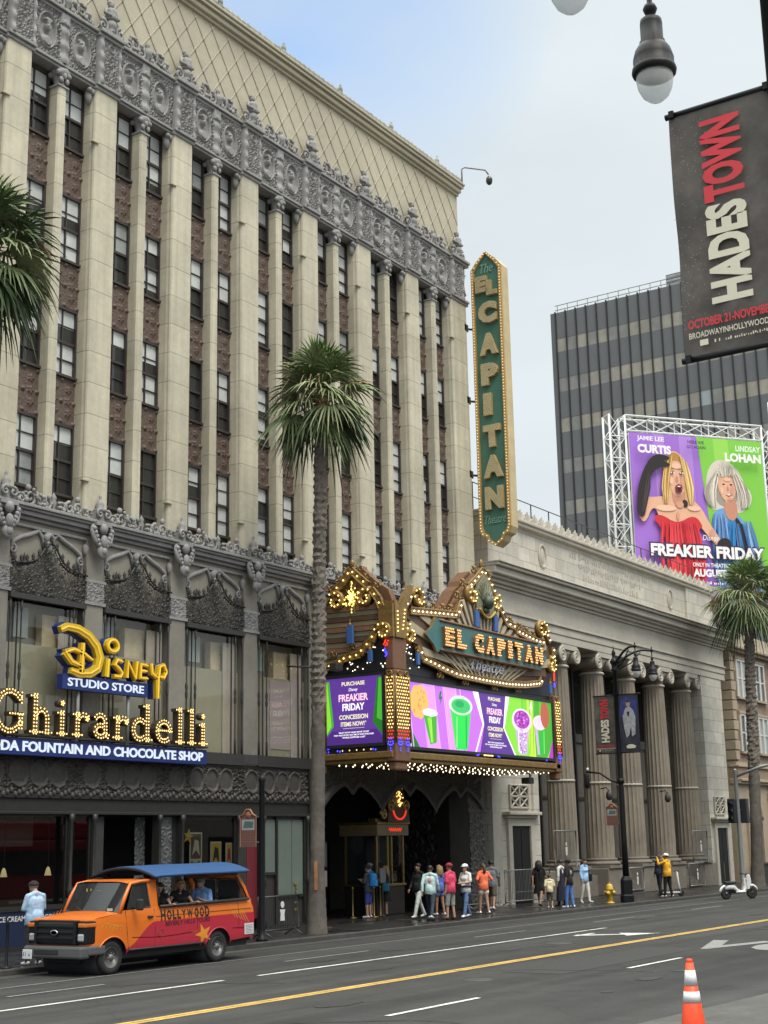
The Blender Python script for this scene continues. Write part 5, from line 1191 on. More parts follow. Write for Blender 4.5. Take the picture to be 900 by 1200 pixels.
# crest shield with a helmet, swag and tassels
CRG = mat('crest_sage', (.2, .2, .13), .55, var=.3, vscale=8); CRD = mat('crest_dark_green', (.05, .075, .06), .5, var=.3, vscale=10); TASS = mat('blue_tassel', (.05, .13, .38), .6, var=.15, vscale=12)
b = MB(); b.poly([(44.05, 10.6), (44.0, 11.1), (44.3, 11.6), (44.7, 11.95), (45.1, 11.6), (45.35, 11.1), (45.3, 10.65), (44.7, 10.3)], CRG, FM, .14, z=.06)
for a in range(9): an = R(20 + a * 17.5); b.tube([(44.68, 10.9, .22), (44.68 + .6 * math.cos(an), 10.95 + .7 * math.sin(an), .2)], [.07, .03], CRG, 5, M=FM)
b.lathe([(.1, 0), (.22, .06), (.25, .2), (.12, .3), (0, .34)], CRD, (44.66, 10.9, .2), 10, FM); b.tube([(44.45, 10.75, .26), (44.66, 11.2, .3), (44.9, 10.7, .26)], [.05, .09, .05], CRD, 6, M=FM); b.ball((44.66, 10.62, .25), (.2, .12, .08), CRD, 8, 6, FM)
b.build('crest_shield', mq)
b = MB(); b.tube([(44.1 + 1.15 * i / 12, 10.62 - .28 * math.sin(PI * i / 12), .27) for i in range(13)], .05, mat('gold_swag', (.45, .29, .04), .4, metal=.3), 6, M=FM); b.build('swag', mq)
def tassel(c, h, m_, w_=.16):
    b = MB(); b.tube([(c[0], c[1] + .22, .2), (c[0], c[1], .2)], .03, GILT, 5, M=m_); b.ball((c[0], c[1] + .03, .2), (.07, .07, .06), GILT, 6, 5, m_)
    b.bbox(c[0] - w_ / 2, c[0] + w_ / 2, c[1] - h, c[1], .14, .24, TASS, .02, M=m_); b.build('tassel', mq)
tassel((44.02, 10.55), .62, FM, .26); tassel((45.38, 10.52), .6, FM, .26); tassel((39.95, 8.62), .42, FM); tassel((49.55, 8.35), .38, FM); tassel((-26.58, 9.5), .62, SM, .26); tassel((-25.8, 8.62), .4, SM)
# ----- side gable
so_ = [(-27.85, 8.2), (-27.1, 8.4), (-26.3, 8.5), (-25.9, 8.8), (-25.75, 9.2), (-25.4, 9.35), (-25.35, 10.1), (-25.75, 10.5), (-26.0, 10.75), (-26.55, 11.4), (-27.2, 10.8), (-27.5, 10.6), (-27.85, 10.1)]
b = MB(); b.poly(so_, BRN, SM, .3, z=-.33); b.poly([(-25.2, 9.9), (-25.5, 10.7), (-25.95, 11.0), (-26.5, 11.5), (-26.55, 11.62), (-27.1, 11.1), (-27.3, 10.5)], BRN, SM, .3, z=-.8); gp = b.build('side_gable', mq)
b = MB()
STR = [mat('stripe_sage', (.2, .19, .13), .6, var=.1), mat('stripe_rust', (.24, .13, .08), .6, var=.1), mat('stripe_tan', (.26, .2, .12), .6, var=.1), FAN2]
for i in range(11):
    z0 = 8.45 + i * .17; xl_ = -27.75; xr = -26.25 if z0 < 8.8 else -25.75 if z0 < 9.3 else -25.4
    b.poly([(xl_, z0 + .06), (xr, z0), (xr, z0 + .15), (xl_, z0 + .21)], STR[i % 4], SM, .03 + .025 * (i % 2), z=-.03)
b.build('gable_stripes', gp)
trim([(-27.85, 8.15), (-27.1, 8.3), (-27.0, 8.42), (-26.25, 8.52), (-26.1, 8.75), (-25.8, 8.9), (-25.68, 9.2)], SM, bl=YB); trim([(-27.3, 10.72), (-26.95, 10.95), (-26.57, 11.38), (-26.2, 11.05), (-25.9, 10.8)], SM, bl=YB); trim([(-27.6, 10.55), (-27.85, 10.15), (-27.88, 9.9)], SM, bl=YB); trim([(-25.75, 10.62), (-25.5, 10.3), (-25.38, 10.0)], SM, bl=YB)
volute((-27.2, 10.38), .3, PI * .7, -1, SM); volute((-26.0, 10.38), .3, PI * .3, 1, SM); volute((-25.3, 9.18), .3, PI * .9, -1, SM, t=.1)
b = MB(); rg = random.Random(12)
for i in range(70):
    a = rg.uniform(0, 2 * PI); r_ = abs(rg.gauss(0, .2)); b.bulbs([(-26.56 + r_ * math.cos(a) * .75, 10.42 + r_ * math.sin(a) * 1.5, .1 + rg.uniform(0, .1))], .035, glow('gold_bulb', (1, .78, .2), 2.0), SM)
st_ = MB()
for a in range(10): an = 2 * PI * a / 10; st_.tube([(-26.56, 10.42, .05), (-26.56 + .32 * math.cos(an), 10.42 + .55 * math.sin(an), .05)], [.05, .02], GILT, 5, M=SM)
o = st_.build('starburst', mq); b.build('bulbs', o)
# little ornaments on the lower gilded rail
b = MB(); b.bulbs([(44.3 + .1 * i, 5.42, .14) for i in range(7)], .03, YB, FM); b.bulbs([(43.9, 5.42, .14), (43.8, 5.4, .14), (45.3, 5.42, .14), (45.4, 5.4, .14), (49.1, 5.42, .14)], .04, BB, FM); b.bulbs([(-27 + .28 * i, 5.42, .12) for i in range(5)], .03, OB, SM); b.bulbs([(-27.2, 5.42, .12), (-27.1, 5.4, .12), (-25.8, 5.42, .12), (-25.7, 5.4, .12)], .04, BB, SM); b.build('rail_bulbs', mq)
b = MB(); b.tube([(48.6, 25.5, 4.95), (48.6, 25.5, 4.78)], .03, IRONW, 6); b.bbox(48.35, 48.75, 25.4, 25.75, 4.55, 4.78, IRONW, .03); tag(b.build('floodlight'), 'small black floodlight hanging below the marquee soffit', 'floodlight')
b = MB(); b.tube([(36.6, F - .1, 8.1), (37.6, F - 1.2, 8.05)], .03, IRONW, 6); b.bbox(37.5, 37.9, F - 1.45, F - 1.15, 7.95, 8.2, IRONW, .03); tag(b.build('spotlight'), 'black spotlight on an arm aimed at the side of the marquee', 'spotlight')

# ---------------------------------------------------------------- the tall blade sign
bs = thing('blade_sign', 'tall green and gold vertical sign with bulb letters beside the theatre roof', 'sign', (49.8, 27, 14))
CREAMG = mat('cream_sign_return', (.52, .42, .24), .55, var=.1, vscale=2, stain=.12); BGRN = mat('sign_green', (.06, .17, .13), .5, var=.08, vscale=2, stain=.12); BGLD = mat('gold_sign_frame', (.45, .29, .1), .45, var=.18, vscale=8); BCRM = mat('cream_letter', (.5, .43, .26), .5, var=.12)
BM = SF(49.62, 0, 0); ya, yb = -27.82, -26.36; ym = (ya + yb) / 2
outer = [(ya, 14.85), (ya + .1, 14.6), (ya + .3, 14.52), (ya + .4, 14.3), (ym, 14.1), (yb - .4, 14.3), (yb - .3, 14.52), (yb - .1, 14.6), (yb, 14.85), (yb, 26.15), (yb - .12, 26.3), (yb - .28, 26.5), (ym + .2, 26.72), (ym, 26.92), (ym - .2, 26.72), (ya + .28, 26.5), (ya + .12, 26.3), (ya, 26.15)]
inner = [(ym + (x - ym) * .8, 20.5 + (z - 20.5) * .982) for x, z in outer]
b = MB(); b.poly(outer, BGLD, BM, .52, z=-.52, side=CREAMG); b.build('cabinet', bs)
b = MB(); b.poly(outer, BGLD, BM, .1, z=.0, holes=[inner]); fr = b.build('gold_frame', bs)
b = MB(); b.poly(inner, BGRN, BM, .012, z=.0); fc = b.build('green_face', bs)
b = MB()
mid = [(ym + (x - ym) * .9, 20.5 + (z - 20.5) * .991) for x, z in outer]
for i in range(len(mid)):
    p, q = Vector(mid[i]), Vector(mid[(i + 1) % len(mid)]); n = max(1, int((q - p).length / .13))
    b.bulbs([((p + (q - p) * (j / n))[:] + (.12,)) for j in range(n)], .03, glow('pale_bulb', (1, .8, .5), .9), BM)
b.build('bulbs', fr)
STUD = mat('unlit_bulb', (.3, .2, .07), .3, metal=.3)
def bl(ch, cy, cz, w_, h): letters(ch, cy - w_ / 2, cz - h / 2, h, w_, 0, 0, BM, fc, BCRM, BGLD, STUD, d=.16, z0=.02, rows=9, br=.022, bold=.08)
bl('E', ym - .22, 25.42, .55, .72); bl('L', ym + .28, 25.2, .5, .66)
for ch, cz, w_ in (('C', 24.12, .86), ('A', 22.72, .86), ('P', 21.4, .8), ('I', 20.1, .68), ('T', 18.72, .8), ('A', 17.42, .9), ('N', 16.1, .84)): bl(ch, ym + .04, cz, w_, .95)
b = MB(); b.text('The', mat('pale_green_script', (.2, .36, .3), .4), BM @ Matrix.Translation((ym - .3, 25.95, .02)), .62, .4, .03, shear=.3); b.text('Theatre', MATS['pale_green_script'], BM @ Matrix.Translation((ym - .5, 15.05, .02)), 1.0, .36, .03, shear=.3); b.build('script_lettering', fc)
b = MB()
for z in (17.2, 20.4, 23.6): b.tube([(49.85, 27.8, z), (49.2, F + .3, z)], .05, IRONW, 6); b.box(49.2, 49.5, F - .0, F + .2, z - .15, z + .15, IRONW)
b.build('bracket', bs)
# surveillance camera on the roof corner
b = MB(); cx_ = 49.3; b.tube([(cx_, F - .05, 30.2), (cx_, F - .05, 30.85), (cx_ + .1, F - .15, 30.95), (cx_ + .75, F - .8, 30.9), (cx_ + .85, F - .9, 30.7)], .035, mat('camera_grey', (.2, .21, .22), .4), 7); b.lathe([(.06, .2), (.13, .12), (.15, 0), (.13, -.12), (.06, -.2), (0, -.22)], mat('camera_dome', (.03, .03, .035), .2), (cx_ + .86, F - .92, 30.42), 10)
tag(b.build('surveillance_camera'), 'dome camera on a crooked arm at the roof corner', 'camera')
# ---------------------------------------------------------------- the columned bank next door
ASH = blockmat('grey_ashlar', (.49, .465, .41), 1.25, .62, (.3, .28, .245), .016, .1, rough=.8, bump=.15, fine=.1)
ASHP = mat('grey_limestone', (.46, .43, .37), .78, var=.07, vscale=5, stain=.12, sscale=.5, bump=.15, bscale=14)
ASHD = mat('dark_limestone', (.18, .16, .133), .8, var=.12, vscale=5, stain=.2, sscale=.6, bump=.15, bscale=14)  # darker limestone for the recess wall, column bases, pedestals and steps
FLUT = mat('fluted_stone', (.235, .202, .16), .75, var=.1, vscale=3, stain=.16, sscale=.5)
BRONZE = mat('dark_bronze_screen', (.055, .052, .05), .45, var=.2)
BX0, BX1 = 49.95, 77.2
bank = thing('bank_building', 'grey stone bank with giant ionic columns and a lettered attic', 'building', (63, F, 0))
b = MB(); b.box(BX0, BX1, F + 2.6, F + 20, 0, 13.4, ASH); b.box(BX0, 53.9, F + .02, F + 2.6, 0, 11.0, ASH); b.box(73.6, BX1 - .5, F + .02, F + 2.6, 0, 11.0, ASH)
b.box(BX0, BX0 + .7, F - .08, F + .02, 0, 11.0, ASHP); b.box(53.45, 53.95, F - .08, F + .02, 0, 11.0, ASH); b.box(BX1 - .5, BX1, F + .3, F + 20, 0, 13.4, ASHP)
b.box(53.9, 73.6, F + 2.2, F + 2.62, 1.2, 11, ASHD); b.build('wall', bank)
b = MB()
def ent(z0, z1, y, r=.025, x0=BX0, x1=BX1 + .1, m=ASHP): b.bbox(x0, x1, F + y, F + 3, z0, z1, m, r)
ent(11.0, 11.35, -.02); ent(11.35, 11.7, -.06); ent(11.7, 11.8, -.14); ent(11.8, 12.72, -.02, m=ASHP)
b.build('entablature', bank)
b = MB(); ent(12.72, 12.85, -.12); ent(12.85, 13.0, -.26); ent(13.0, 13.12, -.42, x1=BX1 + .5); ent(13.12, 13.42, -.62, .05, x1=BX1 + .75); ent(13.42, 13.55, -.78, .04, x1=BX1 + .9); ent(13.55, 13.62, -.86, x1=BX1 + 1.0)
b.build('cornice', bank)
b = MB(); b.box(BX0 + .6, 75.9, F + .1, F + 20, 13.5, 15.75, ASH); b.bbox(BX0 + .5, BX0 + 3.2, F - .02, F + 1, 13.5, 15.75, ASH, .02); b.bbox(72.3, 76.1, F - .02, F + 1, 13.5, 15.75, ASH, .02)
b.bbox(BX0 + .4, 76.2, F - .12, F + 2, 15.7, 15.85, ASHP, .03); b.bbox(BX0 + .4, 76.3, F - .2, F + 2, 15.85, 16.0, ASHP, .04); at = b.build('attic', bank)
b = MB()
for x in (55.6, 70.2):
    b.tube([(x + .34 * math.cos(2 * PI * i / 24), F + .08, 14.75 + .5 * math.sin(2 * PI * i / 24)) for i in range(24)], .055, ASHP, 6, closed=True); b.ball((x, F + .1, 14.75), (.2, .06, .36), ASHP, 8, 8)
b.build('medallion', at)
b = MB()
CARV = mat('carved_letter', (.4, .375, .325), .8)
for s_, z, w_ in (('FREE DOM OF KNOWLEDGE COMMERCE', 15.15, 9.0), ('INDUSTRY AND THRIFT', 14.7, 7.2), ('ENDURE IN HONOUR', 14.25, 6.4)):
    b.marks(CARV, FF(62.9 - w_ / 2, F + .1, z), w_, .28, len(s_) + 8, d=.02, seed=len(s_))
b.build('carved_lettering', at)
b = MB(); cr = MB()
for i in range(16): 
    pass
b0 = MB()                                                  # palmette cresting
for q, h in ((0, .5), (-.14, .4), (.14, .4), (-.25, .26), (.25, .26)):
    b0.tube([(q * .5, 0, .02), (q, 0, h * .6), (q * 1.15, -.02, h)], [.07, .07, .03], ASHP, 5)
b0.curl((-.3, .12), .1, ASHP, FF(0, -.04, 0), t=.035, a0=PI / 2, k=10); b0.curl((.3, .12), .1, ASHP, FF(0, -.04, 0), t=.035, a0=PI / 2, ccw=-1, k=10)
for i in range(38): b.merge(b0, Matrix.Translation((BX0 + .8 + i * .675, F + .0, 15.98)))
b.build('cresting', at)
b = MB(); IRN = IRONW
b.tube([(BX0 + 1, F + .9, 17.35), (75.8, F + .9, 17.35)], .025, IRN, 5); b.tube([(BX0 + 1, F + .9, 16.7), (75.8, F + .9, 16.7)], .02, IRN, 5)
for i in range(15): b.tube([(BX0 + 1 + i * 1.77, F + .9, 16), (BX0 + 1 + i * 1.77, F + .9, 17.35)], .03, IRN, 5)
b.build('roof_railing', bank)
# columns
def shaft(z0, z1, r0, r1, nfl=20):
    b = MB(); m = nfl * 4; rows = 14; vs = []
    for j in range(rows + 1):
        q = j / rows; r = r0 + (r1 - r0) * (q ** 1.4); z = z0 + (z1 - z0) * q
        for i in range(m):
            k = i % 4; rr = r * (1, .94, .93, .94)[k] if 0 < j < rows else r * .985
            a = 2 * PI * i / m; vs.append((rr * math.cos(a), rr * math.sin(a), z))
    fs = [(j * m + i, j * m + (i + 1) % m, (j + 1) * m + (i + 1) % m, (j + 1) * m + i) for j in range(rows) for i in range(m)]
    return b.add(vs, fs, FLUT)
CX = [57.7, 61.45, 65.1, 68.75, 72.4]
SHF = shaft(1.62, 10.0, .66, .54)
for i, x in enumerate(CX):
    b = MB(); b.merge(SHF, Matrix.Translation((x, F + .75, 0))); c_ = b.build('column', bank)
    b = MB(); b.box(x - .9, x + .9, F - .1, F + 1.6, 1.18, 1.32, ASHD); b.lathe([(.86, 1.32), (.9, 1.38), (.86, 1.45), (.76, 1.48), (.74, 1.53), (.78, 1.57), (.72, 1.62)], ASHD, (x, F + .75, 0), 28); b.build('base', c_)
    b = MB(); b.lathe([(.56, 4.95), (.64, 4.97), (.64, 5.05), (.56, 5.07)], ASHP, (x, F + .75, 0), 24); b.lathe([(.55, 10.0), (.6, 10.03), (.6, 10.1), (.55, 10.13)], ASHP, (x, F + .75, 0), 24); b.build('band', c_)
    b = MB(); b.lathe([(.53, 10.1), (.54, 10.35), (.66, 10.55), (.7, 10.7)], FLUT, (x, F + .75, 0), 20); b.box(x - .78, x + .78, F + .0, F + 1.5, 10.78, 11.0, ASHP); b.box(x - .62, x + .62, F + .1, F + 1.4, 10.62, 10.8, FLUT)
    for s_ in (-1, 1):
        b.curl((x + s_ * .68, 10.52), .34, ASHP, FF(0, F + .02, 0), t=.075, turns=2.2, a0=PI / 2, ccw=-s_, n=7, k=34); b.lathe([(.0, 0), (.3, 0), (.32, .12), (.24, .6), (.24, .75), (.32, 1.4), (.0, 1.44)], FLUT, (0, 0, 0), 14, Matrix.Translation((x + s_ * .68, F + .03, 10.52)) @ Matrix.Rotation(-PI / 2, 4, 'X'))
    b.build('capital', c_)
b = MB(); prev = 55.2
for i, x in enumerate(CX):
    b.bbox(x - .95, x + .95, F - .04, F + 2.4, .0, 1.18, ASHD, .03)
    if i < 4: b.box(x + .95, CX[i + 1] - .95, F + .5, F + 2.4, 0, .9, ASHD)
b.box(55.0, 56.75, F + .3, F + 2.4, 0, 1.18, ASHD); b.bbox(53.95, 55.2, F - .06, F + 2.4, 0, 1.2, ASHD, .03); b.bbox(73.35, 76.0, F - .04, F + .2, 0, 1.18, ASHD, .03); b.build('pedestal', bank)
b = MB()
for k, (x0_, x1_) in enumerate(((62.4, 64.15), (66.05, 67.8), (69.7, 71.45))):
    for j in range(3): b.box(x0_, x1_, F - .12 + .14 * j, F + .52, .18 * j, .18 * (j + 1) - .003, ASHD)
b.build('steps', bank)
for i in range(4):                                         # bronze screens with windows between the columns
    x0_, x1_ = CX[i] + .72, CX[i + 1] - .72; f = MB()
    for x in (x0_, (x0_ + x1_) / 2, x1_): f.box(x - .07, x + .07, F + 2.1, F + 2.22, 1.2, 10.6, BRONZE)
    for z in (1.2, 4.3, 7.0, 7.25, 10.5): f.box(x0_, x1_, F + 2.12, F + 2.24, z, z + .14, BRONZE)
    f.box(x0_, x1_, F + 2.08, F + 2.2, 7.0, 7.4, mat('screen_spandrel', (.13, .125, .115), .6, var=.2)); w_ = f.build('tall_window', bank)
    b = MB(); b.quad((x0_, F + 2.18, 7.4), (x1_, F + 2.18, 7.4), (x1_, F + 2.18, 10.5), (x0_, F + 2.18, 10.5), DARKP); b.quad((x0_, F + 2.18, 1.3), (x1_, F + 2.18, 1.3), (x1_, F + 2.18, 6.9), (x0_, F + 2.18, 6.9), mat('screen_panel', (.15, .14, .125), .6, var=.1)); b.build('pane', w_)
def sidedoor(x0, x1, ztop):
    d = MB(); d.box(x0 - .32, x0, F - .1, F + .1, 0, ztop + .3, ASHP); d.box(x1, x1 + .32, F - .1, F + .1, 0, ztop + .3, ASHP); d.box(x0, x1, F - .1, F + .1, ztop, ztop + .3, ASHP)
    d.bbox(x0 - .45, x1 + .45, F - .2, F + .1, ztop + .3, ztop + .42, ASHP, .02); d.bbox(x0 - .6, x1 + .6, F - .34, F + .1, ztop + .42, ztop + .56, ASHP, .03); d = d.build('door_surround', bank)
    b = MB(); b.box(x0, x1, F - .02, F - .005, 0, ztop, mat('dark_bronze_door', (.012, .011, .012), .6, spec=.25)); b.box(x0 + .08, (x0 + x1) / 2 - .03, F - .045, F - .02, .1, ztop - .12, MATS['dark_bronze_door']); b.box((x0 + x1) / 2 + .03, x1 - .08, F - .045, F - .02, .1, ztop - .12, MATS['dark_bronze_door']); b.build('door', d)
    b = MB(); xa, xb, za, zb = x0 + .02, x1 - .02, ztop + .72, ztop + 1.62; b.box(xa, xb, F - .02, F + .015, za, zb, SHOP_DK); fr = .06
    xm, zm = (xa + xb) / 2, (za + zb) / 2
    for p_, q_ in (((xa, za), (xb, za)), ((xa, zb), (xb, zb)), ((xa, za), (xa, zb)), ((xb, za), (xb, zb)), ((xm, za), (xm, zb)), ((xa, zm), (xb, zm))): b.tube([(p_[0], F - .04, p_[1]), (q_[0], F - .04, q_[1])], .045, ASHP, 5)
    for cx, cz in (((xa + xm) / 2, (za + zm) / 2), ((xm + xb) / 2, (za + zm) / 2), ((xa + xm) / 2, (zm + zb) / 2), ((xm + xb) / 2, (zm + zb) / 2)):
        hx_, hz_ = (xm - xa) / 2, (zm - za) / 2
        for s_ in (-1, 1): b.tube([(cx - hx_, F - .04, cz - s_ * hz_), (cx + hx_, F - .04, cz + s_ * hz_)], .04, ASHP, 5)
    b.build('stone_lattice', bank)
sidedoor(51.5, 53.1, 3.05); sidedoor(74.3, 75.8, 2.95)
for i, (x, z) in enumerate(((55.6, 1.2), (70.55, .05))):
    pass
# steel mesh gates with a small no-entry figure between the pedestals
GALV = mat('galvanised_tube', (.25, .26, .26), .4, metal=.6, var=.1); NOTICE = mat('white_notice', (.62, .63, .62), .6)
def mesh_gate(name, x0, x1, z0, z1, y, label, fig):
    t = thing(name, label, 'gate', ((x0 + x1) / 2, y, z0), 'mesh gates of the bank'); b = MB()
    b.tube([(x0, y, z0), (x0, y, z1), (x1, y, z1), (x1, y, z0)], .035, GALV, 6, closed=True); n = int((x1 - x0) / .12)
    for i in range(1, n): b.tube([(x0 + (x1 - x0) * i / n, y, z0), (x0 + (x1 - x0) * i / n, y, z1)], .008, GALV, 4, cap=False)
    b.build('frame', t)
    b = MB(); cx = (x0 + x1) / 2; zc = (z0 + z1) / 2; b.poly(ell(cx, zc + .22, .07, .08, 10), NOTICE, FF(0, y - .04, 0), .01); b.poly([(cx - .1, zc + .1), (cx + .1, zc + .1), (cx + .07, zc - .25), (cx - .07, zc - .25)], NOTICE, FF(0, y - .04, 0), .01); b.build('figure_notice', t)
mesh_gate('mesh_gate', 55.2, 57.3, 1.3, 2.85, F - .05, 'mesh gate on the ledge at the foot of the bank column beside the marquee', 1)
mesh_gate('mesh_gate', 70.6, 72.6, 1.25, 2.8, F - .12, 'mesh gate on the ledge at the column beside the narrow end door', 1)
mesh_gate('mesh_gate', 62.45, 64.1, .15, 1.15, F - .16, 'low mesh gate across the bank steps behind the yellow hydrant', 1)
mesh_gate('mesh_gate', 69.75, 71.8, .1, 1.2, F - .16, 'low mesh gate across the bank steps beyond the person in yellow', 1)
b = MB()
for x in (60.2, 67.0):
    b.tube([(x, F + .0, 4.7), (x, F - .3, 4.75), (x, F - .4, 4.6)], .03, IRONW, 6); b.lathe([(.05, 0), (.14, -.1), (.16, -.3), (.08, -.42)], IRONW, (x, F - .4, 4.6), 8)
b.build('wall_lantern', bank)
# ---------------------------------------------------------------- brown brick building
BRK = blockmat('brown_brick', (.25, .17, .115), .24, .075, (.25, .21, .17), .012, .22, rough=.85, fine=.12)
TAN = mat('tan_terracotta', (.38, .31, .225), .75, var=.08, vscale=5, stain=.12)
brown = thing('brick_building', 'brown brick building with pale quoins and white sash windows past the bank', 'building', (84, F, 0))
QX0 = 78.3; QX1 = 90
b = MB(); b.box(QX0 + .02, QX1, F + .1, F + 12, 6.6, 12.85, BRK); b.box(QX0 + .02, QX1, F + .05, F + 12, 0, 6.6, TAN); b.build('wall', brown)
b = MB()
for i in range(11): b.bbox(QX0 - .02, QX0 + (.75 if i % 2 else .5), F - .02, F + .6, 6.7 + i * .56, 6.7 + i * .56 + .5, TAN, .02)
b.build('quoins', brown)
b = MB(); b.bbox(QX0 - .02, QX1, F - .1, F + .5, 6.3, 6.42, TAN, .02); b.bbox(QX0 - .02, QX1, F - .25, F + .5, 5.5, 5.66, TAN, .03); b.bbox(QX0 - .02, QX1, F - .14, F + .5, 5.36, 5.5, TAN, .02); b.box(QX0 + .01, QX1, F + .0, F + .5, 5.66, 6.3, mat('carved_brick_frieze', (.27, .2, .145), .8, var=.25, vscale=9))
b.bbox(QX0 - .02, QX1 + .2, F - .15, F + .5, 12.85, 13.0, TAN, .02); b.bbox(QX0 - .02, QX1 + .3, F - .4, F + .5, 13.0, 13.2, TAN, .04); b.box(QX0, QX1, F + .2, F + 12, 13.2, 14.1, mat('pale_parapet', (.42, .37, .28), .8, var=.08)); b.build('cornice', brown)
WHTF = mat('white_window_frame', (.6, .6, .57), .5)
for i in range(3):
    for z0, z1 in ((10.3, 12.5), (7.2, 9.35)):
        x0_ = 79.4 + i * 3.1; x1_ = x0_ + 1.7; y = F + .06; f = MB()
        for xa, xb in ((x0_, x0_ + .16), ((x0_ + x1_) / 2 - .12, (x0_ + x1_) / 2 + .12), (x1_ - .16, x1_)): f.box(xa, xb, y - .06, y + .06, z0, z1, WHTF)
        f.box(x0_, x1_, y - .07, y + .05, z1 - .12, z1, WHTF); f.box(x0_ - .1, x1_ + .1, y - .14, y + .05, z0 - .12, z0, TAN); f.box(x0_ + .16, x1_ - .16, y - .04, y + .04, (z0 + z1) / 2 - .04, (z0 + z1) / 2 + .04, WHTF); f.box(x0_ - .14, x1_ + .14, y - .1, y + .03, z1, z1 + .14, TAN)
        f.box(x0_ - .14, x0_, y - .05, y + .04, z0, z1, TAN); f.box(x1_, x1_ + .14, y - .05, y + .04, z0, z1, TAN)
        f = f.build('window', brown); b = MB(); b.quad((x0_, y, z0), (x1_, y, z0), (x1_, y, z1), (x0_, y, z1), DARKP if (i + int(z0)) % 2 else GREYP); b.build('pane', f)
b = MB(); ax, az, ar = 80.5, 3.4, 1.15
b.tube([(ax + ar * math.cos(a), F - .02, az + ar * math.sin(a)) for a in np.linspace(0, PI, 18)], .13, TAN, 6); b.box(ax - ar - .13, ax - ar + .1, F - .1, F + .1, 0, az, TAN); b.box(ax + ar - .1, ax + ar + .13, F - .1, F + .1, 0, az, TAN); arch = b.build('arched_entry', brown)
b = MB(); b.poly([(ax + ar * math.cos(a), az + ar * math.sin(a)) for a in np.linspace(0, PI, 18)] + [(ax - ar, 0), (ax + ar, 0)], mat('arch_glass_dark', (.03, .038, .038), .12), FF(0, F + .02, 0), .01)
b.box(ax - ar, ax + ar, F - .06, F + .0, az - .45, az - .2, IRONF); b.box(ax - .06, ax + .06, F - .05, F, 0, az - .45, IRONF); b.box(ax + .1, ax + .85, F - .03, F - .005, 1.9, 2.5, mat('teal_notice', (.2, .42, .4), .5))
for q in np.linspace(-.9, .9, 7): b.box(ax + q - .02, ax + q + .02, F - .04, F, az - .2, az + math.sqrt(max(0, ar * ar - q * q)) - .02, IRONF)
b.build('glazing', arch)
b = MB(); b.box(83.2, 84.0, F - .1, F + .3, 0, 5.36, TAN); b.bbox(83.1, 84.1, F - .18, F + .3, 4.6, 5.0, TAN, .05); b.build('pilaster', brown)
b = MB(); b.box(84.2, 89.6, F - .0, F + .1, .4, 4.4, DARKP); b.build('shop_window', brown)
b = MB(); b.box(78.35, 80.2, 26.9, 27.5, 0, .95, mat('dark_planter', (.02, .022, .022), .6)); b.bbox(78.25, 80.3, 26.85, 27.55, .95, 1.05, MATS['dark_planter'], .02); tag(b.build('utility_cabinet'), 'low black street cabinet behind the white moped', 'cabinet')
# ---------------------------------------------------------------- dark glass office tower
TX = 137.0; tower = thing('office_tower', 'dark glass office tower with banded windows and a railed roof', 'building', (TX + 15, 55, 0))
TDK = mat('tower_dark_panel', (.115, .12, .126), .25, var=.06, vscale=.6, spec=.6); TWN = mat('tower_window_tan', (.3, .28, .235), .2, var=.22, vscale=.5); TWG = mat('tower_window_grey', (.22, .22, .21), .12, var=.2, vscale=.6); TMU = mat('tower_mullion', (.02, .022, .025), .4)
TY0, TY1, TZ = 20.0, 66.8, 60.4
b = MB(); b.box(TX + .1, TX + 30, TY0, TY1, 0, TZ, TDK); b.build('wall', tower)
fl = 4.68; rnd = random.Random(5); nb = 37; bw = (TY1 - TY0 - .6) / nb
b = MB(); b.box(TX + .0, TX + .1, TY0, TY1 - .6, TZ - 3.1, TZ, TDK)
for j in range(13):
    z1 = TZ - 3.05 - j * fl
    b.box(TX, TX + .1, TY0, TY1 - .6, max(0, z1 - fl), z1 - 1.6, TDK)
b.build('spandrel_band', tower)
for j in range(13):
    b = MB(); z1 = TZ - 3.05 - j * fl
    for i in range(nb):
        r = rnd.random(); m = TWN if r < .58 else TWG if r < .985 else mat('tower_window_bright', (.32, .35, .37), .2)
        ya_ = TY0 + i * bw; b.quad((TX + .03, ya_ + bw, z1 - 1.6), (TX + .03, ya_, z1 - 1.6), (TX + .03, ya_, z1), (TX + .03, ya_ + bw, z1), m)
    b.build('window_band', tower)
b = MB()
for i in range(nb + 1): ya_ = TY0 + i * bw; b.box(TX - .16, TX + .05, ya_ - .06, ya_ + .06, 0, TZ + .1, TMU)
b.box(TX - .05, TX + .3, TY1 - .6, TY1, 0, TZ, mat('tower_corner', (.1, .105, .11), .4)); b.build('mullion', tower)
b = MB()
for z in (TZ + .55, TZ + 1.1): b.tube([(TX + .6, TY0, z), (TX + .6, TY1 - .3, z)], .05, GALV, 5)
for i in range(nb + 1): b.tube([(TX + .6, TY0 + i * bw, TZ), (TX + .6, TY0 + i * bw, TZ + 1.1)], .04, GALV, 5)
b.build('roof_railing', tower)
b = MB(); b.box(TX + 3, TX + 20, TY0, 54.0, TZ, TZ + 2.6, TDK)
for i in range(5): b.box(TX + 2.9, TX + 3, TY0, 54.0, TZ + .2 + i * .5, TZ + .45 + i * .5, GREYP)
b.build('plant_room', tower)
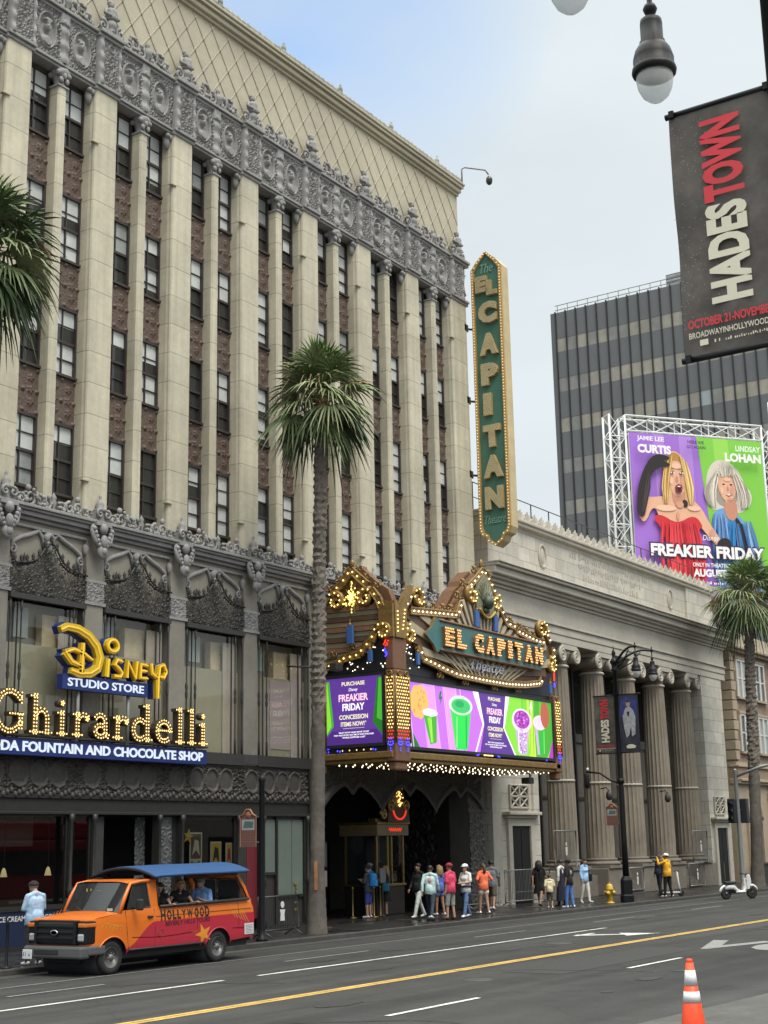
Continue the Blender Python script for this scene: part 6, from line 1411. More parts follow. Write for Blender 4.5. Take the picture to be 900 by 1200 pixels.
# ---------------------------------------------------------------- rooftop billboard on a white lattice frame
AB = Vector((88.0, 38.0, 0)); BD = Vector((.78, -.62, 0)).normalized(); BN = Vector((-BD.y, BD.x, 0)); BN = -BN if BN.y > 0 else BN
BF = Matrix(((BD.x, 0, BN.x, AB.x), (BD.y, 0, BN.y, AB.y), (0, 1, 0, 0), (0, 0, 0, 1)))
if BF.to_3x3().determinant() < 0: BN = -BN; BF = Matrix(((BD.x, 0, BN.x, AB.x), (BD.y, 0, BN.y, AB.y), (0, 1, 0, 0), (0, 0, 0, 1)))
board = thing('billboard', 'film billboard of two women on purple and green in a white lattice frame', 'billboard', (92, 35, 14))
TRW = mat('white_truss', (.66, .68, .68), .5, var=.05)
b = MB(); bx0, bx1, bz0, bz1 = .62, 11.15, 18.6, 29.95
def lat(p0, p1, off, n):
    """a square lattice girder from p0 to p1 with the second chord shifted by off"""
    p0, p1, off = Vector(p0), Vector(p1), Vector(off)
    for o in ((0, 0, -.15), (0, 0, -1.1)):
        o = Vector(o); b.tube([p0 + o, p1 + o], .075, TRW, 6, M=BF); b.tube([p0 + off + o, p1 + off + o], .075, TRW, 6, M=BF)
        for i in range(n):
            a, c = p0.lerp(p1, i / n) + o, p0.lerp(p1, (i + 1) / n) + o
            b.tube([a, c + off], .034, TRW, 5, M=BF); b.tube([a + off, c], .034, TRW, 5, M=BF); b.tube([a, a + off], .045, TRW, 5, M=BF)
    for i in range(n + 1):
        a = p0.lerp(p1, i / n); b.tube([a + Vector((0, 0, -.15)), a + Vector((0, 0, -1.1))], .03, TRW, 5, M=BF); b.tube([a + off + Vector((0, 0, -.15)), a + off + Vector((0, 0, -1.1))], .03, TRW, 5, M=BF)
lat((-.75, 14.0, 0), (-.75, 31.2, 0), (1.2, 0, 0), 11); lat((11.35, 14.0, 0), (11.35, 31.2, 0), (1.2, 0, 0), 11); lat((.5, 30.1, 0), (11.4, 30.1, 0), (0, 1.1, 0), 5)
lat((13.0, 14.0, -.3), (13.0, 33.5, -.3), (1.0, 0, 0), 12)
b.build('lattice_frame', board)
b = MB(); b.box(bx0, bx1, bz0, bz1, -.12, -.02, TRW, BF); pn = b.build('panel', board)
def pm_(c, r=.75): return mat('print_%d_%d_%d' % c, s2l(c), r)
VP, VP2, VG, VG2 = pm_((160, 112, 210)), pm_((178, 134, 222)), pm_((128, 200, 74)), pm_((150, 212, 88)); SKN, SKD, RDD, RDK = pm_((226, 176, 148)), pm_((198, 140, 116)), pm_((206, 44, 58)), pm_((160, 28, 44)); BLO, BLD = pm_((226, 190, 120)), pm_((180, 132, 70)); BK = pm_((38, 32, 36)); GRH, GRD = pm_((214, 206, 194)), pm_((160, 150, 140)); BLU, BLU2, BLU3 = pm_((112, 160, 214)), pm_((50, 132, 196)), pm_((82, 122, 178)); WH = pm_((240, 238, 240)); INK = pm_((60, 40, 80)); LIP = pm_((150, 40, 50))
b = MB(); zc = [0.0]
def pl(pts, m, sm=1):
    zc[0] += .004
    if sm:                                                # one round of corner cutting for soft outlines
        for _ in range(2):
            q = []
            for i in range(len(pts)):
                a, c = pts[i], pts[(i + 1) % len(pts)]; q += [(a[0] * .75 + c[0] * .25, a[1] * .75 + c[1] * .25), (a[0] * .25 + c[0] * .75, a[1] * .25 + c[1] * .75)]
            pts = q
    b.poly(pts, m, BF, z=zc[0])
pl([(bx0, bz0), (7.0, bz0), (5.9, bz1), (bx0, bz1)], VP, 0); pl([(2.6, bz0), (3.4, bz0), (3.3, bz1), (2.5, bz1)], VP2, 0); pl([(4.6, bz0), (5.6, bz0), (5.5, bz1), (4.5, bz1)], VP2, 0); pl([(7.0, bz0), (bx1, bz0), (bx1, bz1), (5.9, bz1)], VG, 0); pl([(7.4, 24), (8.6, 24), (8.4, bz1), (7.2, bz1)], VG2, 0)
# woman with grey hair and a blue jacket
pl([(6.7, 24.6), (6.35, 26.2), (6.6, 27.6), (7.3, 28.4), (8.3, 28.4), (9.2, 27.6), (9.7, 26.2), (9.6, 25.0), (8.9, 24.5), (7.6, 24.9)], GRH); pl([(7.0, 25.0), (7.1, 27.4), (7.9, 28.1), (8.8, 27.2), (8.9, 25.0)], GRD)
pl([(6.6, 24.2), (7.3, 24.9), (8.2, 24.9), (9.2, 24.2), (10.0, 22.6), (10.5, 20.5), (10.4, 18.7), (6.9, 18.7), (6.6, 21.0)], BLU); pl([(7.9, 24.4), (8.5, 24.4), (9.3, 23.0), (9.6, 20.4), (9.5, 18.7), (7.8, 18.7), (7.9, 21.5)], BLU2); pl([(8.4, 24.2), (8.8, 24.3), (9.5, 22.8), (9.3, 22.0)], BK); pl([(8.2, 20.0), (9.2, 21.0), (8.9, 22.0), (8.2, 21.4)], BLU3); pl([(6.7, 22.9), (7.0, 23.6), (7.2, 22.6), (6.9, 21.8)], BLU2)
pl([(7.75, 25.6), (7.7, 24.4), (8.3, 23.9), (8.8, 24.4), (8.75, 25.6)], SKD); pl([(7.35, 27.1), (7.35, 26.2), (7.7, 25.5), (8.15, 25.3), (8.6, 25.7), (8.85, 26.4), (8.8, 27.3), (8.1, 27.7)], SKN); pl([(7.2, 26.7), (7.3, 27.6), (8.1, 28.1), (8.9, 27.4), (9.0, 26.6), (8.7, 27.1), (8.0, 27.3), (7.5, 27.1)], GRH)
for ex in (7.8, 8.4): pl([(ex - .14, 26.62), (ex, 26.7), (ex + .14, 26.62), (ex, 26.55)], BK)
pl([(8.05, 26.5), (8.15, 26.5), (8.22, 26.15), (8.0, 26.12)], SKD); pl([(7.85, 25.9), (8.15, 25.84), (8.45, 25.95), (8.15, 25.7)], LIP); pl([(7.9, 25.89), (8.4, 25.92), (8.15, 25.8)], WH)
def z1(): zc[0] += .0008
def strands(n, f0, f1, sag, wd, cols, seed, part=0):
    rg = random.Random(seed)
    for i in range(n):
        q = rg.random()
        if part: q = .36 * q if rg.random() < .5 else 1 - .36 * q
        a, c = f0(q), f1(q + rg.uniform(-.04, .04)); k = 5; L_ = []; R_ = []
        for j in range(k + 1):
            t = j / k; x = a[0] + (c[0] - a[0]) * t + sag * math.sin(PI * t) * (q - .5) * 2 + rg.uniform(-.03, .03); z = a[1] + (c[1] - a[1]) * t; w_ = wd * math.sin(PI * (.12 + .8 * t)); L_.append((x - w_, z)); R_.append((x + w_, z))
        z1(); b.poly(L_ + R_[::-1], rg.choice(cols), BF, z=zc[0])
def shade(cx_, cz_, rx, rz, m, k=16): z1(); b.poly(ell(cx_, cz_, rx, rz, k), m, BF, z=zc[0])
SK2, SK3, SK4 = pm_((236, 192, 166)), pm_((210, 156, 130)), pm_((184, 126, 104)); GR2, GR3 = pm_((232, 226, 216)), pm_((186, 176, 164)); BL2, BL3 = pm_((240, 212, 150)), pm_((204, 158, 92)); RD2, RD3 = pm_((226, 70, 80)), pm_((180, 34, 48)); BU4, BU5 = pm_((140, 184, 228)), pm_((86, 130, 190)); BK2 = pm_((66, 58, 60))
shade(8.45, 26.2, .16, .35, SK3); shade(7.62, 26.15, .12, .25, SK2); shade(8.1, 27.0, .3, .16, SK2); shade(8.2, 25.55, .2, .1, SK3)
strands(70, lambda q: (7.0 + 2.0 * q, 28.2 - 1.2 * (2 * q - 1) ** 2), lambda q: ((6.45 + 1.6 * q) if q < .5 else (9.7 - 1.9 * (1 - q)), 24.8 + .5 * abs(q - .5)), .55, .045, (GR2, GR3, GRH, GRD), 3, 1)
strands(26, lambda q: (7.3 + 1.5 * q, 28.0 - .5 * (2 * q - 1) ** 2), lambda q: (7.3 + 1.5 * q, 27.15 + .1 * q), .1, .04, (GR2, GRH, GR3), 4)
strands(22, lambda q: (6.8 + .9 * q, 24.4), lambda q: (6.8 + .7 * q, 19.2), .3, .06, (BU4, BU5, BLU3), 5); strands(16, lambda q: (9.2 + .5 * q, 24.0), lambda q: (9.9 + .5 * q, 19.0), .2, .06, (BU4, BU5, BLU3), 6); strands(26, lambda q: (8.0 + 1.0 * q, 23.8), lambda q: (7.9 + 1.5 * q, 19.0), .3, .07, (BLU2, BLU3, pm_((34, 104, 164)), BK), 7)
# woman with fair hair, red strapless dress and long black gloves
pl([(3.0, 25.2), (2.9, 27.2), (3.4, 28.6), (4.1, 28.8), (4.9, 28.0), (5.1, 26.2), (5.0, 24.8), (4.4, 25.2), (3.6, 25.0)], BLO)
pl([(2.1, 24.9), (1.3, 23.3), (.75, 24.2), (1.0, 25.4), (1.7, 25.3), (3.3, 25.5), (4.5, 25.6), (5.7, 25.0), (6.4, 23.6), (7.3, 22.4), (7.0, 21.9), (5.8, 23.2), (5.3, 23.9), (4.0, 23.4), (2.6, 23.6)], SKN); 
pl([(1.9, 23.9), (2.6, 24.2), (3.8, 23.5), (5.2, 24.3), (5.9, 23.4), (5.4, 23.2), (5.4, 21.6), (5.9, 18.7), (2.5, 18.7), (3.0, 21.4), (2.6, 23.2)], RDD); pl([(3.5, 23.2), (3.7, 22.4), (3.9, 23.2), (3.8, 21.0), (4.2, 18.8), (3.4, 18.8), (3.6, 21)], RDK); pl([(2.9, 22.2), (5.3, 22.5), (5.3, 22.3), (2.9, 22.0)], RDK)
pl([(3.5, 26.2), (3.6, 25.0), (4.1, 24.6), (4.6, 25.1), (4.6, 26.2)], SKD); pl([(3.25, 27.6), (3.3, 26.6), (3.6, 25.7), (4.05, 25.4), (4.5, 25.8), (4.8, 26.7), (4.7, 27.7), (4.0, 28.2)], SKN); pl([(3.1, 27.3), (3.4, 28.5), (4.1, 28.7), (4.9, 27.9), (4.9, 27.2), (4.5, 27.9), (3.9, 28.1), (3.4, 27.8)], BLD)
for ex in (3.65, 4.35): pl([(ex - .16, 27.12), (ex, 27.24), (ex + .16, 27.12), (ex, 27.02)], BK); pl([(ex - .2, 27.38), (ex + .2, 27.42), (ex + .2, 27.5), (ex - .2, 27.46)], BLD, 0)
pl([(3.92, 26.95), (4.06, 26.95), (4.14, 26.5), (3.86, 26.5)], SKD); pl([(3.82, 26.2), (4.05, 26.32), (4.3, 26.2), (4.26, 25.8), (4.05, 25.68), (3.86, 25.82)], BK); pl([(4.3, 25.2), (4.55, 25.3), (4.75, 25.1), (4.7, 24.75), (4.4, 24.7)], BK)
shade(4.45, 26.6, .16, .5, SK3); shade(3.55, 26.6, .14, .3, SK2); shade(4.0, 27.65, .4, .2, SK2); shade(4.1, 24.9, .3, .25, SK3); shade(3.0, 24.6, .8, .22, SK2); shade(5.2, 24.7, .5, .2, SK2); shade(3.9, 24.1, .12, .3, SK3); shade(1.3, 24.5, .2, .5, SK3); shade(6.5, 22.9, .2, .4, SK3)
strands(60, lambda q: (3.2 + 1.7 * q, 28.5 - .7 * (2 * q - 1) ** 2), lambda q: ((2.9 + .7 * q) if q < .5 else (5.1 - .7 * (1 - q)), 24.9), .22, .04, (BL2, BL3, BLO, BLD), 8, 1)
strands(50, lambda q: (2.6 + 2.7 * q, 23.6), lambda q: (2.7 + 2.9 * q, 18.9), .25, .07, (RD2, RD3, RDD, RDK), 9); strands(10, lambda q: (.9 + .4 * q, 24.2), lambda q: (1.5 + .5 * q, 27.0), .1, .05, (BK2, BK), 10)
for ex in (3.65, 4.35): shade(ex, 27.13, .15, .07, pm_((240, 235, 230))); shade(ex, 27.13, .06, .07, BK); z1(); b.poly([(ex - .2, 27.18), (ex, 27.28), (ex + .2, 27.2), (ex, 27.22)], BK, BF, z=zc[0])
z1(); b.poly([(3.82, 26.22), (4.05, 26.36), (4.32, 26.22), (4.28, 25.78), (4.05, 25.64), (3.84, 25.8)], LIP, BF, z=zc[0]); shade(4.06, 25.98, .16, .22, BK); shade(4.06, 26.16, .12, .04, WH)
pl([(.68, 23.9), (1.3, 23.8), (1.5, 25.3), (1.8, 26.5), (2.2, 27.2), (2.8, 27.5), (3.4, 27.55), (3.5, 27.75), (2.9, 27.95), (3.45, 28.05), (3.45, 28.25), (2.8, 28.4), (2.2, 28.3), (1.5, 27.5), (.95, 26.2), (.75, 25)], BK)
strands(10, lambda q: (.9 + .4 * q, 24.2), lambda q: (1.5 + .5 * q, 27.0), .1, .05, (BK2, BK), 10)
pl([(6.7, 22.3), (7.2, 22.7), (7.8, 22.6), (7.9, 21.9), (7.4, 21.3), (6.5, 21.2)], BK)
b.build('picture', board)
b = MB(); T = lambda x, z: BF @ Matrix.Translation((x, z, zc[0] + .03))
b.text('JAMIE LEE', WH, T(1.0, 29.2), 2.1, .42, bold=.02); b.text('CURTIS', WH, T(1.0, 28.4), 2.6, .62, bold=.05); b.text('LINDSAY', WH, T(8.75, 29.0), 2.0, .42, bold=.02); b.text('LOHAN', WH, T(7.85, 28.2), 2.9, .64, bold=.05)
b.text('HERE WE', INK, T(4.95, 29.3), 1.3, .24, bold=.02); b.text('GO AGAIN', INK, T(4.85, 28.95), 1.5, .24, bold=.02)
b.text('Disney', WH, T(5.6, 22.3), 1.3, .5, shear=.25); b.text('FREAKIER FRIDAY', INK, BF @ Matrix.Translation((1.42, 21.08, zc[0] + .02)), 9.1, 1.06, bold=.09); b.text('FREAKIER FRIDAY', WH, T(1.55, 21.18), 8.85, .86, bold=.045)
b.text('ONLY IN THEATERS', WH, T(4.7, 20.55), 2.9, .28, bold=.02); b.text('AUGUST 8', WH, T(4.7, 19.85), 3.1, .55, bold=.05); b.marks(WH, T(4.9, 19.35), 2.4, .2, 16)
b.build('lettering', board)
b = MB(); b.box(88, 104, 30, 46, -.2, 14.0, mat('plain_rear_block', (.42, .38, .3), .85, var=.1)) if False else None
# ---------------------------------------------------------------- palms
def leafmat(name, c, v): return mat(name, c, .5, var=v, vscale=2.5, spec=.35)
PG_ = [leafmat('palm_green', (.11, .155, .06), .3), leafmat('palm_dark_green', (.06, .095, .04), .3), leafmat('palm_pale_green', (.21, .25, .125), .25), leafmat('palm_young_green', (.13, .23, .045), .2)]
PDEAD = leafmat('palm_dry_frond', (.3, .22, .12), .3); PSTEM = leafmat('palm_stalk', (.16, .17, .07), .2)
PTR = mat('palm_trunk_fibre', (.13, .112, .095), .85, var=.3, vscale=9, stain=.25, sscale=1.2); PTRS = mat('palm_trunk_smooth', (.105, .092, .08), .85, var=.25, vscale=5, stain=.3, sscale=.8, bump=.4, bscale=25)
PSCR = mat('palm_trunk_scar', (.3, .14, .06), .8, var=.3, vscale=6)
def fan_leaf(b, st, c, d, L_, Rb, rg, m, droop=.35, span=105, nseg=22):
    d = d.normalized(); up = Vector((0, 0, 1)); sd = d.cross(up)
    sd = sd.normalized() if sd.length > .1 else Vector((1, 0, 0)); nrm = sd.cross(d).normalized(); roll = rg.uniform(-.5, .5)
    sd, nrm = sd * math.cos(roll) + nrm * math.sin(roll), nrm * math.cos(roll) - sd * math.sin(roll)
    p1 = c + d * L_ * .5 + Vector((0, 0, .03)); p2 = c + d * L_ - Vector((0, 0, .05 * L_))
    st.tube([c, p1, p2], [.03, .022, .016], PSTEM, 4, cap=False)
    vs = []; fs = []
    for i in range(nseg):
        t = (i + .5) / nseg * 2 - 1; th = R(span) * t
        dr = d * math.cos(th) + sd * math.sin(th) + nrm * (.12 * abs(t)); dr.normalize()
        w_ = (sd * math.cos(th) - d * math.sin(th)) + nrm * (.7 if i % 2 else -.7); w_.normalize()
        Ls = Rb * (1 - .25 * abs(t) ** 2) * rg.uniform(.88, 1.08); k0 = len(vs); dp = droop * rg.uniform(.7, 1.4)
        for r_, ww in ((.04, .01), (.35, .034), (.58, .034), (.8, .02), (1.0, .002)):
            q = p2 + dr * Ls * r_ - Vector((0, 0, dp * max(0, r_ - .35) ** 1.6 * Ls * 1.5)); vs += [q - w_ * ww, q + w_ * ww]
        fs += [(k0 + 2 * j, k0 + 2 * j + 1, k0 + 2 * j + 3, k0 + 2 * j + 2) for j in range(4)]
    b.add(vs, fs, m)
def palm(label, x, y, z0, zc, Rc, r0, r1, seed, lean=(0, 0), n=62, scar=None):
    t = thing('palm_tree', label, 'tree', (x, y, z0), 'fan palms along the far kerb'); rg = random.Random(seed)
    tx, ty = x + lean[0], y + lean[1]; b = MB(); zt = zc - .9; m = 18; rows = int((zt - z0) / .11); vs = []
    for j in range(rows + 1):
        q = j / rows; z = z0 + (zt - z0) * q; cx, cy = x + lean[0] * q, y + lean[1] * q
        r = r0 + (r1 - r0) * min(1, q * 1.3) + .09 * max(0, 1 - q * 9); rough = .2 if q > .42 else .03 + .17 * max(0, (q - .3) / .12)
        for i in range(m):
            a = 2 * PI * (i + .5 * (j % 2)) / m; rr = r * (1 + rg.uniform(-1, 1) * rough) + (.03 * (j % 2) if q > .42 else 0); vs.append((cx + rr * math.cos(a), cy + rr * math.sin(a), z + rg.uniform(-.02, .02) * (q > .42)))
    fs = [(j * m + i, j * m + (i + 1) % m, (j + 1) * m + (i + 1) % m, (j + 1) * m + i) for j in range(rows) for i in range(m)]
    k = int(rows * .42) * m; b.add(vs, fs[:k], PTRS, smooth=True); b.add(vs, fs[k:], PTR)
    b.build('trunk', t)
    if scar: 
        b = MB(); b.add([(x + (r0 + .05) * math.cos(a), y + (r0 + .05) * math.sin(a), z) for z in scar for a in np.linspace(R(205), R(225), 4)], [(i, i + 1, 5 + i, 4 + i) for i in range(3)], PSCR); b.build('rust_stain', t)
    b = MB(); st = MB(); c0 = Vector((tx, ty, zc)); gold = PI * (3 - math.sqrt(5))
    for i in range(n):
        q = (i + .5) / n; el = R(86 - 140 * q ** 1.0); az = i * gold + rg.uniform(-.3, .3)
        d = Vector((math.cos(el) * math.cos(az), math.cos(el) * math.sin(az), math.sin(el))); m = PG_[3] if q < .1 else PG_[rg.choice((0, 0, 1, 2, 2))] if q < .8 else PG_[rg.choice((1, 1, 0))]
        if .3 < q < .9 and rg.random() < .1: m = PDEAD
        fan_leaf(b, st, c0 + Vector((0, 0, .3 * (1 - 2 * q))), d, Rc * rg.uniform(.36, .52) * (1 if q > .15 else .85), Rc * rg.uniform(.52, .66), rg, m, droop=.22 + .75 * q, span=112 if q > .1 else 85, nseg=26)
    for i in range(9):                                     # dry flower stalks hanging out of the crown
        az = rg.uniform(0, 2 * PI); o = Vector((math.cos(az), math.sin(az), 0)); p0 = c0 + Vector((0, 0, .1)); p1 = c0 + o * Rc * .6 + Vector((0, 0, .35)); p2 = c0 + o * Rc * .78 + Vector((0, 0, -.15))
        st.tube([p0, p1, p2], [.025, .018, .01], PDEAD, 4, cap=False); vs = []; fs = []
        for j in range(30):
            p = p1.lerp(p2, rg.random()); e = p + Vector((rg.uniform(-.18, .18), rg.uniform(-.18, .18), -rg.uniform(.25, .6))); k = len(vs); w_ = Vector((.014, .014, 0)); vs += [p - w_, p + w_, e + w_, e - w_]; fs.append((k, k + 1, k + 2, k + 3))
        b.add(vs, fs, PDEAD)
    cr = b.build('crown', t); st.build('leaf_stalks', cr)
    b = MB(); b.lathe([(r1 * 1.0, -.9), (r1 * 1.15, -.7), (r1 * .9, -.3), (.12, .15)], PSCR, (tx, ty, zc), 10); b.build('fibre_collar', t)
palm('tall fan palm rising before the marquee with rust on its trunk', 33.84, 24.75, 0, 16.05, 2.0, .22, .18, 3, (.5, .05), 44, scar=(1.2, 2.0))
palm('fan palm whose fronds reach in before the upper storeys over the shops', 20.75, 24.6, 0, 16.1, 1.95, .25, .19, 11, (0, 0), 46)
palm('farther fan palm standing before the brick building', 70.2, 24.5, 0, 14.6, 2.45, .3, .24, 6, (1.4, -.1), 46)
# ---------------------------------------------------------------- twin-armed street lamps with banners
LPM = mat('lamp_post_black', (.011, .012, .014), .4, var=.15, vscale=8, spec=.22); GLOBE = None
def globe_mat():
    m = glass_mat('lamp_globe', (.88, .9, .9), .05, 1.35, .9); nt = m.node_tree; N = nt.nodes; L = nt.links
    d = N.new('ShaderNodeBsdfDiffuse'); d.inputs[0].default_value = (.8, .82, .82, 1); x = N.new('ShaderNodeMixShader'); x.inputs[0].default_value = .42; o = [n for n in N if n.bl_idname == 'ShaderNodeOutputMaterial'][0]
    L.new(o.inputs[0].links[0].from_socket, x.inputs[1]); L.new(d.outputs[0], x.inputs[2]); L.new(x.outputs[0], o.inputs[0]); return m
GLOBE = globe_mat()
def lamp_post(label, x, y, sy, lower):
    t = thing('street_lamp', label, 'street lamp', (x, y, 0), 'twin armed street lamps'); M = Matrix.Translation((x, y, 0))
    b = MB(); b.lathe([(.29, 0), (.29, .25), (.25, .3), (.25, .85), (.19, .95), (.15, 1.0)], LPM, n=8, M=M, smooth=False); b.build('base', t)
    b = MB(); b.lathe([(.13, .95), (.115, 2.5), (.1, 5.5), (.085, 9.2), (.13, 9.22), (.14, 9.3), (.1, 9.36), (.12, 9.5), (.17, 9.56), (.17, 9.66), (.08, 9.74), (.05, 9.86), (.09, 9.95), (.06, 10.05), (.03, 10.1), (.0, 10.3)], LPM, n=12, M=M); b.build('pole', t)
    for sx in (-1, 1):
        ex, ey = sx * .85, sy * 1.33; b = MB(); pts = [(ex * q, ey * q, 9.45 + .62 * math.sin(q * PI * .62)) for q in np.linspace(.06, 1, 12)]; zt = pts[-1][2]
        b.tube(pts, [.055 - .015 * i / 11 for i in range(12)], LPM, 8, M=M); b.tube([(ex * .12, ey * .12, 9.3), (ex * .45, ey * .45, 9.55), (ex * .7, ey * .7, zt - .05)], .025, LPM, 6, M=M)
        b.ball((ex, ey, zt + .02), (.07, .07, .07), LPM, 10, 8, M=M); b.ball((ex * 1.0, ey * 1.0, zt + .13), (.03, .03, .06), LPM, 8, 6, M=M); arm = b.build('arm', t)
        b = MB(); zb = 9.08
        b.lathe([(.025, zt - zb), (.025, .68), (.05, .66), (.065, .62), (.05, .58), (.03, .56), (.03, .54), (.07, .53), (.095, .51), (.1, .47), (.1, .3), (.115, .29), (.115, .26), (.13, .25), (.16, .2), (.182, .12), (.18, .04), (.195, .025), (.2, 0), (.195, -.025), (.18, -.04), (.15, -.035)], LPM, (ex, ey, zb), 20, M); b.build('lantern', arm)
        b = MB(); b.lathe([(.16, -.02), (.165, -.09), (.15, -.17), (.115, -.24), (.065, -.285), (0, -.3)], GLOBE, (ex, ey, zb), 20, M); b.build('globe', arm)
    if lower:
        b = MB(); pts = [(0, -.12, 4.75), (0, .1, 4.68), (0, .45, 4.8), (0, .9, 5.1), (0, 1.5, 5.18)]; b.tube(pts, .04, LPM, 7, M=M); b.lathe([(.15, -.1), (.15, .1)], LPM, (0, 0, 4.75), 10, M); b.lathe([(.03, 5.18), (.09, 5.05), (.12, 4.75), (.1, 4.55), (.05, 4.5)], LPM, (0, 1.5, 0), 10, M); b.ball((0, 1.45, 5.28), (.06, .06, .07), NOTICE, 7, 6, M); b.build('camera_arm', t)
    b = MB()
    return t
lamp_post('tall twin armed lamp post holding the big charcoal banner overhead', 10.1, 2.87, 1, False)
lamp_post('twin armed lamp post beside the hydrant before the bank columns', 54.3, 24.35, -1, True)
BANK_ = mat('banner_charcoal', (.075, .066, .06), .65, var=.35, vscale=5, stain=.35, sscale=1.5); BANR = mat('banner_red', (.56, .03, .045), .6, var=.08); BANC = mat('banner_cream', (.62, .6, .48), .6, var=.06); BANS = mat('banner_speck', (.35, .2, .1), .6)
def cloth(b, w_, h, m, M, seed=1, amp=.012, z=0):
    rg = random.Random(seed); ph = [rg.uniform(0, 6) for _ in range(6)]; nu, nv = 22, 44; vs = []
    for j in range(nv + 1):
        for i in range(nu + 1):
            u, v = i / nu, j / nv; e = min(1, 6 * v, 6 * (1 - v)); vs.append((w_ * u, h * v, z + amp * e * (math.sin(u * 7 + v * 5 + ph[0]) + .6 * math.sin(u * 13 - v * 9 + ph[1]) + .5 * math.sin(v * 17 + u * 3 + ph[2]))))
    b.add(vs, [(j * (nu + 1) + i, j * (nu + 1) + i + 1, (j + 1) * (nu + 1) + i + 1, (j + 1) * (nu + 1) + i) for j in range(nv) for i in range(nu)], m, M, smooth=True)
def banner(label, x, ya, yb, z0, z1, kind, zoff=.026):
    """hangs crosswise from the lamp post; ya is its farther-out edge on the lens's left"""
    t = thing('street_banner', label, 'banner', (x, (ya + yb) / 2, z0), 'banners on the street lamps'); M = SF(x, ya, z0); w_ = ya - yb; h = z1 - z0
    b = MB(); cloth(b, w_, h, BANK_ if kind == 'show' else mat('banner_night_blue', (.03, .032, .05), .6, var=.3, vscale=3), M, seed=int(x), amp=.012); cloth(b, w_, h, BANK_, M, seed=int(x), amp=.012, z=-.006); c = b.build('cloth', t)
    for zz in (-.02, h + .02):
        b = MB(); b.tube([(-.03, zz, -.01), (w_ + .12, zz, -.01)], .026, LPM, 8, M=M)
        for xx in (.03, w_ - .03): b.box(xx - .02, xx + .02, zz - .03, zz + .03, .0, .03, LPM, M)
        b.build('rod', t)
    b = MB()
    if kind == 'show':
        RM = M @ Matrix.Translation((w_ * .70, h * .185, zoff)) @ Matrix.Rotation(PI / 2, 4, 'Z')
        b.text('HADES', BANC, RM, h * .40, w_ * .40, bold=.05); b.text('TOWN', BANR, RM @ Matrix.Translation((h * .41, 0, 0)), h * .345, w_ * .40, bold=.05)
        b.text('OCTOBER 21-NOVEMBER 16', BANR, M @ Matrix.Translation((w_ * .06, h * .105, zoff)), w_ * 1.0 - w_ * .1, h * .036, bold=.03)
        b.text('BROADWAYINHOLLYWOOD.COM', BANC, M @ Matrix.Translation((w_ * .06, h * .065, zoff)), w_ * .9, h * .024, bold=.01); b.marks(BANC, M @ Matrix.Translation((w_ * .3, h * .035, zoff)), w_ * .55, h * .012, 26); b.poly([(w_ * .16, h * .032), (w_ * .24, h * .032), (w_ * .24, h * .055), (w_ * .16, h * .055)], BANC, M, z=zoff)
        rg = random.Random(4)
        b.bulbs([(abs(rg.gauss(0, .28)) * w_ % w_, rg.uniform(.1, .96) * h, .022) for i in range(150)], .0028, BANC, M); b.bulbs([(abs(rg.gauss(0, .2)) * w_ % w_, rg.uniform(.25, .9) * h, .022) for i in range(40)], .005, BANS, M)
    else:
        cx = w_ * .5; Q = lambda pts, m, z: b.poly([(p[0] * w_, p[1] * h) for p in pts], m, M, z=z)
        Q([(.08, .62), (.9, .55), (.95, .9), (.5, .97), (.1, .92)], mat('banner_stage_blue', (.03, .045, .2), .6, var=.5, vscale=4), .025); Q([(.2, .62), (.35, .76), (.55, .8), (.75, .72), (.85, .6), (.8, .3), (.62, .26), (.6, .45), (.5, .3), (.35, .24), (.25, .4)], mat('banner_silver_suit', (.35, .37, .4), .6, var=.35, vscale=9), .03); Q(ell(.5, .84, .11, .055), mat('banner_face', (.42, .25, .18), .6), .034); Q(ell(.5, .88, .11, .02), mat('banner_hair', (.04, .03, .03), .6), .036); Q([(.42, .7), (.56, .7), (.53, .62), (.46, .62)], mat('banner_mike', (.02, .02, .025), .6), .036)
        Q([(.35, .06), (.75, .06), (.8, .1), (.62, .13), (.45, .13), (.3, .1)], BANC, .03)
    b.build('print', c); return t
banner('big charcoal show banner with huge red and cream letters high above the street', 10.1, 3.78, 2.94, 6.05, 8.1, 'show')
banner('small charcoal show banner with red and white letters on the bank lamp post', 54.3, 25.36, 24.44, 5.9, 8.22, 'show')
banner('small blue banner of a performer in silver on the bank lamp post', 54.3, 24.26, 23.4, 5.9, 8.22, 'singer')
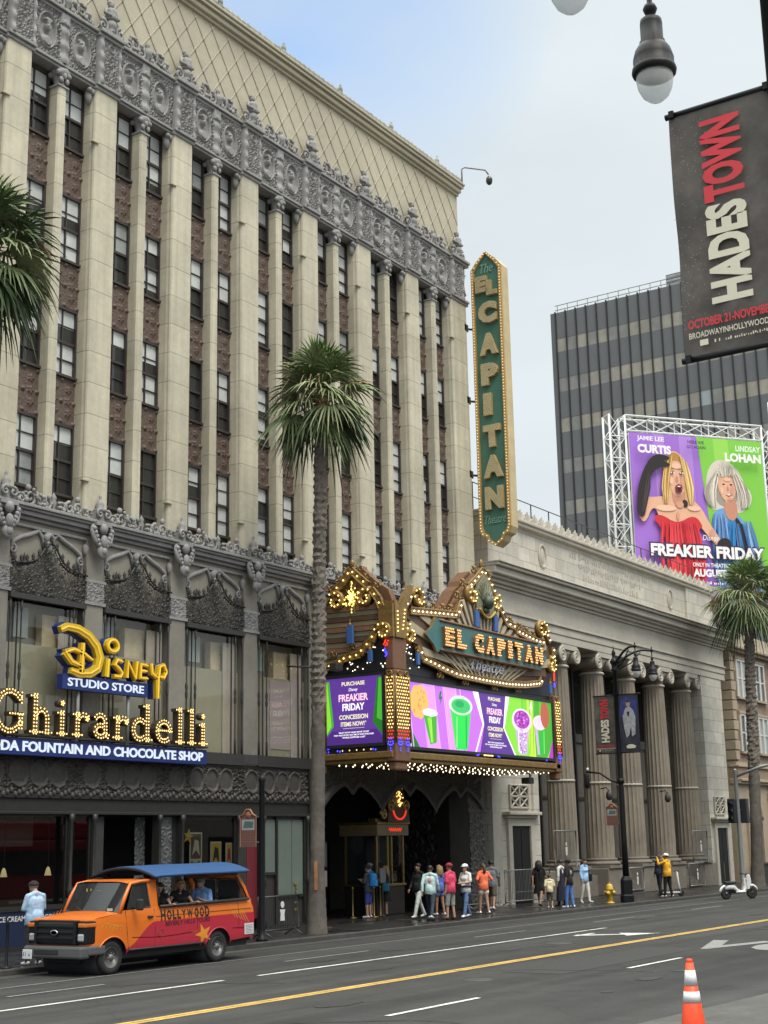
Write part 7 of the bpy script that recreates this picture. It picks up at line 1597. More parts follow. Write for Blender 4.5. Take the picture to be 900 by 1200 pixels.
# ---------------------------------------------------------------- brown heritage plaques
PLQ = mat('plaque_maroon', (.17, .085, .08), .55, var=.1); PLQB = mat('plaque_bronze', (.34, .16, .09), .5, var=.15)
def plaque(label, x, ya, yb, z0, z1):
    t = thing('heritage_plaque', label, 'plaque', (x, (ya + yb) / 2, z0), 'heritage plaques on posts'); M = SF(x, ya, z0); w_ = ya - yb; h = z1 - z0
    b = MB(); b.poly([(0, 0), (w_, 0), (w_, h * .8), (w_ * .78, h * .86), (w_ * .62, h), (w_ * .38, h), (w_ * .22, h * .86), (0, h * .8)], PLQ, M, .03); bd = b.build('board', t)
    b = MB(); b.tube([(0, h * .8, .03), (w_ * .22, h * .86, .03), (w_ * .38, h * .98, .03), (w_ * .62, h * .98, .03), (w_ * .78, h * .86, .03), (w_, h * .8, .03)], .028, PLQB, 6, M=M); b.lathe([(0, .02), (w_ * .16, .01), (w_ * .18, 0)], PLQB, (w_ / 2, h * .84, .03), 12, M); b.tube([(0, 0, .03), (0, h * .8, .03)], .014, PLQB, 5, M=M); b.tube([(w_, 0, .03), (w_, h * .8, .03)], .014, PLQB, 5, M=M); b.build('border', bd)
    b = MB(); b.poly([(w_ * .1, h * .44), (w_ * .9, h * .44), (w_ * .9, h * .72), (w_ * .1, h * .72)], mat('plaque_photo', (.36, .38, .37), .5), M, .004, z=.03); b.poly([(w_ * .18, h * .5), (w_ * .8, h * .5), (w_ * .85, h * .66), (w_ * .3, h * .68)], mat('plaque_photo_dark', (.1, .15, .14), .5), M, .002, z=.035)
    for k in range(6): b.poly([(w_ * .12, h * (.39 - .05 * k)), (w_ * .88, h * (.39 - .05 * k)), (w_ * .88, h * (.4 - .05 * k)), (w_ * .12, h * (.4 - .05 * k))], PLQB, M, z=.032)
    b.build('print', bd)
    b = MB()
    for zz in (h * .12, h * .78): b.tube([(w_, zz, .01), (w_ + .2, zz, .01)], .018, GALV, 5, M=M)
    b.build('bracket', t)
plaque('maroon heritage plaque on the dark post behind the tour van', 30.68, 24.94, 24.4, 2.42, 3.42)
plaque('maroon heritage plaque on the lamp post before the bank columns', 54.3, 25.05, 24.55, 3.0, 3.88)
b = MB(); b.lathe([(.16, 0), (.16, .06), (.1, .12), (.085, .3), (.075, 4.1), (.1, 4.15), (.1, 4.25), (0, 4.32)], LPM, (30.68, 24.22, 0), 12); tag(b.build('sign_post'), 'plain black post behind the rear of the tour van', 'post')
b = MB(); b.lathe([(.12, 0), (.12, .02), (.05, .04), (.036, .06), (.036, .92), (.045, .95), (0, .99)], LPM, (21.9, 24.2, 0), 12); tag(b.build('bollard'), 'slim black bollard on the kerb ahead of the tour van', 'bollard')
# ---------------------------------------------------------------- crowd barriers
def barrier(label, x0, y0, x1, y1, m, h=1.08, mesh=False):
    t = thing('crowd_barrier', label, 'barrier', ((x0 + x1) / 2, (y0 + y1) / 2, 0), 'crowd barriers'); A, B_ = Vector((x0, y0, 0)), Vector((x1, y1, 0)); d = (B_ - A).normalized(); nn = Vector((-d.y, d.x, 0)); L_ = (B_ - A).length
    P = lambda s_, z: tuple(A + d * s_ + Vector((0, 0, z))); b = MB(); b.tube([P(0, .18), P(0, h), P(L_, h), P(L_, .18)], .026, m, 7, closed=True); b.build('frame', t)
    b = MB(); n = int(L_ / .115)
    for i in range(1, n): b.tube([P(L_ * i / n, .18), P(L_ * i / n, h)], .011, m, 5, cap=False)
    if mesh: b.tube([P(0, .52), P(L_, .52)], .012, m, 5)
    b.build('bars', t)
    for s_ in (.25, L_ - .25):
        b = MB(); b.tube([tuple(A + d * s_ + nn * .3 + Vector((0, 0, .02))), P(s_, .2), tuple(A + d * s_ - nn * .3 + Vector((0, 0, .02)))], .02, m, 6); b.build('foot', t)
    return t
barrier('dark steel crowd barrier between the black post and the palm trunk', 31.3, 24.85, 33.4, 25.05, mat('dark_steel_tube', (.07, .075, .075), .4, metal=.5, var=.1))
b = MB(); b.poly(ell(0, .55, .08, .09, 12), NOTICE, FF(32.45, 24.9, .3), .01); b.poly([(-.12, .42), (.12, .42), (.08, .3), (.1, .12), (-.1, .12), (-.08, .3)], NOTICE, FF(32.45, 24.9, .3), .01); tag(b.build('figure_notice'), 'white figure notice hung on the dark barrier by the palm', 'notice')
b = MB(); b.bbox(31.9, 33.3, 26.7, 27.2, 0, .62, mat('black_planter', (.02, .021, .021), .6), .03)
for i in range(12): b.box(31.95 + i * .115, 32.0 + i * .115, 26.67, 26.7, .05, .58, LPM)
tag(b.build('planter_box'), 'low black slatted box behind the dark crowd barrier', 'box')
barrier('galvanised crowd barrier before the pale door beside the theatre', 49.6, 27.3, 53.3, 27.25, GALV, 1.35, True)
barrier('galvanised crowd barrier standing against the carved theatre pilaster', 46.9, 27.6, 49.3, 27.35, GALV, 1.3, True)
# ---------------------------------------------------------------- hydrant
t = thing('fire_hydrant', 'yellow fire hydrant on the pavement before the bank', 'fire hydrant', (52.9, 24.45, 0)); M = Matrix.Translation((52.9, 24.45, 0)); HY = mat('hydrant_yellow', (.62, .4, .05), .45, var=.12, vscale=9); HYD = mat('hydrant_dark_yellow', (.4, .24, .03), .5, var=.1)
b = MB(); b.lathe([(.17, 0), (.17, .05), (.1, .07), (.1, .1), (.115, .12), (.115, .5), (.15, .52), (.15, .57), (.13, .6), (.125, .66), (.09, .73), (.03, .76)], HY, n=16, M=M); b.build('barrel', t)
b = MB(); b.lathe([(.035, .75), (.035, .81), (0, .82)], HYD, n=6, M=M); b.build('cap_nut', t)
for a, z, r, l in ((PI / 2, .42, .06, .2), (-PI / 2, .42, .06, .2), (PI, .4, .075, .21)):
    b = MB(); MM = M @ Matrix.Rotation(a, 4, 'Z') @ Matrix.Translation((0, 0, z)) @ Matrix.Rotation(PI / 2, 4, 'Y'); b.lathe([(r, .08), (r, l - .05), (r * 1.3, l - .05), (r * 1.3, l), (.03, l + .01), (.03, l + .05), (0, l + .05)], HY, n=12, M=MM); b.build('outlet', t)
# ---------------------------------------------------------------- traffic cone
cx, cy = CONE = (17.55, 7.08); t = thing('traffic_cone', 'orange traffic cone with two white bands standing in the road', 'traffic cone', (cx, cy, RZ)); M = Matrix.Translation((cx, cy, RZ)); OR = mat('cone_orange', (.85, .075, .02), .45, var=.06); WHB = mat('cone_reflective_white', (.72, .72, .74), .35, var=.08, vscale=30)
rad = lambda z: .046 + (1.03 - z) * .137
b = MB(); pr = [(rad(z), z) for z in (.05, .3, 1.03)]; b.lathe(pr + [(.034, 1.03), (.03, .9)], OR, n=28, M=M); b.lathe([(.036, 1.02), (.036, 1.07), (.026, 1.075), (.022, 1.0)], OR, n=28, M=M); b.build('body', t)
for z0_, z1_ in ((.56, .69), (.76, .94)):
    b = MB(); b.lathe([(rad(z0_) + .001, z0_), (rad(z0_) + .004, z0_), (rad(z1_) + .004, z1_), (rad(z1_) + .001, z1_)], WHB, n=28, M=M); b.build('reflective_band', t)
b = MB(); b.bbox(-.23, .23, -.23, .23, 0, .05, mat('cone_base_black', (.03, .03, .03), .7), .015, M=M @ Matrix.Rotation(.4, 4, 'Z')); b.build('base', t)
# ---------------------------------------------------------------- traffic signal
t = thing('traffic_signal', 'grey traffic signal mast with an arm over the street at the corner', 'traffic signal', (67.6, 24.3, 0)); M = Matrix.Translation((67.6, 24.3, 0)); SGP = mat('signal_mast_grey', (.33, .35, .36), .4, metal=.4, var=.08)
b = MB(); b.lathe([(.2, 0), (.2, .06), (.13, .1), (.115, .4), (.09, 5.6), (.1, 5.62), (.0, 5.68)], SGP, n=14, M=M); b.build('mast', t)
b = MB(); b.tube([(0, 0, 5.3), (.2, -1.2, 5.72), (.6, -3.5, 6.15), (1.0, -6.0, 6.25)], [.075, .07, .06, .045], SGP, 8, M=M); b.build('arm', t)
for ox, oy in ((-.35, .15), (.35, -.2)):
    h = MB(); h.bbox(ox - .18, ox + .18, oy - .18, oy + .18, 3.1, 4.25, BLKM, .04, M=M); h.tube([(ox, oy, 3.7), (0, 0, 3.7)], .035, BLKM, 6, M=M); h = h.build('signal_head', t)
    b = MB()
    for k in range(3): b.tube([(ox + (.18 if ox > 0 else -.18), oy, 3.3 + .35 * k), (ox + (.38 if ox > 0 else -.38), oy, 3.28 + .35 * k)], .11, BLKM, 10, M=M, cap=False)
    b.build('visor', h)
# ---------------------------------------------------------------- moped
mx_, my_ = 60.1, 22.4; ang = math.atan2(-.72, 1.05); t = thing('moped', 'small white moped parked at the kerb by the signal mast', 'moped', (mx_, my_, RZ)); M = Matrix.Translation((mx_, my_, RZ)) @ Matrix.Rotation(ang, 4, 'Z')
MWH = mat('moped_white', (.66, .67, .68), .3); TYR = mat('tyre_rubber', (.018, .018, .019), .8); RIM = mat('wheel_rim_grey', (.2, .2, .2), .35, metal=.7); SEAT = mat('black_seat_vinyl', (.02, .02, .021), .5)
for x_ in (0, 1.32):
    wl = MB(); MM = M @ Matrix.Translation((x_, 0, .25)) @ Matrix.Rotation(PI / 2, 4, 'X'); wl.lathe([(.17, -.05), (.235, -.055), (.25, -.03), (.25, .03), (.235, .055), (.17, .05)], TYR, n=24, M=MM); wl = wl.build('wheel', t)
    b = MB(); b.lathe([(.18, -.03), (.15, -.03), (.15, .03), (.18, .03)], RIM, n=20, M=MM); b.lathe([(.05, -.07), (.05, .07)], RIM, n=10, M=MM)
    for k in range(5): a = 2 * PI * k / 5; b.tube([(.04 * math.cos(a), .04 * math.sin(a), 0), (.16 * math.cos(a), .16 * math.sin(a), 0)], .018, RIM, 5, M=MM)
    b.build('rim', wl)
    b = MB(); pts = [(x_ + .3 * math.cos(a), 0, .25 + .3 * math.sin(a)) for a in np.linspace(R(15), R(165) if x_ else R(175), 10)]; b.tube(pts, [.03] + [.06] * 8 + [.03], MWH, 8, M=M); b.build('mudguard', t)
b = MB(); b.tube([(-.05, 0, .42), (.1, 0, .5), (.35, 0, .5), (.55, 0, .36), (.75, 0, .28), (.95, 0, .32), (1.05, 0, .55), (1.08, 0, .85)], [.06, .12, .13, .09, .08, .08, .11, .08], MWH, 10, M=M); b.bbox(.45, .95, -.14, .14, .27, .32, MWH, .02, M=M); b.bbox(.12, .5, -.08, .08, .25, .46, LPM, .03, M=M); b.build('body', t)
b = MB(); b.bbox(-.05, .5, -.14, .14, .62, .74, SEAT, .05, M=M); b.tube([(.3, 0, .4), (.3, 0, .6)], .04, LPM, 6, M=M); b.build('seat', t)
b = MB(); b.poly([(1.02, .4), (1.12, .42), (1.22, .7), (1.2, .92), (1.08, .98), (1.0, .8)], MWH, M @ Matrix.Translation((0, .15, 0)) @ Matrix.Rotation(PI / 2, 4, 'X'), .3); b.build('leg_shield', t)
b = MB(); b.tube([(1.08, 0, .8), (1.04, 0, 1.02)], .03, LPM, 6, M=M); b.tube([(.98, -.32, 1.04), (1.06, 0, 1.02), (.98, .32, 1.04)], .016, LPM, 6, M=M); b.tube([(1.32, -.06, .26), (1.16, -.05, .7)], .022, RIM, 6, M=M); b.tube([(1.32, .06, .26), (1.16, .05, .7)], .022, RIM, 6, M=M); b.build('handlebar', t)
b = MB(); b.ball((1.19, 0, .93), (.07, .09, .08), mat('headlamp_glass', (.5, .52, .53), .1), 10, 8, M); b.build('headlight', t)
# ---------------------------------------------------------------- the open-sided tour van (local: x from the front bumper back, y in from the street side, z from the road)
VO = Vector((21.95, 21.95, RZ)); van = thing('tour_van', 'orange and red open sided tour van with a blue canopy and passengers', 'van', VO)
VM = Matrix.Translation(VO)
def van_paint():
    m = bpy.data.materials.new('van_paint'); m.use_nodes = True; nt = m.node_tree; N = nt.nodes; L = nt.links; b = N['Principled BSDF']
    b.inputs['Roughness'].default_value = .34; b.inputs['Coat Weight'].default_value = .35; b.inputs['Coat Roughness'].default_value = .12
    t = N.new('ShaderNodeTexCoord'); s = N.new('ShaderNodeSeparateXYZ'); L.new(t.outputs['Object'], s.inputs[0])
    r = N.new('ShaderNodeMapRange'); r.interpolation_type = 'SMOOTHSTEP'; r.inputs[1].default_value = 1.2; r.inputs[2].default_value = 2.15; r.inputs[3].default_value = .5; r.inputs[4].default_value = 1.03; L.new(s.outputs[0], r.inputs[0])
    sl = N.new('ShaderNodeMath'); sl.operation = 'MULTIPLY_ADD'; sl.inputs[1].default_value = .012; L.new(s.outputs[0], sl.inputs[0]); L.new(r.outputs[0], sl.inputs[2])
    lt = N.new('ShaderNodeMath'); lt.operation = 'LESS_THAN'; L.new(s.outputs[2], lt.inputs[0]); L.new(sl.outputs[0], lt.inputs[1])
    n = N.new('ShaderNodeTexNoise'); n.inputs['Scale'].default_value = 1.4; n.inputs['Detail'].default_value = 5; L.new(t.outputs['Object'], n.inputs['Vector'])
    og = N.new('ShaderNodeMix'); og.data_type = 'RGBA'; og.inputs[6].default_value = (.62, .135, .012, 1); og.inputs[7].default_value = (.7, .175, .018, 1); L.new(n.outputs[0], og.inputs[0])
    dirt = N.new('ShaderNodeMapRange'); dirt.inputs[1].default_value = .35; dirt.inputs[2].default_value = .8; dirt.inputs[3].default_value = .78; dirt.inputs[4].default_value = 1; L.new(s.outputs[2], dirt.inputs[0])
    x = N.new('ShaderNodeMix'); x.data_type = 'RGBA'; L.new(lt.outputs[0], x.inputs[0]); L.new(og.outputs[2], x.inputs[6]); x.inputs[7].default_value = (.42, .022, .045, 1)
    L.new(x.outputs[2], b.inputs['Base Color']); return m
VP_ = van_paint(); VBK = mat('van_black_trim', (.02, .021, .023), .5, var=.1); VGY = mat('van_bumper_grey', (.085, .087, .09), .5, var=.1); VGL = mat('van_dark_glass', (.022, .026, .027), .04, spec=.7); VDK = mat('van_grille_black', (.008, .008, .009), .5, spec=.3); VIN = mat('van_interior', (.018, .018, .02), .8)
CHR = mat('headlamp_lens', (.5, .52, .54), .12, metal=.4); AMB = mat('amber_lens', (.6, .16, .02), .25)
def arch(cx, r, a0=0, a1=180, n=14, cz=.36): return [(cx + r * math.cos(R(a0 + (a1 - a0) * i / (n - 1))), cz + r * math.sin(R(a0 + (a1 - a0) * i / (n - 1)))) for i in range(n)]
side = [(.22, .6), (.18, .9), (.2, 1.18), (.5, 1.22), (1.02, 1.28), (1.15, 1.34), (2.0, 1.37), (5.44, 1.42), (5.53, 1.2), (5.56, .92), (5.5, .52), (4.74, .47)] + arch(4.26, .44, 8, 172) + [(3.78, .46), (1.3, .46)] + arch(.82, .44, 8, 172)
def clip(poly, z, keep_above):
    q = []; n = len(poly)
    for i in range(n):
        a, c = poly[i], poly[(i + 1) % n]; ia = (a[1] >= z) == keep_above or a[1] == z; ic = (c[1] >= z) == keep_above or c[1] == z
        if ia: q.append(a)
        if ia != ic: t = (z - a[1]) / (c[1] - a[1]); q.append((a[0] + (c[0] - a[0]) * t, z))
    return q
def bow(z, x=2): return .07 * max(0, (.62 - z) / .2) ** 2 * .4 + .05 * max(0, (z - .95) / .45) ** 2 + (.1 * max(0, (.62 - x) / .4) ** 2 if x < .62 else 0)
LV = [.3, .52, .66, .8, .95, 1.1, 1.22, 1.34, 1.5]
def xsplit(poly, x, keep):
    return [(c, d) for d, c in clip([(p[1], p[0]) for p in poly], x, keep)]
def skin(b, poly, m, ys, flip, off=0):
    for i in range(len(LV) - 1):
        s_ = clip(clip(poly, LV[i], True), LV[i + 1], False)
        if len(s_) < 3: continue
        for xa, xb in ((0, .36), (.36, .48), (.48, .64), (.64, 3.0), (3.0, 6)):
            p = xsplit(xsplit(s_, xa, True), xb, False); q = []
            for v in p:
                if not q or (abs(v[0] - q[-1][0]) + abs(v[1] - q[-1][1])) > 1e-5: q.append(v)
            if len(q) < 3 or abs(sum(q[k][0] * q[(k + 1) % len(q)][1] - q[(k + 1) % len(q)][0] * q[k][1] for k in range(len(q)))) < 1e-6: continue
            tri = tessellate_polygon([[Vector((*v, 0)) for v in q]])
            b.add([(v[0], ys(bow(v[1], v[0]) - off), v[1]) for v in q], tri, m, VM)
W_V = 1.95
near = lambda d: d
far = lambda d: W_V - d
b = MB(); skin(b, side, VP_, near, 1); skin(b, side, VP_, far, 0)
# bonnet, wings top and scuttle
nu, nv = 20, 10; vs = []
for j in range(nv + 1):
    for i in range(nu + 1):
        u, v = i / nu, j / nv; x_ = .16 + .92 * v + .1 * (abs(2 * u - 1) ** 4) * (1 - v); e = abs(2 * u - 1); yy = .04 + .1 * (1 - v) * .6 + (W_V - .08 - .12 * (1 - v)) * u
        vs.append((x_, yy, 1.185 + .1 * v ** .8 + .055 * (1 - e ** 3) - .03 * max(0, (.12 - v) / .12)))
b.add(vs, [(j * (nu + 1) + i, j * (nu + 1) + i + 1, (j + 1) * (nu + 1) + i + 1, (j + 1) * (nu + 1) + i) for j in range(nv) for i in range(nu)], VP_, VM, smooth=True)
b.bbox(.13, .3, .1, W_V - .1, .6, 1.215, VP_, .04, M=VM); b.box(5.3, 5.5, .06, W_V - .06, .5, 1.42, VP_, VM)
# cab roof, pillars
vs = []; nu, nv = 14, 8
for j in range(nv + 1):
    for i in range(nu + 1):
        u, v = i / nu, j / nv; e = abs(2 * u - 1); x_ = 1.36 + .86 * v - .06 * (1 - e ** 2) * (1 - v); vs.append((x_, .1 + (W_V - .2) * u, 1.9 + .1 * (1 - e ** 6) * (.6 + .4 * min(1, v * 3))))
b.add(vs, [(j * (nu + 1) + i, j * (nu + 1) + i + 1, (j + 1) * (nu + 1) + i + 1, (j + 1) * (nu + 1) + i) for j in range(nv) for i in range(nu)], VP_, VM, smooth=True)
for ys in (near, far):
    b.tube([(1.06, ys(.06), 1.28), (1.22, ys(.075), 1.62), (1.4, ys(.1), 1.91), (1.7, ys(.11), 1.95), (2.2, ys(.11), 1.97)], [.045, .045, .04, .04, .04], VP_, 8, M=VM)
    q = [(2.0, 1.33), (1.92, 1.94), (2.22, 1.97), (2.28, 1.33)]; b.add([(p[0], ys(.045 + (p[1] - 1.33) * .11), p[1]) for p in q] + [(p[0], ys(.1 + (p[1] - 1.33) * .11), p[1]) for p in q], [(0, 1, 2, 3), (4, 5, 6, 7), (0, 1, 5, 4), (2, 3, 7, 6)], VP_, VM)
    q = [(5.3, 1.4), (5.18, 1.7), (5.0, 1.98), (5.12, 1.98), (5.32, 1.72), (5.46, 1.4)]; b.add([(p[0], ys(.05 + (p[1] - 1.4) * .1), p[1]) for p in q] + [(p[0], ys(.12 + (p[1] - 1.4) * .1), p[1]) for p in q], [(0, 1, 4, 5), (1, 2, 3, 4), (6, 7, 10, 11), (7, 8, 9, 10), (5, 4, 10, 11), (4, 3, 9, 10), (0, 1, 7, 6), (1, 2, 8, 7)], VP_, VM)
b.tube([(5.06, .12, 1.97), (5.06, W_V - .12, 1.97)], .045, VP_, 8, M=VM)
for cx_ in (.82, 4.26): b.tube([(p[0], bow(p[1], p[0]) - .005, p[1]) for p in arch(cx_, .44, 4, 176)], .016, VP_, 6, M=VM)
body = b.build('body', van)
b = MB(); b.box(.5, 5.4, .12, W_V - .12, .32, .5, VIN, VM); b.box(.4, 1.25, .1, W_V - .1, .5, 1.12, VIN, VM); b.box(1.2, 5.35, .1, .14, .5, 1.33, VIN, VM); b.box(1.2, 5.35, W_V - .14, W_V - .1, .5, 1.36, VIN, VM)
for cx_ in (.82, 4.26): b.lathe([(.43, 0), (.43, W_V - .3), (0, W_V - .3)], VIN, (0, 0, 0), 18, VM @ Matrix.Translation((cx_, .15, .36)) @ Matrix.Rotation(-PI / 2, 4, 'X'))
b.tube([(1.4, .4, .3), (3.9, .4, .28)], .05, VBK, 6, M=VM); b.build('underbody', van)
for ys in (near, far):
    b = MB(); b.tube([(2.26, ys(.0), 1.375), (5.34, ys(.0), 1.42)], .035, VBK, 7, M=VM); b.tube([(2.26, ys(.04), 1.4), (2.24, ys(.1), 1.95)], .022, VBK, 6, M=VM); b.tube([(5.32, ys(.03), 1.44), (5.2, ys(.08), 1.7), (5.02, ys(.11), 1.95)], .022, VBK, 6, M=VM); b.build('window_rail', van)
# front: grille, lamps, bumper, plate
g = MB(); g.bbox(.06, .2, .3, W_V - .3, .66, 1.18, VDK, .03, M=VM); g.bbox(.03, .1, .36, W_V - .36, .72, 1.13, VIN, .02, M=VM)
for z in (.8, .925, 1.05): g.bbox(.0, .08, .36, W_V - .36, z - .028, z + .028, VDK, .012, M=VM)
for yy in (.3, W_V - .38): g.bbox(-.01, .1, yy, yy + .08, .68, 1.17, VDK, .012, M=VM)
g = g.build('grille', van); b = MB(); b.lathe([(0, .0), (.1, 0), (.1, .02), (0, .02)], CHR, (0, 0, 0), 20, VM @ Matrix.Translation((-.005, W_V / 2, .925)) @ Matrix.Rotation(-PI / 2, 4, 'Y') @ Matrix.Diagonal((.55, 1.15, 1, 1))); b.lathe([(0, .021), (.085, .021)], mat('emblem_blue', (.02, .03, .08), .3), (0, 0, 0), 20, VM @ Matrix.Translation((-.005, W_V / 2, .925)) @ Matrix.Rotation(-PI / 2, 4, 'Y') @ Matrix.Diagonal((.5, 1.1, 1, 1))); b.build('emblem', g)
for ys, sg in ((near, 1), (far, -1)):
    h = MB(); y0_, y1_ = sorted((ys(.05), ys(.31))); h.bbox(.05, .42, y0_, y1_, .68, 1.16, VDK, .03, M=VM); h = h.build('headlight', van)
    b = MB(); y0_, y1_ = sorted((ys(.09), ys(.27))); b.bbox(.02, .3, y0_, y1_, .74, .9, CHR, .03, M=VM); b.build('lens', h); b = MB(); b.bbox(.02, .38, *sorted((ys(.04), ys(.26))), 1.03, 1.12, AMB, .02, M=VM); b.build('indicator', h)
b = MB(); b.bbox(-.08, .2, .03, W_V - .03, .38, .64, VGY, .05, M=VM); b.bbox(.12, .62, .0, .12, .44, .64, VGY, .04, M=VM); b.bbox(.12, .62, W_V - .12, W_V, .44, .64, VGY, .04, M=VM); b.bbox(-.09, -.06, .75, W_V - .4, .46, .57, VBK, .01, M=VM); bm_ = b.build('bumper', van)
b = MB(); b.bbox(-.115, -.085, W_V - .36, W_V - .06, .36, .56, mat('plate_white', (.62, .63, .64), .5), .01, M=VM); b.marks(mat('plate_ink', (.05, .07, .2), .5), VM @ Matrix(((0, 0, -1, -.117), (-1, 0, 0, W_V - .09), (0, 1, 0, .42), (0, 0, 0, 1))), .24, .08, 7); b.build('number_plate', bm_)
b = MB(); b.bbox(.3, .8, .5, W_V - .5, .25, .4, VIN, .04, M=VM); b.build('valance', van)
# windscreen, door glass, mirror, door lines
b = MB(); vs = []
for j in range(5):
    for i in range(13):
        u, v = i / 12, j / 4; e = 2 * u - 1; vs.append((1.02 + .36 * v - .07 * (1 - e * e), .1 + .03 * v + (W_V - .2 - .06 * v) * u, 1.27 + .66 * v))
b.add(vs, [(j * 13 + i, j * 13 + i + 1, (j + 1) * 13 + i + 1, (j + 1) * 13 + i) for j in range(4) for i in range(12)], VGL, VM, smooth=True); ws_ = b.build('windscreen', van)
b = MB(); b.tube([(.97, .6, 1.29), (1.05, 1.0, 1.42), (1.08, 1.3, 1.46)], .014, VBK, 5, M=VM); b.tube([(.96, 1.1, 1.29), (1.06, 1.5, 1.42)], .014, VBK, 5, M=VM); b.box(.96, 1.04, .2, W_V - .2, 1.25, 1.28, VBK, VM); b.build('wiper', ws_)
b = MB(); b.box(.99, 1.0, .25, .42, 1.33, 1.39, mat('windscreen_sticker', (.4, .5, .42), .5), VM @ Matrix.Translation((.02, 0, 0))); b.build('sticker', ws_)
for ys in (near, far):
    q = [(1.24, 1.36), (1.5, 1.88), (1.9, 1.91), (1.99, 1.38)]; b = MB(); b.add([(p[0], ys(.05 + (p[1] - 1.36) * .11), p[1]) for p in q], [(0, 1, 2, 3)], VGL, VM); dg = b.build('door_window', van)
    b = MB(); b.tube([(p[0], ys(.045 + (p[1] - 1.36) * .11), p[1]) for p in q], .02, VBK, 6, M=VM, closed=True); b.build('seal', dg)
    b = MB(); b.tube([(1.2, ys(bow(1.3) - .004), 1.33), (1.24, ys(-.004 + bow(.9)), .9), (1.3, ys(bow(.5) - .004), .5)], .007, VBK, 4, M=VM); b.tube([(2.1, ys(bow(1.34) - .004), 1.34), (2.12, ys(bow(.9) - .004), .9), (2.12, ys(bow(.5) - .004), .5)], .007, VBK, 4, M=VM); b.bbox(1.88, 2.04, *sorted((ys(-.03), ys(.02))), 1.14, 1.19, VBK, .012, M=VM); b.build('door_handle', van)
    b = MB(); b.tube([(1.42, ys(.03), 1.38), (1.42, ys(-.15), 1.4)], .025, VBK, 6, M=VM); b.bbox(1.36, 1.47, *sorted((ys(-.3), ys(-.12))), 1.33, 1.58, VBK, .035, M=VM); b.build('wing_mirror', van)
# wheels
def van_wheel(cx_, y, sg):
    M_ = VM @ Matrix.Translation((cx_, y, .36)) @ Matrix.Diagonal((.955, 1, 1, 1)) @ Matrix.Rotation(PI / 2 * sg, 4, 'X')
    w_ = MB(); w_.lathe([(.22, -.2), (.33, -.2), (.358, -.18), (.362, -.1), (.358, -.03), (.34, .0), (.28, .012), (.23, .0), (.22, -.02)], TYR, n=32, M=M_)
    w_ = w_.build('wheel', van); b = MB(); b.lathe([(.235, .0), (.225, .008), (.2, -.03), (.15, -.05), (.12, -.02), (.1, -.01), (.075, .0), (.06, .03), (.0, .035)], mat('steel_wheel', (.17, .17, .165), .4, metal=.6, var=.15), n=28, M=M_)
    for k in range(8): a = 2 * PI * k / 8; b.ball((.15 * math.cos(a + .2), .15 * math.sin(a + .2), -.045), (.02, .03, .012), VIN, 6, 4, M_); b.ball((.1 * math.cos(a), .1 * math.sin(a), .0), .012, CHR, 6, 4, M_)
    b.build('rim', w_)
for cx_ in (.82, 4.26): van_wheel(cx_, .05, 1); van_wheel(cx_, W_V - .05, -1)
# canopy
CNV = mat('canopy_blue', (.014, .07, .2), .55, var=.06, vscale=2); CNVD = mat('canopy_lining', (.008, .014, .035), .7)
b = MB(); n = 18; prof = [(-.08 + (W_V + .16) * i / n, 2.08 + .2 * (1 - abs(2 * i / n - 1) ** 2.2)) for i in range(n + 1)]
xs_ = [2.0, 2.15, 3.2, 4.3, 5.25]; dz = [-.02, .0, .02, .02, .03]
for off, mm in ((0, CNV), (-.05, CNVD)):
    vs = [(x_ if off == 0 else x_, p[0], p[1] + d_ + off) for x_, d_ in zip(xs_, dz) for p in prof]
    b.add(vs, [(j * (n + 1) + i, j * (n + 1) + i + 1, (j + 1) * (n + 1) + i + 1, (j + 1) * (n + 1) + i) for j in range(4) for i in range(n)], mm, VM, smooth=True)
for x_, d_ in ((xs_[0], dz[0]), (xs_[-1], dz[-1])): b.tube([(x_, p[0], p[1] + d_ - .025) for p in prof], .032, CNVD if x_ < 3 else CNV, 6, M=VM)
for yy in (prof[0][0], prof[-1][0]): b.tube([(x_, yy, 2.06 + d_) for x_, d_ in zip(xs_, dz)], .035, CNV, 6, M=VM)
cn = b.build('canopy', van); b = MB()
for x_ in (2.3, 5.05):
    for yy in (.16, W_V - .16): b.tube([(x_, yy, 1.9), (x_, yy, 2.12)], .02, VBK, 6, M=VM)
b.tube([(2.5, .15, 2.06), (4.9, .15, 2.1)], .018, GALV, 6, M=VM)
b.build('canopy_post', cn)
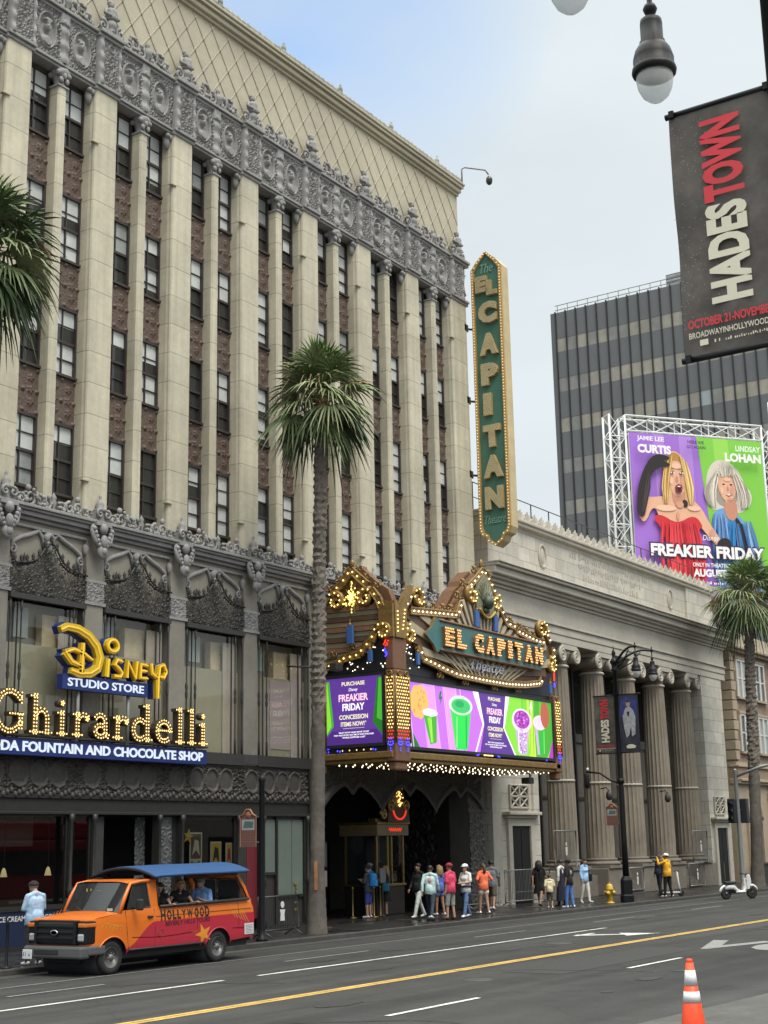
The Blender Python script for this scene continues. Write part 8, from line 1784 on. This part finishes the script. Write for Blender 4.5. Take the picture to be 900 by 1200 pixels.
# seats and rear window seen through the open sides
for x_ in (2.75, 3.45, 4.15, 4.85):
    b = MB(); b.bbox(x_ - .2, x_ + .25, .2, W_V - .2, .72, .92, SEAT, .05, M=VM); b.bbox(x_ + .2, x_ + .32, .2, W_V - .2, .85, 1.46, SEAT, .05, M=VM); b.build('bench_seat', van)
b = MB(); b.bbox(5.2, 5.26, .2, .92, 1.44, 1.9, VBK, .03, M=VM); b.bbox(5.2, 5.26, 1.02, W_V - .2, 1.44, 1.9, VBK, .03, M=VM); b.build('rear_window', van)
b = MB()
for yy in (.3, 1.3): b.bbox(1.75, 1.87, yy, yy + .45, .8, 1.6, SEAT, .05, M=VM)
b.build('cab_seat', van)
b = MB()
for yf in (near, far):
    for x_ in (3.52, 4.98): b.tube([(x_, yf(bow(z) - .003), z) for z in (1.36, 1.15, .95, .82)], .006, VBK, 4, M=VM)
    b.tube([(x_, yf(bow(1.14) - .003), 1.14 + .01 * x_) for x_ in (2.15, 3.5, 5.45)], .005, VBK, 4, M=VM)
    b.tube([(x_, yf(bow(.5) - .004), .485) for x_ in (1.32, 2.5, 3.76)], .022, VBK, 6, M=VM)
    b.tube([(2.3 + .09 * math.cos(a), yf(bow(.8) - .003), .78 + .09 * math.sin(a)) for a in np.linspace(0, 2 * PI, 12)[:-1]], .005, VBK, 4, M=VM, closed=True)
b.build('panel_gap', body)
b = MB(); b.poly([(1.12, 0), (1.3, 0), (1.28, .03), (1.14, .03)], mat('windscreen_yellow_print', (.5, .36, .04), .5), VM @ Matrix(((0, 0, -1, 1.35), (-1, 0, 0, 1.7), (0, 1, 0, 1.84), (0, 0, 0, 1)))); b.marks(MATS['windscreen_yellow_print'], VM @ Matrix(((0, 0, -1, 1.22), (-1, 0, 0, 1.35), (0, 1, 0, 1.72), (0, 0, 0, 1))), .5, .09, 7); b.build('windscreen_print', ws_)
# lettering and painted decoration on both flanks
def hug(b, n):                                           # lay painted lettering onto the curved flank
    for i in range(n):
        x_, y, z = b.v[i]; lx, ly, lz = x_ - VO.x, y - VO.y, z - VO.z; o_ = bow(lz, lx) - .004 - (.0015 if lx > 3.4 and lz < .9 else 0)
        b.v[i] = (x_, VO.y + (o_ if ly < 1 else W_V - o_), z)
INKV = mat('van_lettering_black', (.015, .013, .013), .5); GOLDV = mat('van_gold_line', (.72, .36, .05), .4)
for M_ in (VM @ FF(0, .006, 0), VM @ Matrix.Translation((5.6, W_V - .012, 0)) @ Matrix.Rotation(PI, 4, 'Z') @ FF(0, -.006, 0)):
    b = MB(); x_ = 2.3; hgts = (.23, .2, .19, .185, .18, .185, .19, .2, .23); wd_ = (.2, .19, .15, .15, .18, .25, .18, .18, .19)
    for i, ch in enumerate('HOLLYWOOD'): b.text(ch, INKV, M_ @ Matrix.Translation((x_, 1.06 + .0018 * i + (.2 - hgts[i]) * .4, .004)), wd_[i] * .8, hgts[i] * 1.12, bold=.05); x_ += wd_[i]
    b.text('BEVERLY HILLS TOURS', INKV, M_ @ Matrix.Translation((2.45, .93, .004)) @ Matrix.Rotation(.02, 4, 'Z'), 1.5, .1, bold=.015)
    hug(b, len(b.v)); b.build('lettering', body)
    b = MB(); sp_ = [(3.72 + (.26 if j % 2 == 0 else .1) * math.cos(R(90 + 20 + 36 * j)) * 1.15, .68 + (.26 if j % 2 == 0 else .1) * math.sin(R(90 + 20 + 36 * j))) for j in range(10)]
    b.poly(sp_, mat('van_gold_star', (.68, .27, .03), .4), M_, z=.002)
    for k in range(6): b.tube([(4.6 + .1 * k + .25 * q, 1.36 - .35 * q - .03 * k, .004) for q in np.linspace(0, 1, 4)], .006, GOLDV, 4, M=M_)
    b.tube([(x_, .74 + .03 * math.sin(x_ * 2), .004) for x_ in np.linspace(1.4, 3.5, 14)], .006, GOLDV, 4, M=M_); b.tube([(x_, .76 + .02 * math.sin(x_ * 2), .004) for x_ in np.linspace(4.75, 5.5, 8)], .006, GOLDV, 4, M=M_)
    for k in range(5): b.tube([(.62 + .1 * k + .12 * math.cos(a), 1.0 - .02 * k + .1 * math.sin(a), -.02) for a in np.linspace(0, PI, 9)], .006, GOLDV, 4, M=M_)
    hug(b, len(b.v)); b.build('painted_star', body)
b = MB(); b.poly([(5.18, .58), (5.52, .58), (5.52, .84), (5.18, .84)], mat('notice_white', (.6, .61, .62), .5), VM @ FF(0, -.012, 0), .004)
for k in range(6): b.poly([(5.22, .61 + .035 * k), (5.48, .61 + .035 * k), (5.48, .62 + .035 * k), (5.22, .62 + .035 * k)], VBK, VM @ FF(0, -.017, 0))
b.build('notice', body)
b = MB(); b.bbox(5.5, 5.62, .1, W_V - .1, .42, .56, VGY, .03, M=VM); b.build('rear_bumper', van)
van.scale = (1, .9, .955)                                # matched to the wheel size and track in view
# ---------------------------------------------------------------- people
SK = [mat('skin_light', (.46, .27, .19), .55), mat('skin_tan', (.36, .2, .13), .55), mat('skin_brown', (.19, .1, .065), .55)]
HAIRC = {'black': mat('hair_black', (.012, .011, .011), .5), 'brown': mat('hair_brown', (.07, .04, .022), .5), 'blond': mat('hair_blond', (.32, .2, .09), .5), 'grey': mat('hair_grey', (.2, .19, .18), .5)}
def cl(c): return mat('cloth_%d_%d_%d' % c, s2l(c), .85, var=.12, vscale=14, bump=.7, bscale=11)
EYE = mat('eye_dark', (.015, .012, .012), .2); LIPM = mat('lips', (.25, .08, .07), .5)
def person(label, x, y, head_to, H=1.72, skin=0, top=(200, 200, 200), sleeve=.45, bottom=(60, 70, 100), cover=1.0, shoe=(220, 220, 220), hair='black', style='short', cap=None, stride=0, arms='down', fat=1.0, fem=False, look=0, nod=0, dress=None, bag=None, z=0, sit=False, graphic=None, group=None):
    """head_to: heading of the body (0 = up the street, 90 = towards the shops); local x ahead, y to the left"""
    s = H / 1.72; t = thing('person', label, 'person', (x, y, z), group); M = Matrix.Translation((x, y, z)) @ Matrix.Rotation(R(head_to), 4, 'Z') @ Matrix.Scale(s, 4)
    S = []                                               # (p0, p1, r0, r1, material) tapered limbs; ellipsoids as short limbs
    sk = SK[skin]; T = cl(top); B_ = cl(bottom); SH = cl(shoe); V = Vector
    hip = .93 if not sit else .12
    f = fat; sw = .17 if fem else .19
    def seg(a, c, r0, r1, m): S.append((V(a), V(c), r0, r1, m))
    tilt = .0
    seg((0, -.06 * f, hip + .02), (0, .06 * f, hip + .02), .122 * f, .122 * f, T if not dress else cl(dress)); seg((0, -.045 * f, hip + .17), (0, .045 * f, hip + .17), .1 * f, .1 * f, T); seg((.0, -.075, hip + .34), (.0, .075, hip + .34), .112 * f, .112 * f, T); [seg((0, q * .055 * f, hip + .04), (-.005, q * .072, hip + .36), .118 * f, .113 * f, T if not dress else cl(dress)) for q in (-1, 1)]; [seg((-.01, 0, hip + .535), (-.01, q * (sw - .02), hip + .478), .06, .058, T) for q in (-1, 1)]
    if fem: seg((.07, -.07, hip + .33), (.07, .07, hip + .33), .065, .065, T)
    seg((-.01, 0, hip + .5), (.012, 0, hip + .6), .055, .05, sk)
    hc = V((.03 + .05 * nod, 0, hip + .68 - .02 * nod))
    seg(hc + V((-.018, 0, .03)), hc + V((.0, 0, -.02)), .092, .082, sk); seg(hc + V((.03, 0, -.05)), hc + V((.045, 0, -.07)), .058, .045, sk)
    lk = Matrix.Rotation(R(look), 3, 'Z'); 
    seg(hc + lk @ V((.075, 0, -.0)), hc + lk @ V((.1, 0, -.022)), .013, .018, sk)
    for q in (-1, 1): seg(hc + lk @ V((-.005, q * .085, .0)), hc + lk @ V((-.01, q * .088, .03)), .016, .02, sk)
    shoes = []
    for q in (-1, 1):
        ph = stride * q; hp = V((0, q * .085 * f, hip - .02))
        if sit: f_ = Matrix.Rotation(R(180 - head_to), 3, 'Z'); hp = f_ @ V((0, q * .085, 0)) + V((0, 0, hip)); kn = f_ @ V((.36, q * .09, 0)) + V((0, 0, hip - .04)); an = f_ @ V((.3, q * .09, 0)) + V((0, 0, hip - .42))
        else:
            kn = hp + V((.42 * math.sin(ph * .75) + .015, q * .012, -.42 * math.cos(ph * .75))); bk = .25 * max(0, -ph) + .05; an = kn + V((.41 * math.sin(ph * .75 - bk), q * .004, -.41 * math.cos(ph * .75 - bk)))
        r = (.088 * f, .06, .056, .04); ck = max(0, min(1, cover))
        def leg(a, c, r0, r1, c0, c1):
            if ck >= c1: seg(a, c, r0 + .012, r1 + .014, B_)
            elif ck <= c0: seg(a, c, r0, r1, sk)
            else:
                k = (ck - c0) / (c1 - c0); m_ = a.lerp(c, k); rm = r0 + (r1 - r0) * k; seg(a, m_, r0 + .014, rm + .026, B_); seg(m_, c, rm - .004, r1, sk)
        leg(hp, kn, r[0], r[1], 0, .5); leg(kn, an, r[2], r[3], .5, 1)
        if not sit:
            fz = an.z - .06; toe = V((.15, q * .03, -.045)) if ph > -.2 else V((.12, q * .02, -.075)); seg(an + V((-.04, 0, -.03)), an + toe, .042, .036, SH); shoes.append(an.z)
    hands = []
    for q in (-1, 1):
        sh = V((-.01, q * sw, hip + .475))
        A = arms if isinstance(arms, str) else arms[0 if q < 0 else 1]
        if A == 'down': sg_ = -stride * q * .6; el = sh + V((.27 * math.sin(sg_) - .02, q * .05, -.27 * math.cos(sg_))); wr = el + V((.24 * math.sin(sg_ + .25), q * .0, -.24 * math.cos(sg_ + .25)))
        elif A == 'phone': el = sh + V((.03, q * .05, -.27)); wr = el + V((.22, -q * .12, .1))
        elif A == 'up': el = sh + V((.2, q * .1, -.1)); wr = el + V((.12, -q * .1, .22))
        elif A == 'hip': el = sh + V((-.08, q * .14, -.24)); wr = el + V((.14, -q * .1, -.16))
        elif A == 'front': el = sh + V((.05, q * .06, -.26)); wr = el + V((.2, -q * .16, -.02))
        elif A == 'sill': el = sh + V((.12, q * .1, -.22)); wr = el + V((.2, q * .05, .02))
        def arm(a, c, r0, r1, c0, c1):
            if sleeve >= c1: seg(a, c, r0 + .01, r1 + .012, T)
            elif sleeve <= c0: seg(a, c, r0, r1, sk)
            else:
                k = (sleeve - c0) / (c1 - c0); m_ = a.lerp(c, k); rm = r0 + (r1 - r0) * k; seg(a, m_, r0 + .014, rm + .022, T); seg(m_, c, rm - .002, r1, sk)
        arm(sh, el, .05 * (.88 if fem else 1), .04 * (.9 if fem else 1), 0, .55); arm(el, wr, .038 * (.9 if fem else 1), .027, .55, 1)
        d = (wr - el).normalized(); seg(wr + d * .01, wr + d * .075, .026, .03, sk); hands.append((wr, d, q))
    # one continuous skin: the limbs are fused into a single surface and each face takes the cloth or skin nearest to it
    b = MB()
    for a, c, r0, r1, m in S:
        ax = (c - a); L_ = ax.length; ax = ax / L_ if L_ > 1e-6 else V((0, 0, 1))
        pts = [a - ax * r0 * math.cos(q_) for q_ in (.0, .5, 1.0)] + [a, c] + [c + ax * r1 * math.cos(q_) for q_ in (1.0, .5, .0)]
        rr = [max(.002, r0 * math.sin(q_)) for q_ in (.0, .5, 1.0)] + [r0, r1] + [max(.002, r1 * math.sin(q_)) for q_ in (1.0, .5, .0)]
        b.tube(pts, rr, m, 12)
    me = bpy.data.meshes.new('person_body'); me.from_pydata(b.v, [], b.f); o = bpy.data.objects.new('body', me); COL.objects.link(o)
    md = o.modifiers.new('fuse', 'REMESH'); md.mode = 'VOXEL'; md.voxel_size = .016; sm_ = o.modifiers.new('ease', 'SMOOTH'); sm_.factor = .5; sm_.iterations = 3
    dg = bpy.context.evaluated_depsgraph_get(); ev = o.evaluated_get(dg); m2 = bpy.data.meshes.new_from_object(ev); bpy.data.objects.remove(o); bpy.data.meshes.remove(me)
    n = len(m2.vertices); co = np.empty(n * 3); m2.vertices.foreach_get('co', co); co = co.reshape(-1, 3); pc = np.empty(len(m2.polygons) * 3); m2.polygons.foreach_get('center', pc); pc = pc.reshape(-1, 3)
    best = np.full(len(pc), 9.); idx = np.zeros(len(pc), int); ml = []
    for a, c, r0, r1, m in S:
        if m not in ml: ml.append(m)
        a_, c_ = np.array(a), np.array(c); d = c_ - a_; tt = np.clip(((pc - a_) @ d) / max(1e-9, d @ d), 0, 1); ds = np.linalg.norm(pc - a_ - tt[:, None] * d, axis=1) - (r0 + (r1 - r0) * tt); k = ds < best; best[k] = ds[k]; idx[k] = ml.index(m)
    pv = [tuple(p.vertices) for p in m2.polygons]; bpy.data.meshes.remove(m2)
    b = MB(); b.mats = list(ml); b.v = [tuple(M @ V(p)) for p in co]; b.f = pv; b.m = [int(i) for i in idx]; b.sm = [True] * len(pv)
    if not dress and not sit:                             # loose shirt hem
        h_ = MB(); h_.lathe([(.98, hip + .2), (1.04, hip + .06), (1.12, hip - .1), (1.08, hip - .105)], T, n=18); h_.v = [(vx * .132 * f, vy * .172 * f, vz + .012 * math.sin(3 * math.atan2(vy, vx))) for vx, vy, vz in h_.v]; b.merge(h_, M)
    for wr, d, q in hands:                               # five unequal, slightly curled fingers leaving the palm
        side_ = d.cross(V((0, 0, 1))); side_ = side_.normalized() if side_.length > .1 else V((1, 0, 0)); inn = d.cross(side_).normalized(); p = wr + d * .085
        for k, (o_, ln) in enumerate(((-.024, .058), (-.008, .07), (.008, .066), (.024, .052))):
            a = p + side_ * o_; b.tube([a - d * .02, a + d * ln * .5, a + d * ln * .85 + inn * .016], [.009, .008, .006], sk, 5, M=M)
        a = wr + d * .03 + side_ * .028; b.tube([a, a + d * .03 + side_ * .022, a + d * .06 + side_ * .022], [.011, .01, .007], sk, 5, M=M)
    for q in (-1, 1): b.ball(hc + lk @ V((.075, q * .033, .022)), (.012, .014, .01), EYE, 6, 5, M); b.tube([hc + lk @ V((.083, q * .02, .042)), hc + lk @ V((.074, q * .05, .042))], .005, HAIRC[hair], 4, M=M)
    b.tube([hc + lk @ V((.088, -.024, -.05)), hc + lk @ V((.093, 0, -.053)), hc + lk @ V((.088, .024, -.05))], .008, LIPM, 5, M=M)
    b.build('body', t)
    hm = HAIRC[hair]; b = MB(); HM = M @ Matrix.Translation(hc + V((-.022, 0, .025))) @ Matrix.Rotation(R(look), 4, 'Z')
    prof = [(.104 * math.cos(a), .108 * math.sin(a)) for a in np.linspace(R(-18), R(90), 9)]
    hv = MB(); hv.lathe(prof, hm, n=18)
    hv.v = [(vx * 1.0 + (0 if vz > .02 or vx < .02 else -.0), vy * .93, vz + (.045 * max(0, (vx - .03) / .07) if vz < .05 else 0)) for vx, vy, vz in hv.v]; b.merge(hv, HM)
    if style in ('long', 'pony'):
        ln = .34 if style == 'long' else .26
        for k in range(9 if style == 'long' else 3):
            a = (k / 8 * 2 - 1) * 1.35 if style == 'long' else (k - 1) * .15; yy = .088 * math.sin(a); xx = -.082 * math.cos(a) - .01
            b.tube([(xx, yy, .05), (xx * 1.15 - .01, yy * 1.15, -.08), (xx * 1.1 - .02, yy * 1.25, -.2), (xx * 1.0 - .02, yy * 1.0, -ln)], [.03, .036, .034, .012], hm, 6, M=HM)
    b.build('hair', t)
    if cap:
        cm = cl(cap); b = MB(); pr = [(.122 * math.cos(a), .105 * math.sin(a)) for a in np.linspace(R(0), R(90), 7)]; hv = MB(); hv.lathe(pr, cm, n=18); hv.v = [(a, c * .94, d) for a, c, d in hv.v]; CM = HM @ Matrix.Translation((.004, 0, .012)); b.merge(hv, CM)
        b.poly([(.08, -.075), (.16, -.06), (.185, 0), (.16, .06), (.08, .075)], cm, CM, .012); b.build('cap', t)
    if dress or (bag and 'skirt' in str(bag)):
        dm = cl(dress); b = MB(); zb = hip - .42 if bag != 'long skirt' else hip - .72; k = 22; vs = []; rows = [(hip + .16, .12 * f), (hip + .02, .155 * f), (hip - .15, .19), (zb, .24)]
        for zz, r in rows:
            for i in range(k): a = 2 * PI * i / k; rr = r * (1 + .06 * math.sin(a * 5) * (hip + .16 - zz)); vs.append((rr * .8 * math.cos(a) + .12 * stride * (hip - zz) * .0, rr * math.sin(a), zz + .015 * math.sin(3 * a)))
        b.add(vs, [(j * k + i, j * k + (i + 1) % k, (j + 1) * k + (i + 1) % k, (j + 1) * k + i) for j in range(3) for i in range(k)], dm, M, smooth=True); b.build('skirt', t)
    if graphic:
        b = MB(); gm = cl(graphic); b.lathe([(0, 0), (.07, -.004), (.075, -.012)], gm, (0, 0, 0), 12, M @ Matrix.Translation((-.112 * f - .006, 0, hip + .32)) @ Matrix.Rotation(-PI / 2, 4, 'Y') @ Matrix.Diagonal((1.2, 1, 1, 1))); b.build('shirt_print', t)
    return t, M, hip
def carry(kind, label, PM, col, cat, hip):
    """a bag that hangs on someone is a thing of its own"""
    c = cl(col); b = MB(); o = PM @ Vector((0, 0, 0)); n = {'backpack': 'backpack', 'shoulder': 'shoulder_bag', 'tied': 'tied_jacket'}[kind]
    t = thing(n, label, cat, o)
    if kind == 'backpack':
        b.bbox(-.28, -.11, -.15, .15, hip + .08, hip + .52, c, .06, M=PM); b.bbox(-.33, -.26, -.11, .11, hip + .1, hip + .3, c, .03, M=PM); b.build('pack', t); b = MB()
        for q in (-1, 1): b.tube([(-.12, q * .1, hip + .5), (-.0, q * .11, hip + .545), (.1, q * .11, hip + .42), (.04, q * .15, hip + .2), (-.12, q * .14, hip + .14)], .018, c, 6, M=PM)
        b.build('strap', t)
    else:
        b.bbox(-.1, .16, .2, .3, hip - .1, hip + .2, c, .05, M=PM); b.build('pouch', t); b = MB(); b.tube([(.02, .25, hip + .2), (.05, .12, hip + .42), (.0, -.05, hip + .55), (-.12, .08, hip + .4), (-.08, .24, hip + .18)], .012, c, 5, M=PM); b.build('strap', t)
GQ = 'people on the far pavement'
_, m_, h_ = person('person with bright blue backpack and blue shorts facing the ticket booth', 41.35, 28.05, 95, 1.74, 0, (62, 66, 70), .5, (52, 66, 140), .5, (215, 215, 215), 'black', 'short', (40, 42, 45), 0, 'phone', group=GQ)
carry('backpack', 'bright blue backpack worn before the ticket booth', m_, (38, 130, 200), 'backpack', h_)
person('person in grey cap and teal shirt behind the blue backpack wearer', 42.5, 28.75, 100, 1.78, 0, (70, 140, 180), .5, (35, 45, 80), .5, (60, 60, 60), 'brown', 'short', (130, 130, 130), 0, 'down', group=GQ)
_, m_, h_ = person('person in short black dress with long fair hair by the ticket booth', 42.96, 28.4, 130, 1.68, 0, (18, 18, 20), .5, (18, 18, 20), .25, (40, 35, 32), 'blond', 'long', None, 0, ('down', 'phone'), 1.05, True, dress=(18, 18, 20), group=GQ)
carry('shoulder', 'teal shoulder bag carried over a short black dress', m_, (40, 110, 140), 'bag', h_)
person('person in black jacket over white shirt looking back along the street', 41.3, 26.0, 165, 1.78, 1, (30, 32, 34), .95, (205, 210, 205), 1, (225, 225, 225), 'black', 'short', None, .45, 'down', look=25, graphic=(150, 160, 150), group=GQ)
person('person in pale jacket and dark jeans striding past the lobby', 40.5, 25.05, 20, 1.72, 1, (188, 214, 214), .95, (48, 62, 76), 1, (225, 225, 225), 'black', 'short', None, .5, 'down', graphic=(200, 140, 150), group=GQ)
_, m_, h_ = person('person in blue top and denim shorts with long fair hair', 43.35, 26.43, 70, 1.68, 1, (92, 112, 190), .5, (90, 105, 150), .22, (235, 235, 235), 'blond', 'long', None, .15, 'down', .95, True, group=GQ)
carry('shoulder', 'pink shoulder bag hanging beside denim shorts', Matrix(m_) @ Matrix.Diagonal((1, -1, 1, 1)), (214, 110, 130), 'bag', h_)
person('person in pink shirt, red cap and grey shorts facing the theatre', 41.03, 24.62, 85, 1.77, 0, (204, 66, 98), .5, (150, 150, 146), .52, (70, 50, 40), 'brown', 'short', (150, 40, 60), .08, 'down', 1.12, group=GQ)
_, m_, h_ = person('person in white cap with long dark hair and blue jeans', 42.15, 24.68, 170, 1.72, 0, (225, 222, 218), .45, (92, 118, 158), 1, (240, 240, 240), 'black', 'long', (232, 232, 236), .38, 'front', 1, True, group=GQ)
b = MB(); b.tube([m_ @ Vector((.13 * math.cos(a), .18 * math.sin(a), h_ + .08)) for a in np.linspace(0, 2 * PI, 14)[:-1]], .035, cl((34, 40, 66)), 6, closed=True); b.lathe([(.13, .1), (.17, -.05), (.2, -.22), (.19, -.24)], cl((34, 40, 66)), (0, 0, h_), 14, m_, a0=R(60), a1=R(300)); tag(b.build('tied_jacket'), 'navy jacket tied round the waist of the person in the white cap', 'jacket')
person('person in orange shirt and white shorts with a dark ponytail', 44.6, 25.4, 60, 1.7, 0, (238, 120, 84), .5, (228, 215, 195), .2, (240, 240, 240), 'brown', 'pony', None, .2, 'hip', 1, True, group=GQ)
person('person in plain grey shirt with bare legs beside the orange shirt', 46.6, 26.2, 20, 1.78, 1, (120, 124, 130), .5, (86, 76, 66), .45, (240, 240, 240), 'black', 'short', None, .45, 'down', group=GQ)
_, m_, h_ = person('person in loose black dress striding beside a small child', 49.1, 25.55, 10, 1.72, 0, (20, 18, 20), .4, (20, 18, 20), .3, (40, 36, 36), 'black', 'long', None, .5, 'down', 1.1, True, dress=(20, 18, 20), group=GQ)
carry('shoulder', 'dark red bag carried by the person in the loose black dress', m_, (84, 28, 34), 'bag', h_)
person('small child in cream shirt and dark shorts walking along the kerb', 48.75, 24.95, 30, 1.22, 0, (226, 214, 180), .5, (70, 66, 62), .55, (230, 230, 230), 'brown', 'short', None, .2, 'down', group=GQ)
person('person in printed black shirt and blue jeans by the kerb', 49.35, 24.45, 85, 1.74, 1, (24, 24, 26), .5, (84, 124, 190), 1, (235, 235, 235), 'black', 'short', (40, 34, 32), .12, 'down', graphic=(150, 150, 150), group=GQ)
person('person in white top and long dark skirt behind the printed black shirt', 50.4, 25.3, 80, 1.72, 0, (215, 214, 210), .9, (30, 32, 50), 1, (60, 60, 60), 'black', 'short', None, .1, 'down', 1, True, dress=(30, 32, 52), bag='long skirt', group=GQ)
_, m_, h_ = person('person in pale blue jacket and wide white trousers', 53.3, 25.7, 250, 1.72, 0, (150, 186, 226), .95, (220, 218, 212), 1, (220, 215, 210), 'black', 'long', None, .2, 'down', 1, True, group=GQ)
carry('shoulder', 'black handbag carried by the person in white trousers', m_, (20, 20, 22), 'bag', h_)
_, m_, h_ = person('person in dark navy jacket and trousers standing past the lamp post', 61.0, 25.75, 150, 1.74, 1, (42, 50, 72), .95, (36, 38, 46), 1, (60, 60, 60), 'black', 'short', None, .12, 'down', group=GQ)
person('person in yellow jacket and white helmet with raised arms', 59.0, 24.55, 80, 1.8, 1, (224, 168, 40), .95, (24, 26, 30), 1, (200, 200, 200), 'black', 'short', (235, 235, 232), .14, 'up', 1.12, group=GQ)
b = MB(); b.box(59.15, 59.25, 24.95, 25.1, 1.55, 1.63, VBK); tag(b.build('phone'), 'black phone held up by the person in the yellow jacket', 'phone')
t = thing('kick_scooter', 'small white scooter standing behind the person in the yellow jacket', 'scooter', (59.4, 25.0, 0)); M = Matrix.Translation((59.4, 25.0, 0)) @ Matrix.Rotation(R(-40), 4, 'Z')
for x_ in (0, .9): b = MB(); b.lathe([(.1, -.03), (.15, -.03), (.16, 0), (.15, .03), (.1, .03)], TYR, n=18, M=M @ Matrix.Translation((x_, 0, .16)) @ Matrix.Rotation(PI / 2, 4, 'X')); b.build('wheel', t)
b = MB(); b.bbox(.0, .85, -.07, .07, .14, .2, MWH, .02, M=M); b.tube([(.9, 0, .16), (.82, 0, .5), (.76, 0, 1.05)], .04, MWH, 8, M=M); b.tube([(.74, -.25, 1.06), (.76, 0, 1.06), (.74, .25, 1.06)], .018, LPM, 6, M=M); b.build('frame', t)
person('person in pale blue long sleeves and dark cap looking down beside the van', 22.75, 24.3, 80, 1.78, 0, (158, 186, 214), .95, (50, 48, 48), 1, (200, 200, 200), 'grey', 'short', (40, 28, 32), .06, 'front', 1.15, nod=1.2)
PQ = 'passengers in the tour van'
def rider(label, lx, ly, head, **k): return person(label, VO.x + lx, VO.y + ly * .9, head, z=RZ + .97, sit=True, group=PQ, **k)
rider('bearded passenger in brown shirt sitting just behind the driving cab of the van', 2.62, 1.0, 200, H=1.74, skin=1, top=(92, 66, 52), sleeve=.5, hair='black', arms='front', look=30)
rider('dark haired passenger in black leaning on the van side rail', 2.74, .52, 225, H=1.6, skin=0, top=(26, 24, 26), sleeve=.1, hair='black', style='long', arms='sill', fem=True, nod=1)
rider('fair haired passenger in black top leaning on the van side rail', 3.42, .5, 235, H=1.68, skin=0, top=(20, 20, 22), sleeve=.1, hair='blond', style='long', arms='sill', fem=True, nod=.6)
rider('grey haired passenger in pale blue shirt looking down in the van', 4.2, .52, 190, H=1.72, skin=0, top=(120, 160, 215), sleeve=.5, hair='grey', arms='phone', nod=.8)
# ---------------------------------------------------------------- what the shop windows look out on: the near side of the street
RB_ = mat('bus_red', (.36, .02, .03), .3); OPW = mat('opposite_wall', (.3, .28, .25), .8, var=.1)
t = thing('tour_bus', 'red double decker tour bus at the near kerb mirrored in the shop windows', 'bus', (49, 4.2, RZ)); M = Matrix.Translation((49, 4.2, RZ))
b = MB(); b.bbox(-5.4, 5.4, -1.25, 1.25, .4, 3.1, RB_, .15, M=M); b.bbox(-5.4, 5.4, -1.25, 1.25, 3.1, 3.9, RB_, .1, M=M); b.build('body', t)
b = MB(); b.box(-5.0, 4.4, 1.245, 1.27, 1.5, 2.6, VGL, M); b.build('window', t)
b = MB(); b.text('TOUR', mat('bus_cream', (.6, .55, .45), .5), M @ Matrix(((-1, 0, 0, 4.6), (0, 0, 1, 1.28), (0, 1, 0, .75), (0, 0, 0, 1))), 2.6, .6, bold=.04); b.build('lettering', t)
for x_ in (-3.6, 3.2):
    for yy in (-1.1, 1.1): b = MB(); b.lathe([(.3, -.14), (.5, -.14), (.5, .14), (.3, .14)], TYR, n=24, M=M @ Matrix.Translation((x_, yy, .5)) @ Matrix.Rotation(PI / 2, 4, 'X')); b.build('wheel', t)
for i, (xa, xb, h) in enumerate(((30, 52, 11.0), (53, 80, 8.5), (81, 130, 13.0))):
    o = thing('shop_building', ('plain tan three storey building across the street', 'low grey shop building across the street', 'long pale building farther along across the street')[i], 'building', ((xa + xb) / 2, -4, 0)); b = MB(); b.box(xa, xb, -18, -4, 0, h, OPW); b.bbox(xa - .1, xb + .1, -18, -3.8, h, h + .4, OPW, .03); b.build('wall', o)
    for j in range(int((xb - xa) / 3.4)):
        for z0_ in (.5, 4.6, 7.9)[: 3 if h > 10 else 2]:
            b = MB(); b.box(xa + .7 + j * 3.4, xa + 3.3 + j * 3.4, -4.02, -3.97, z0_, z0_ + (2.6 if z0_ < 1 else 2.0), DARKP); b.build('window', o)
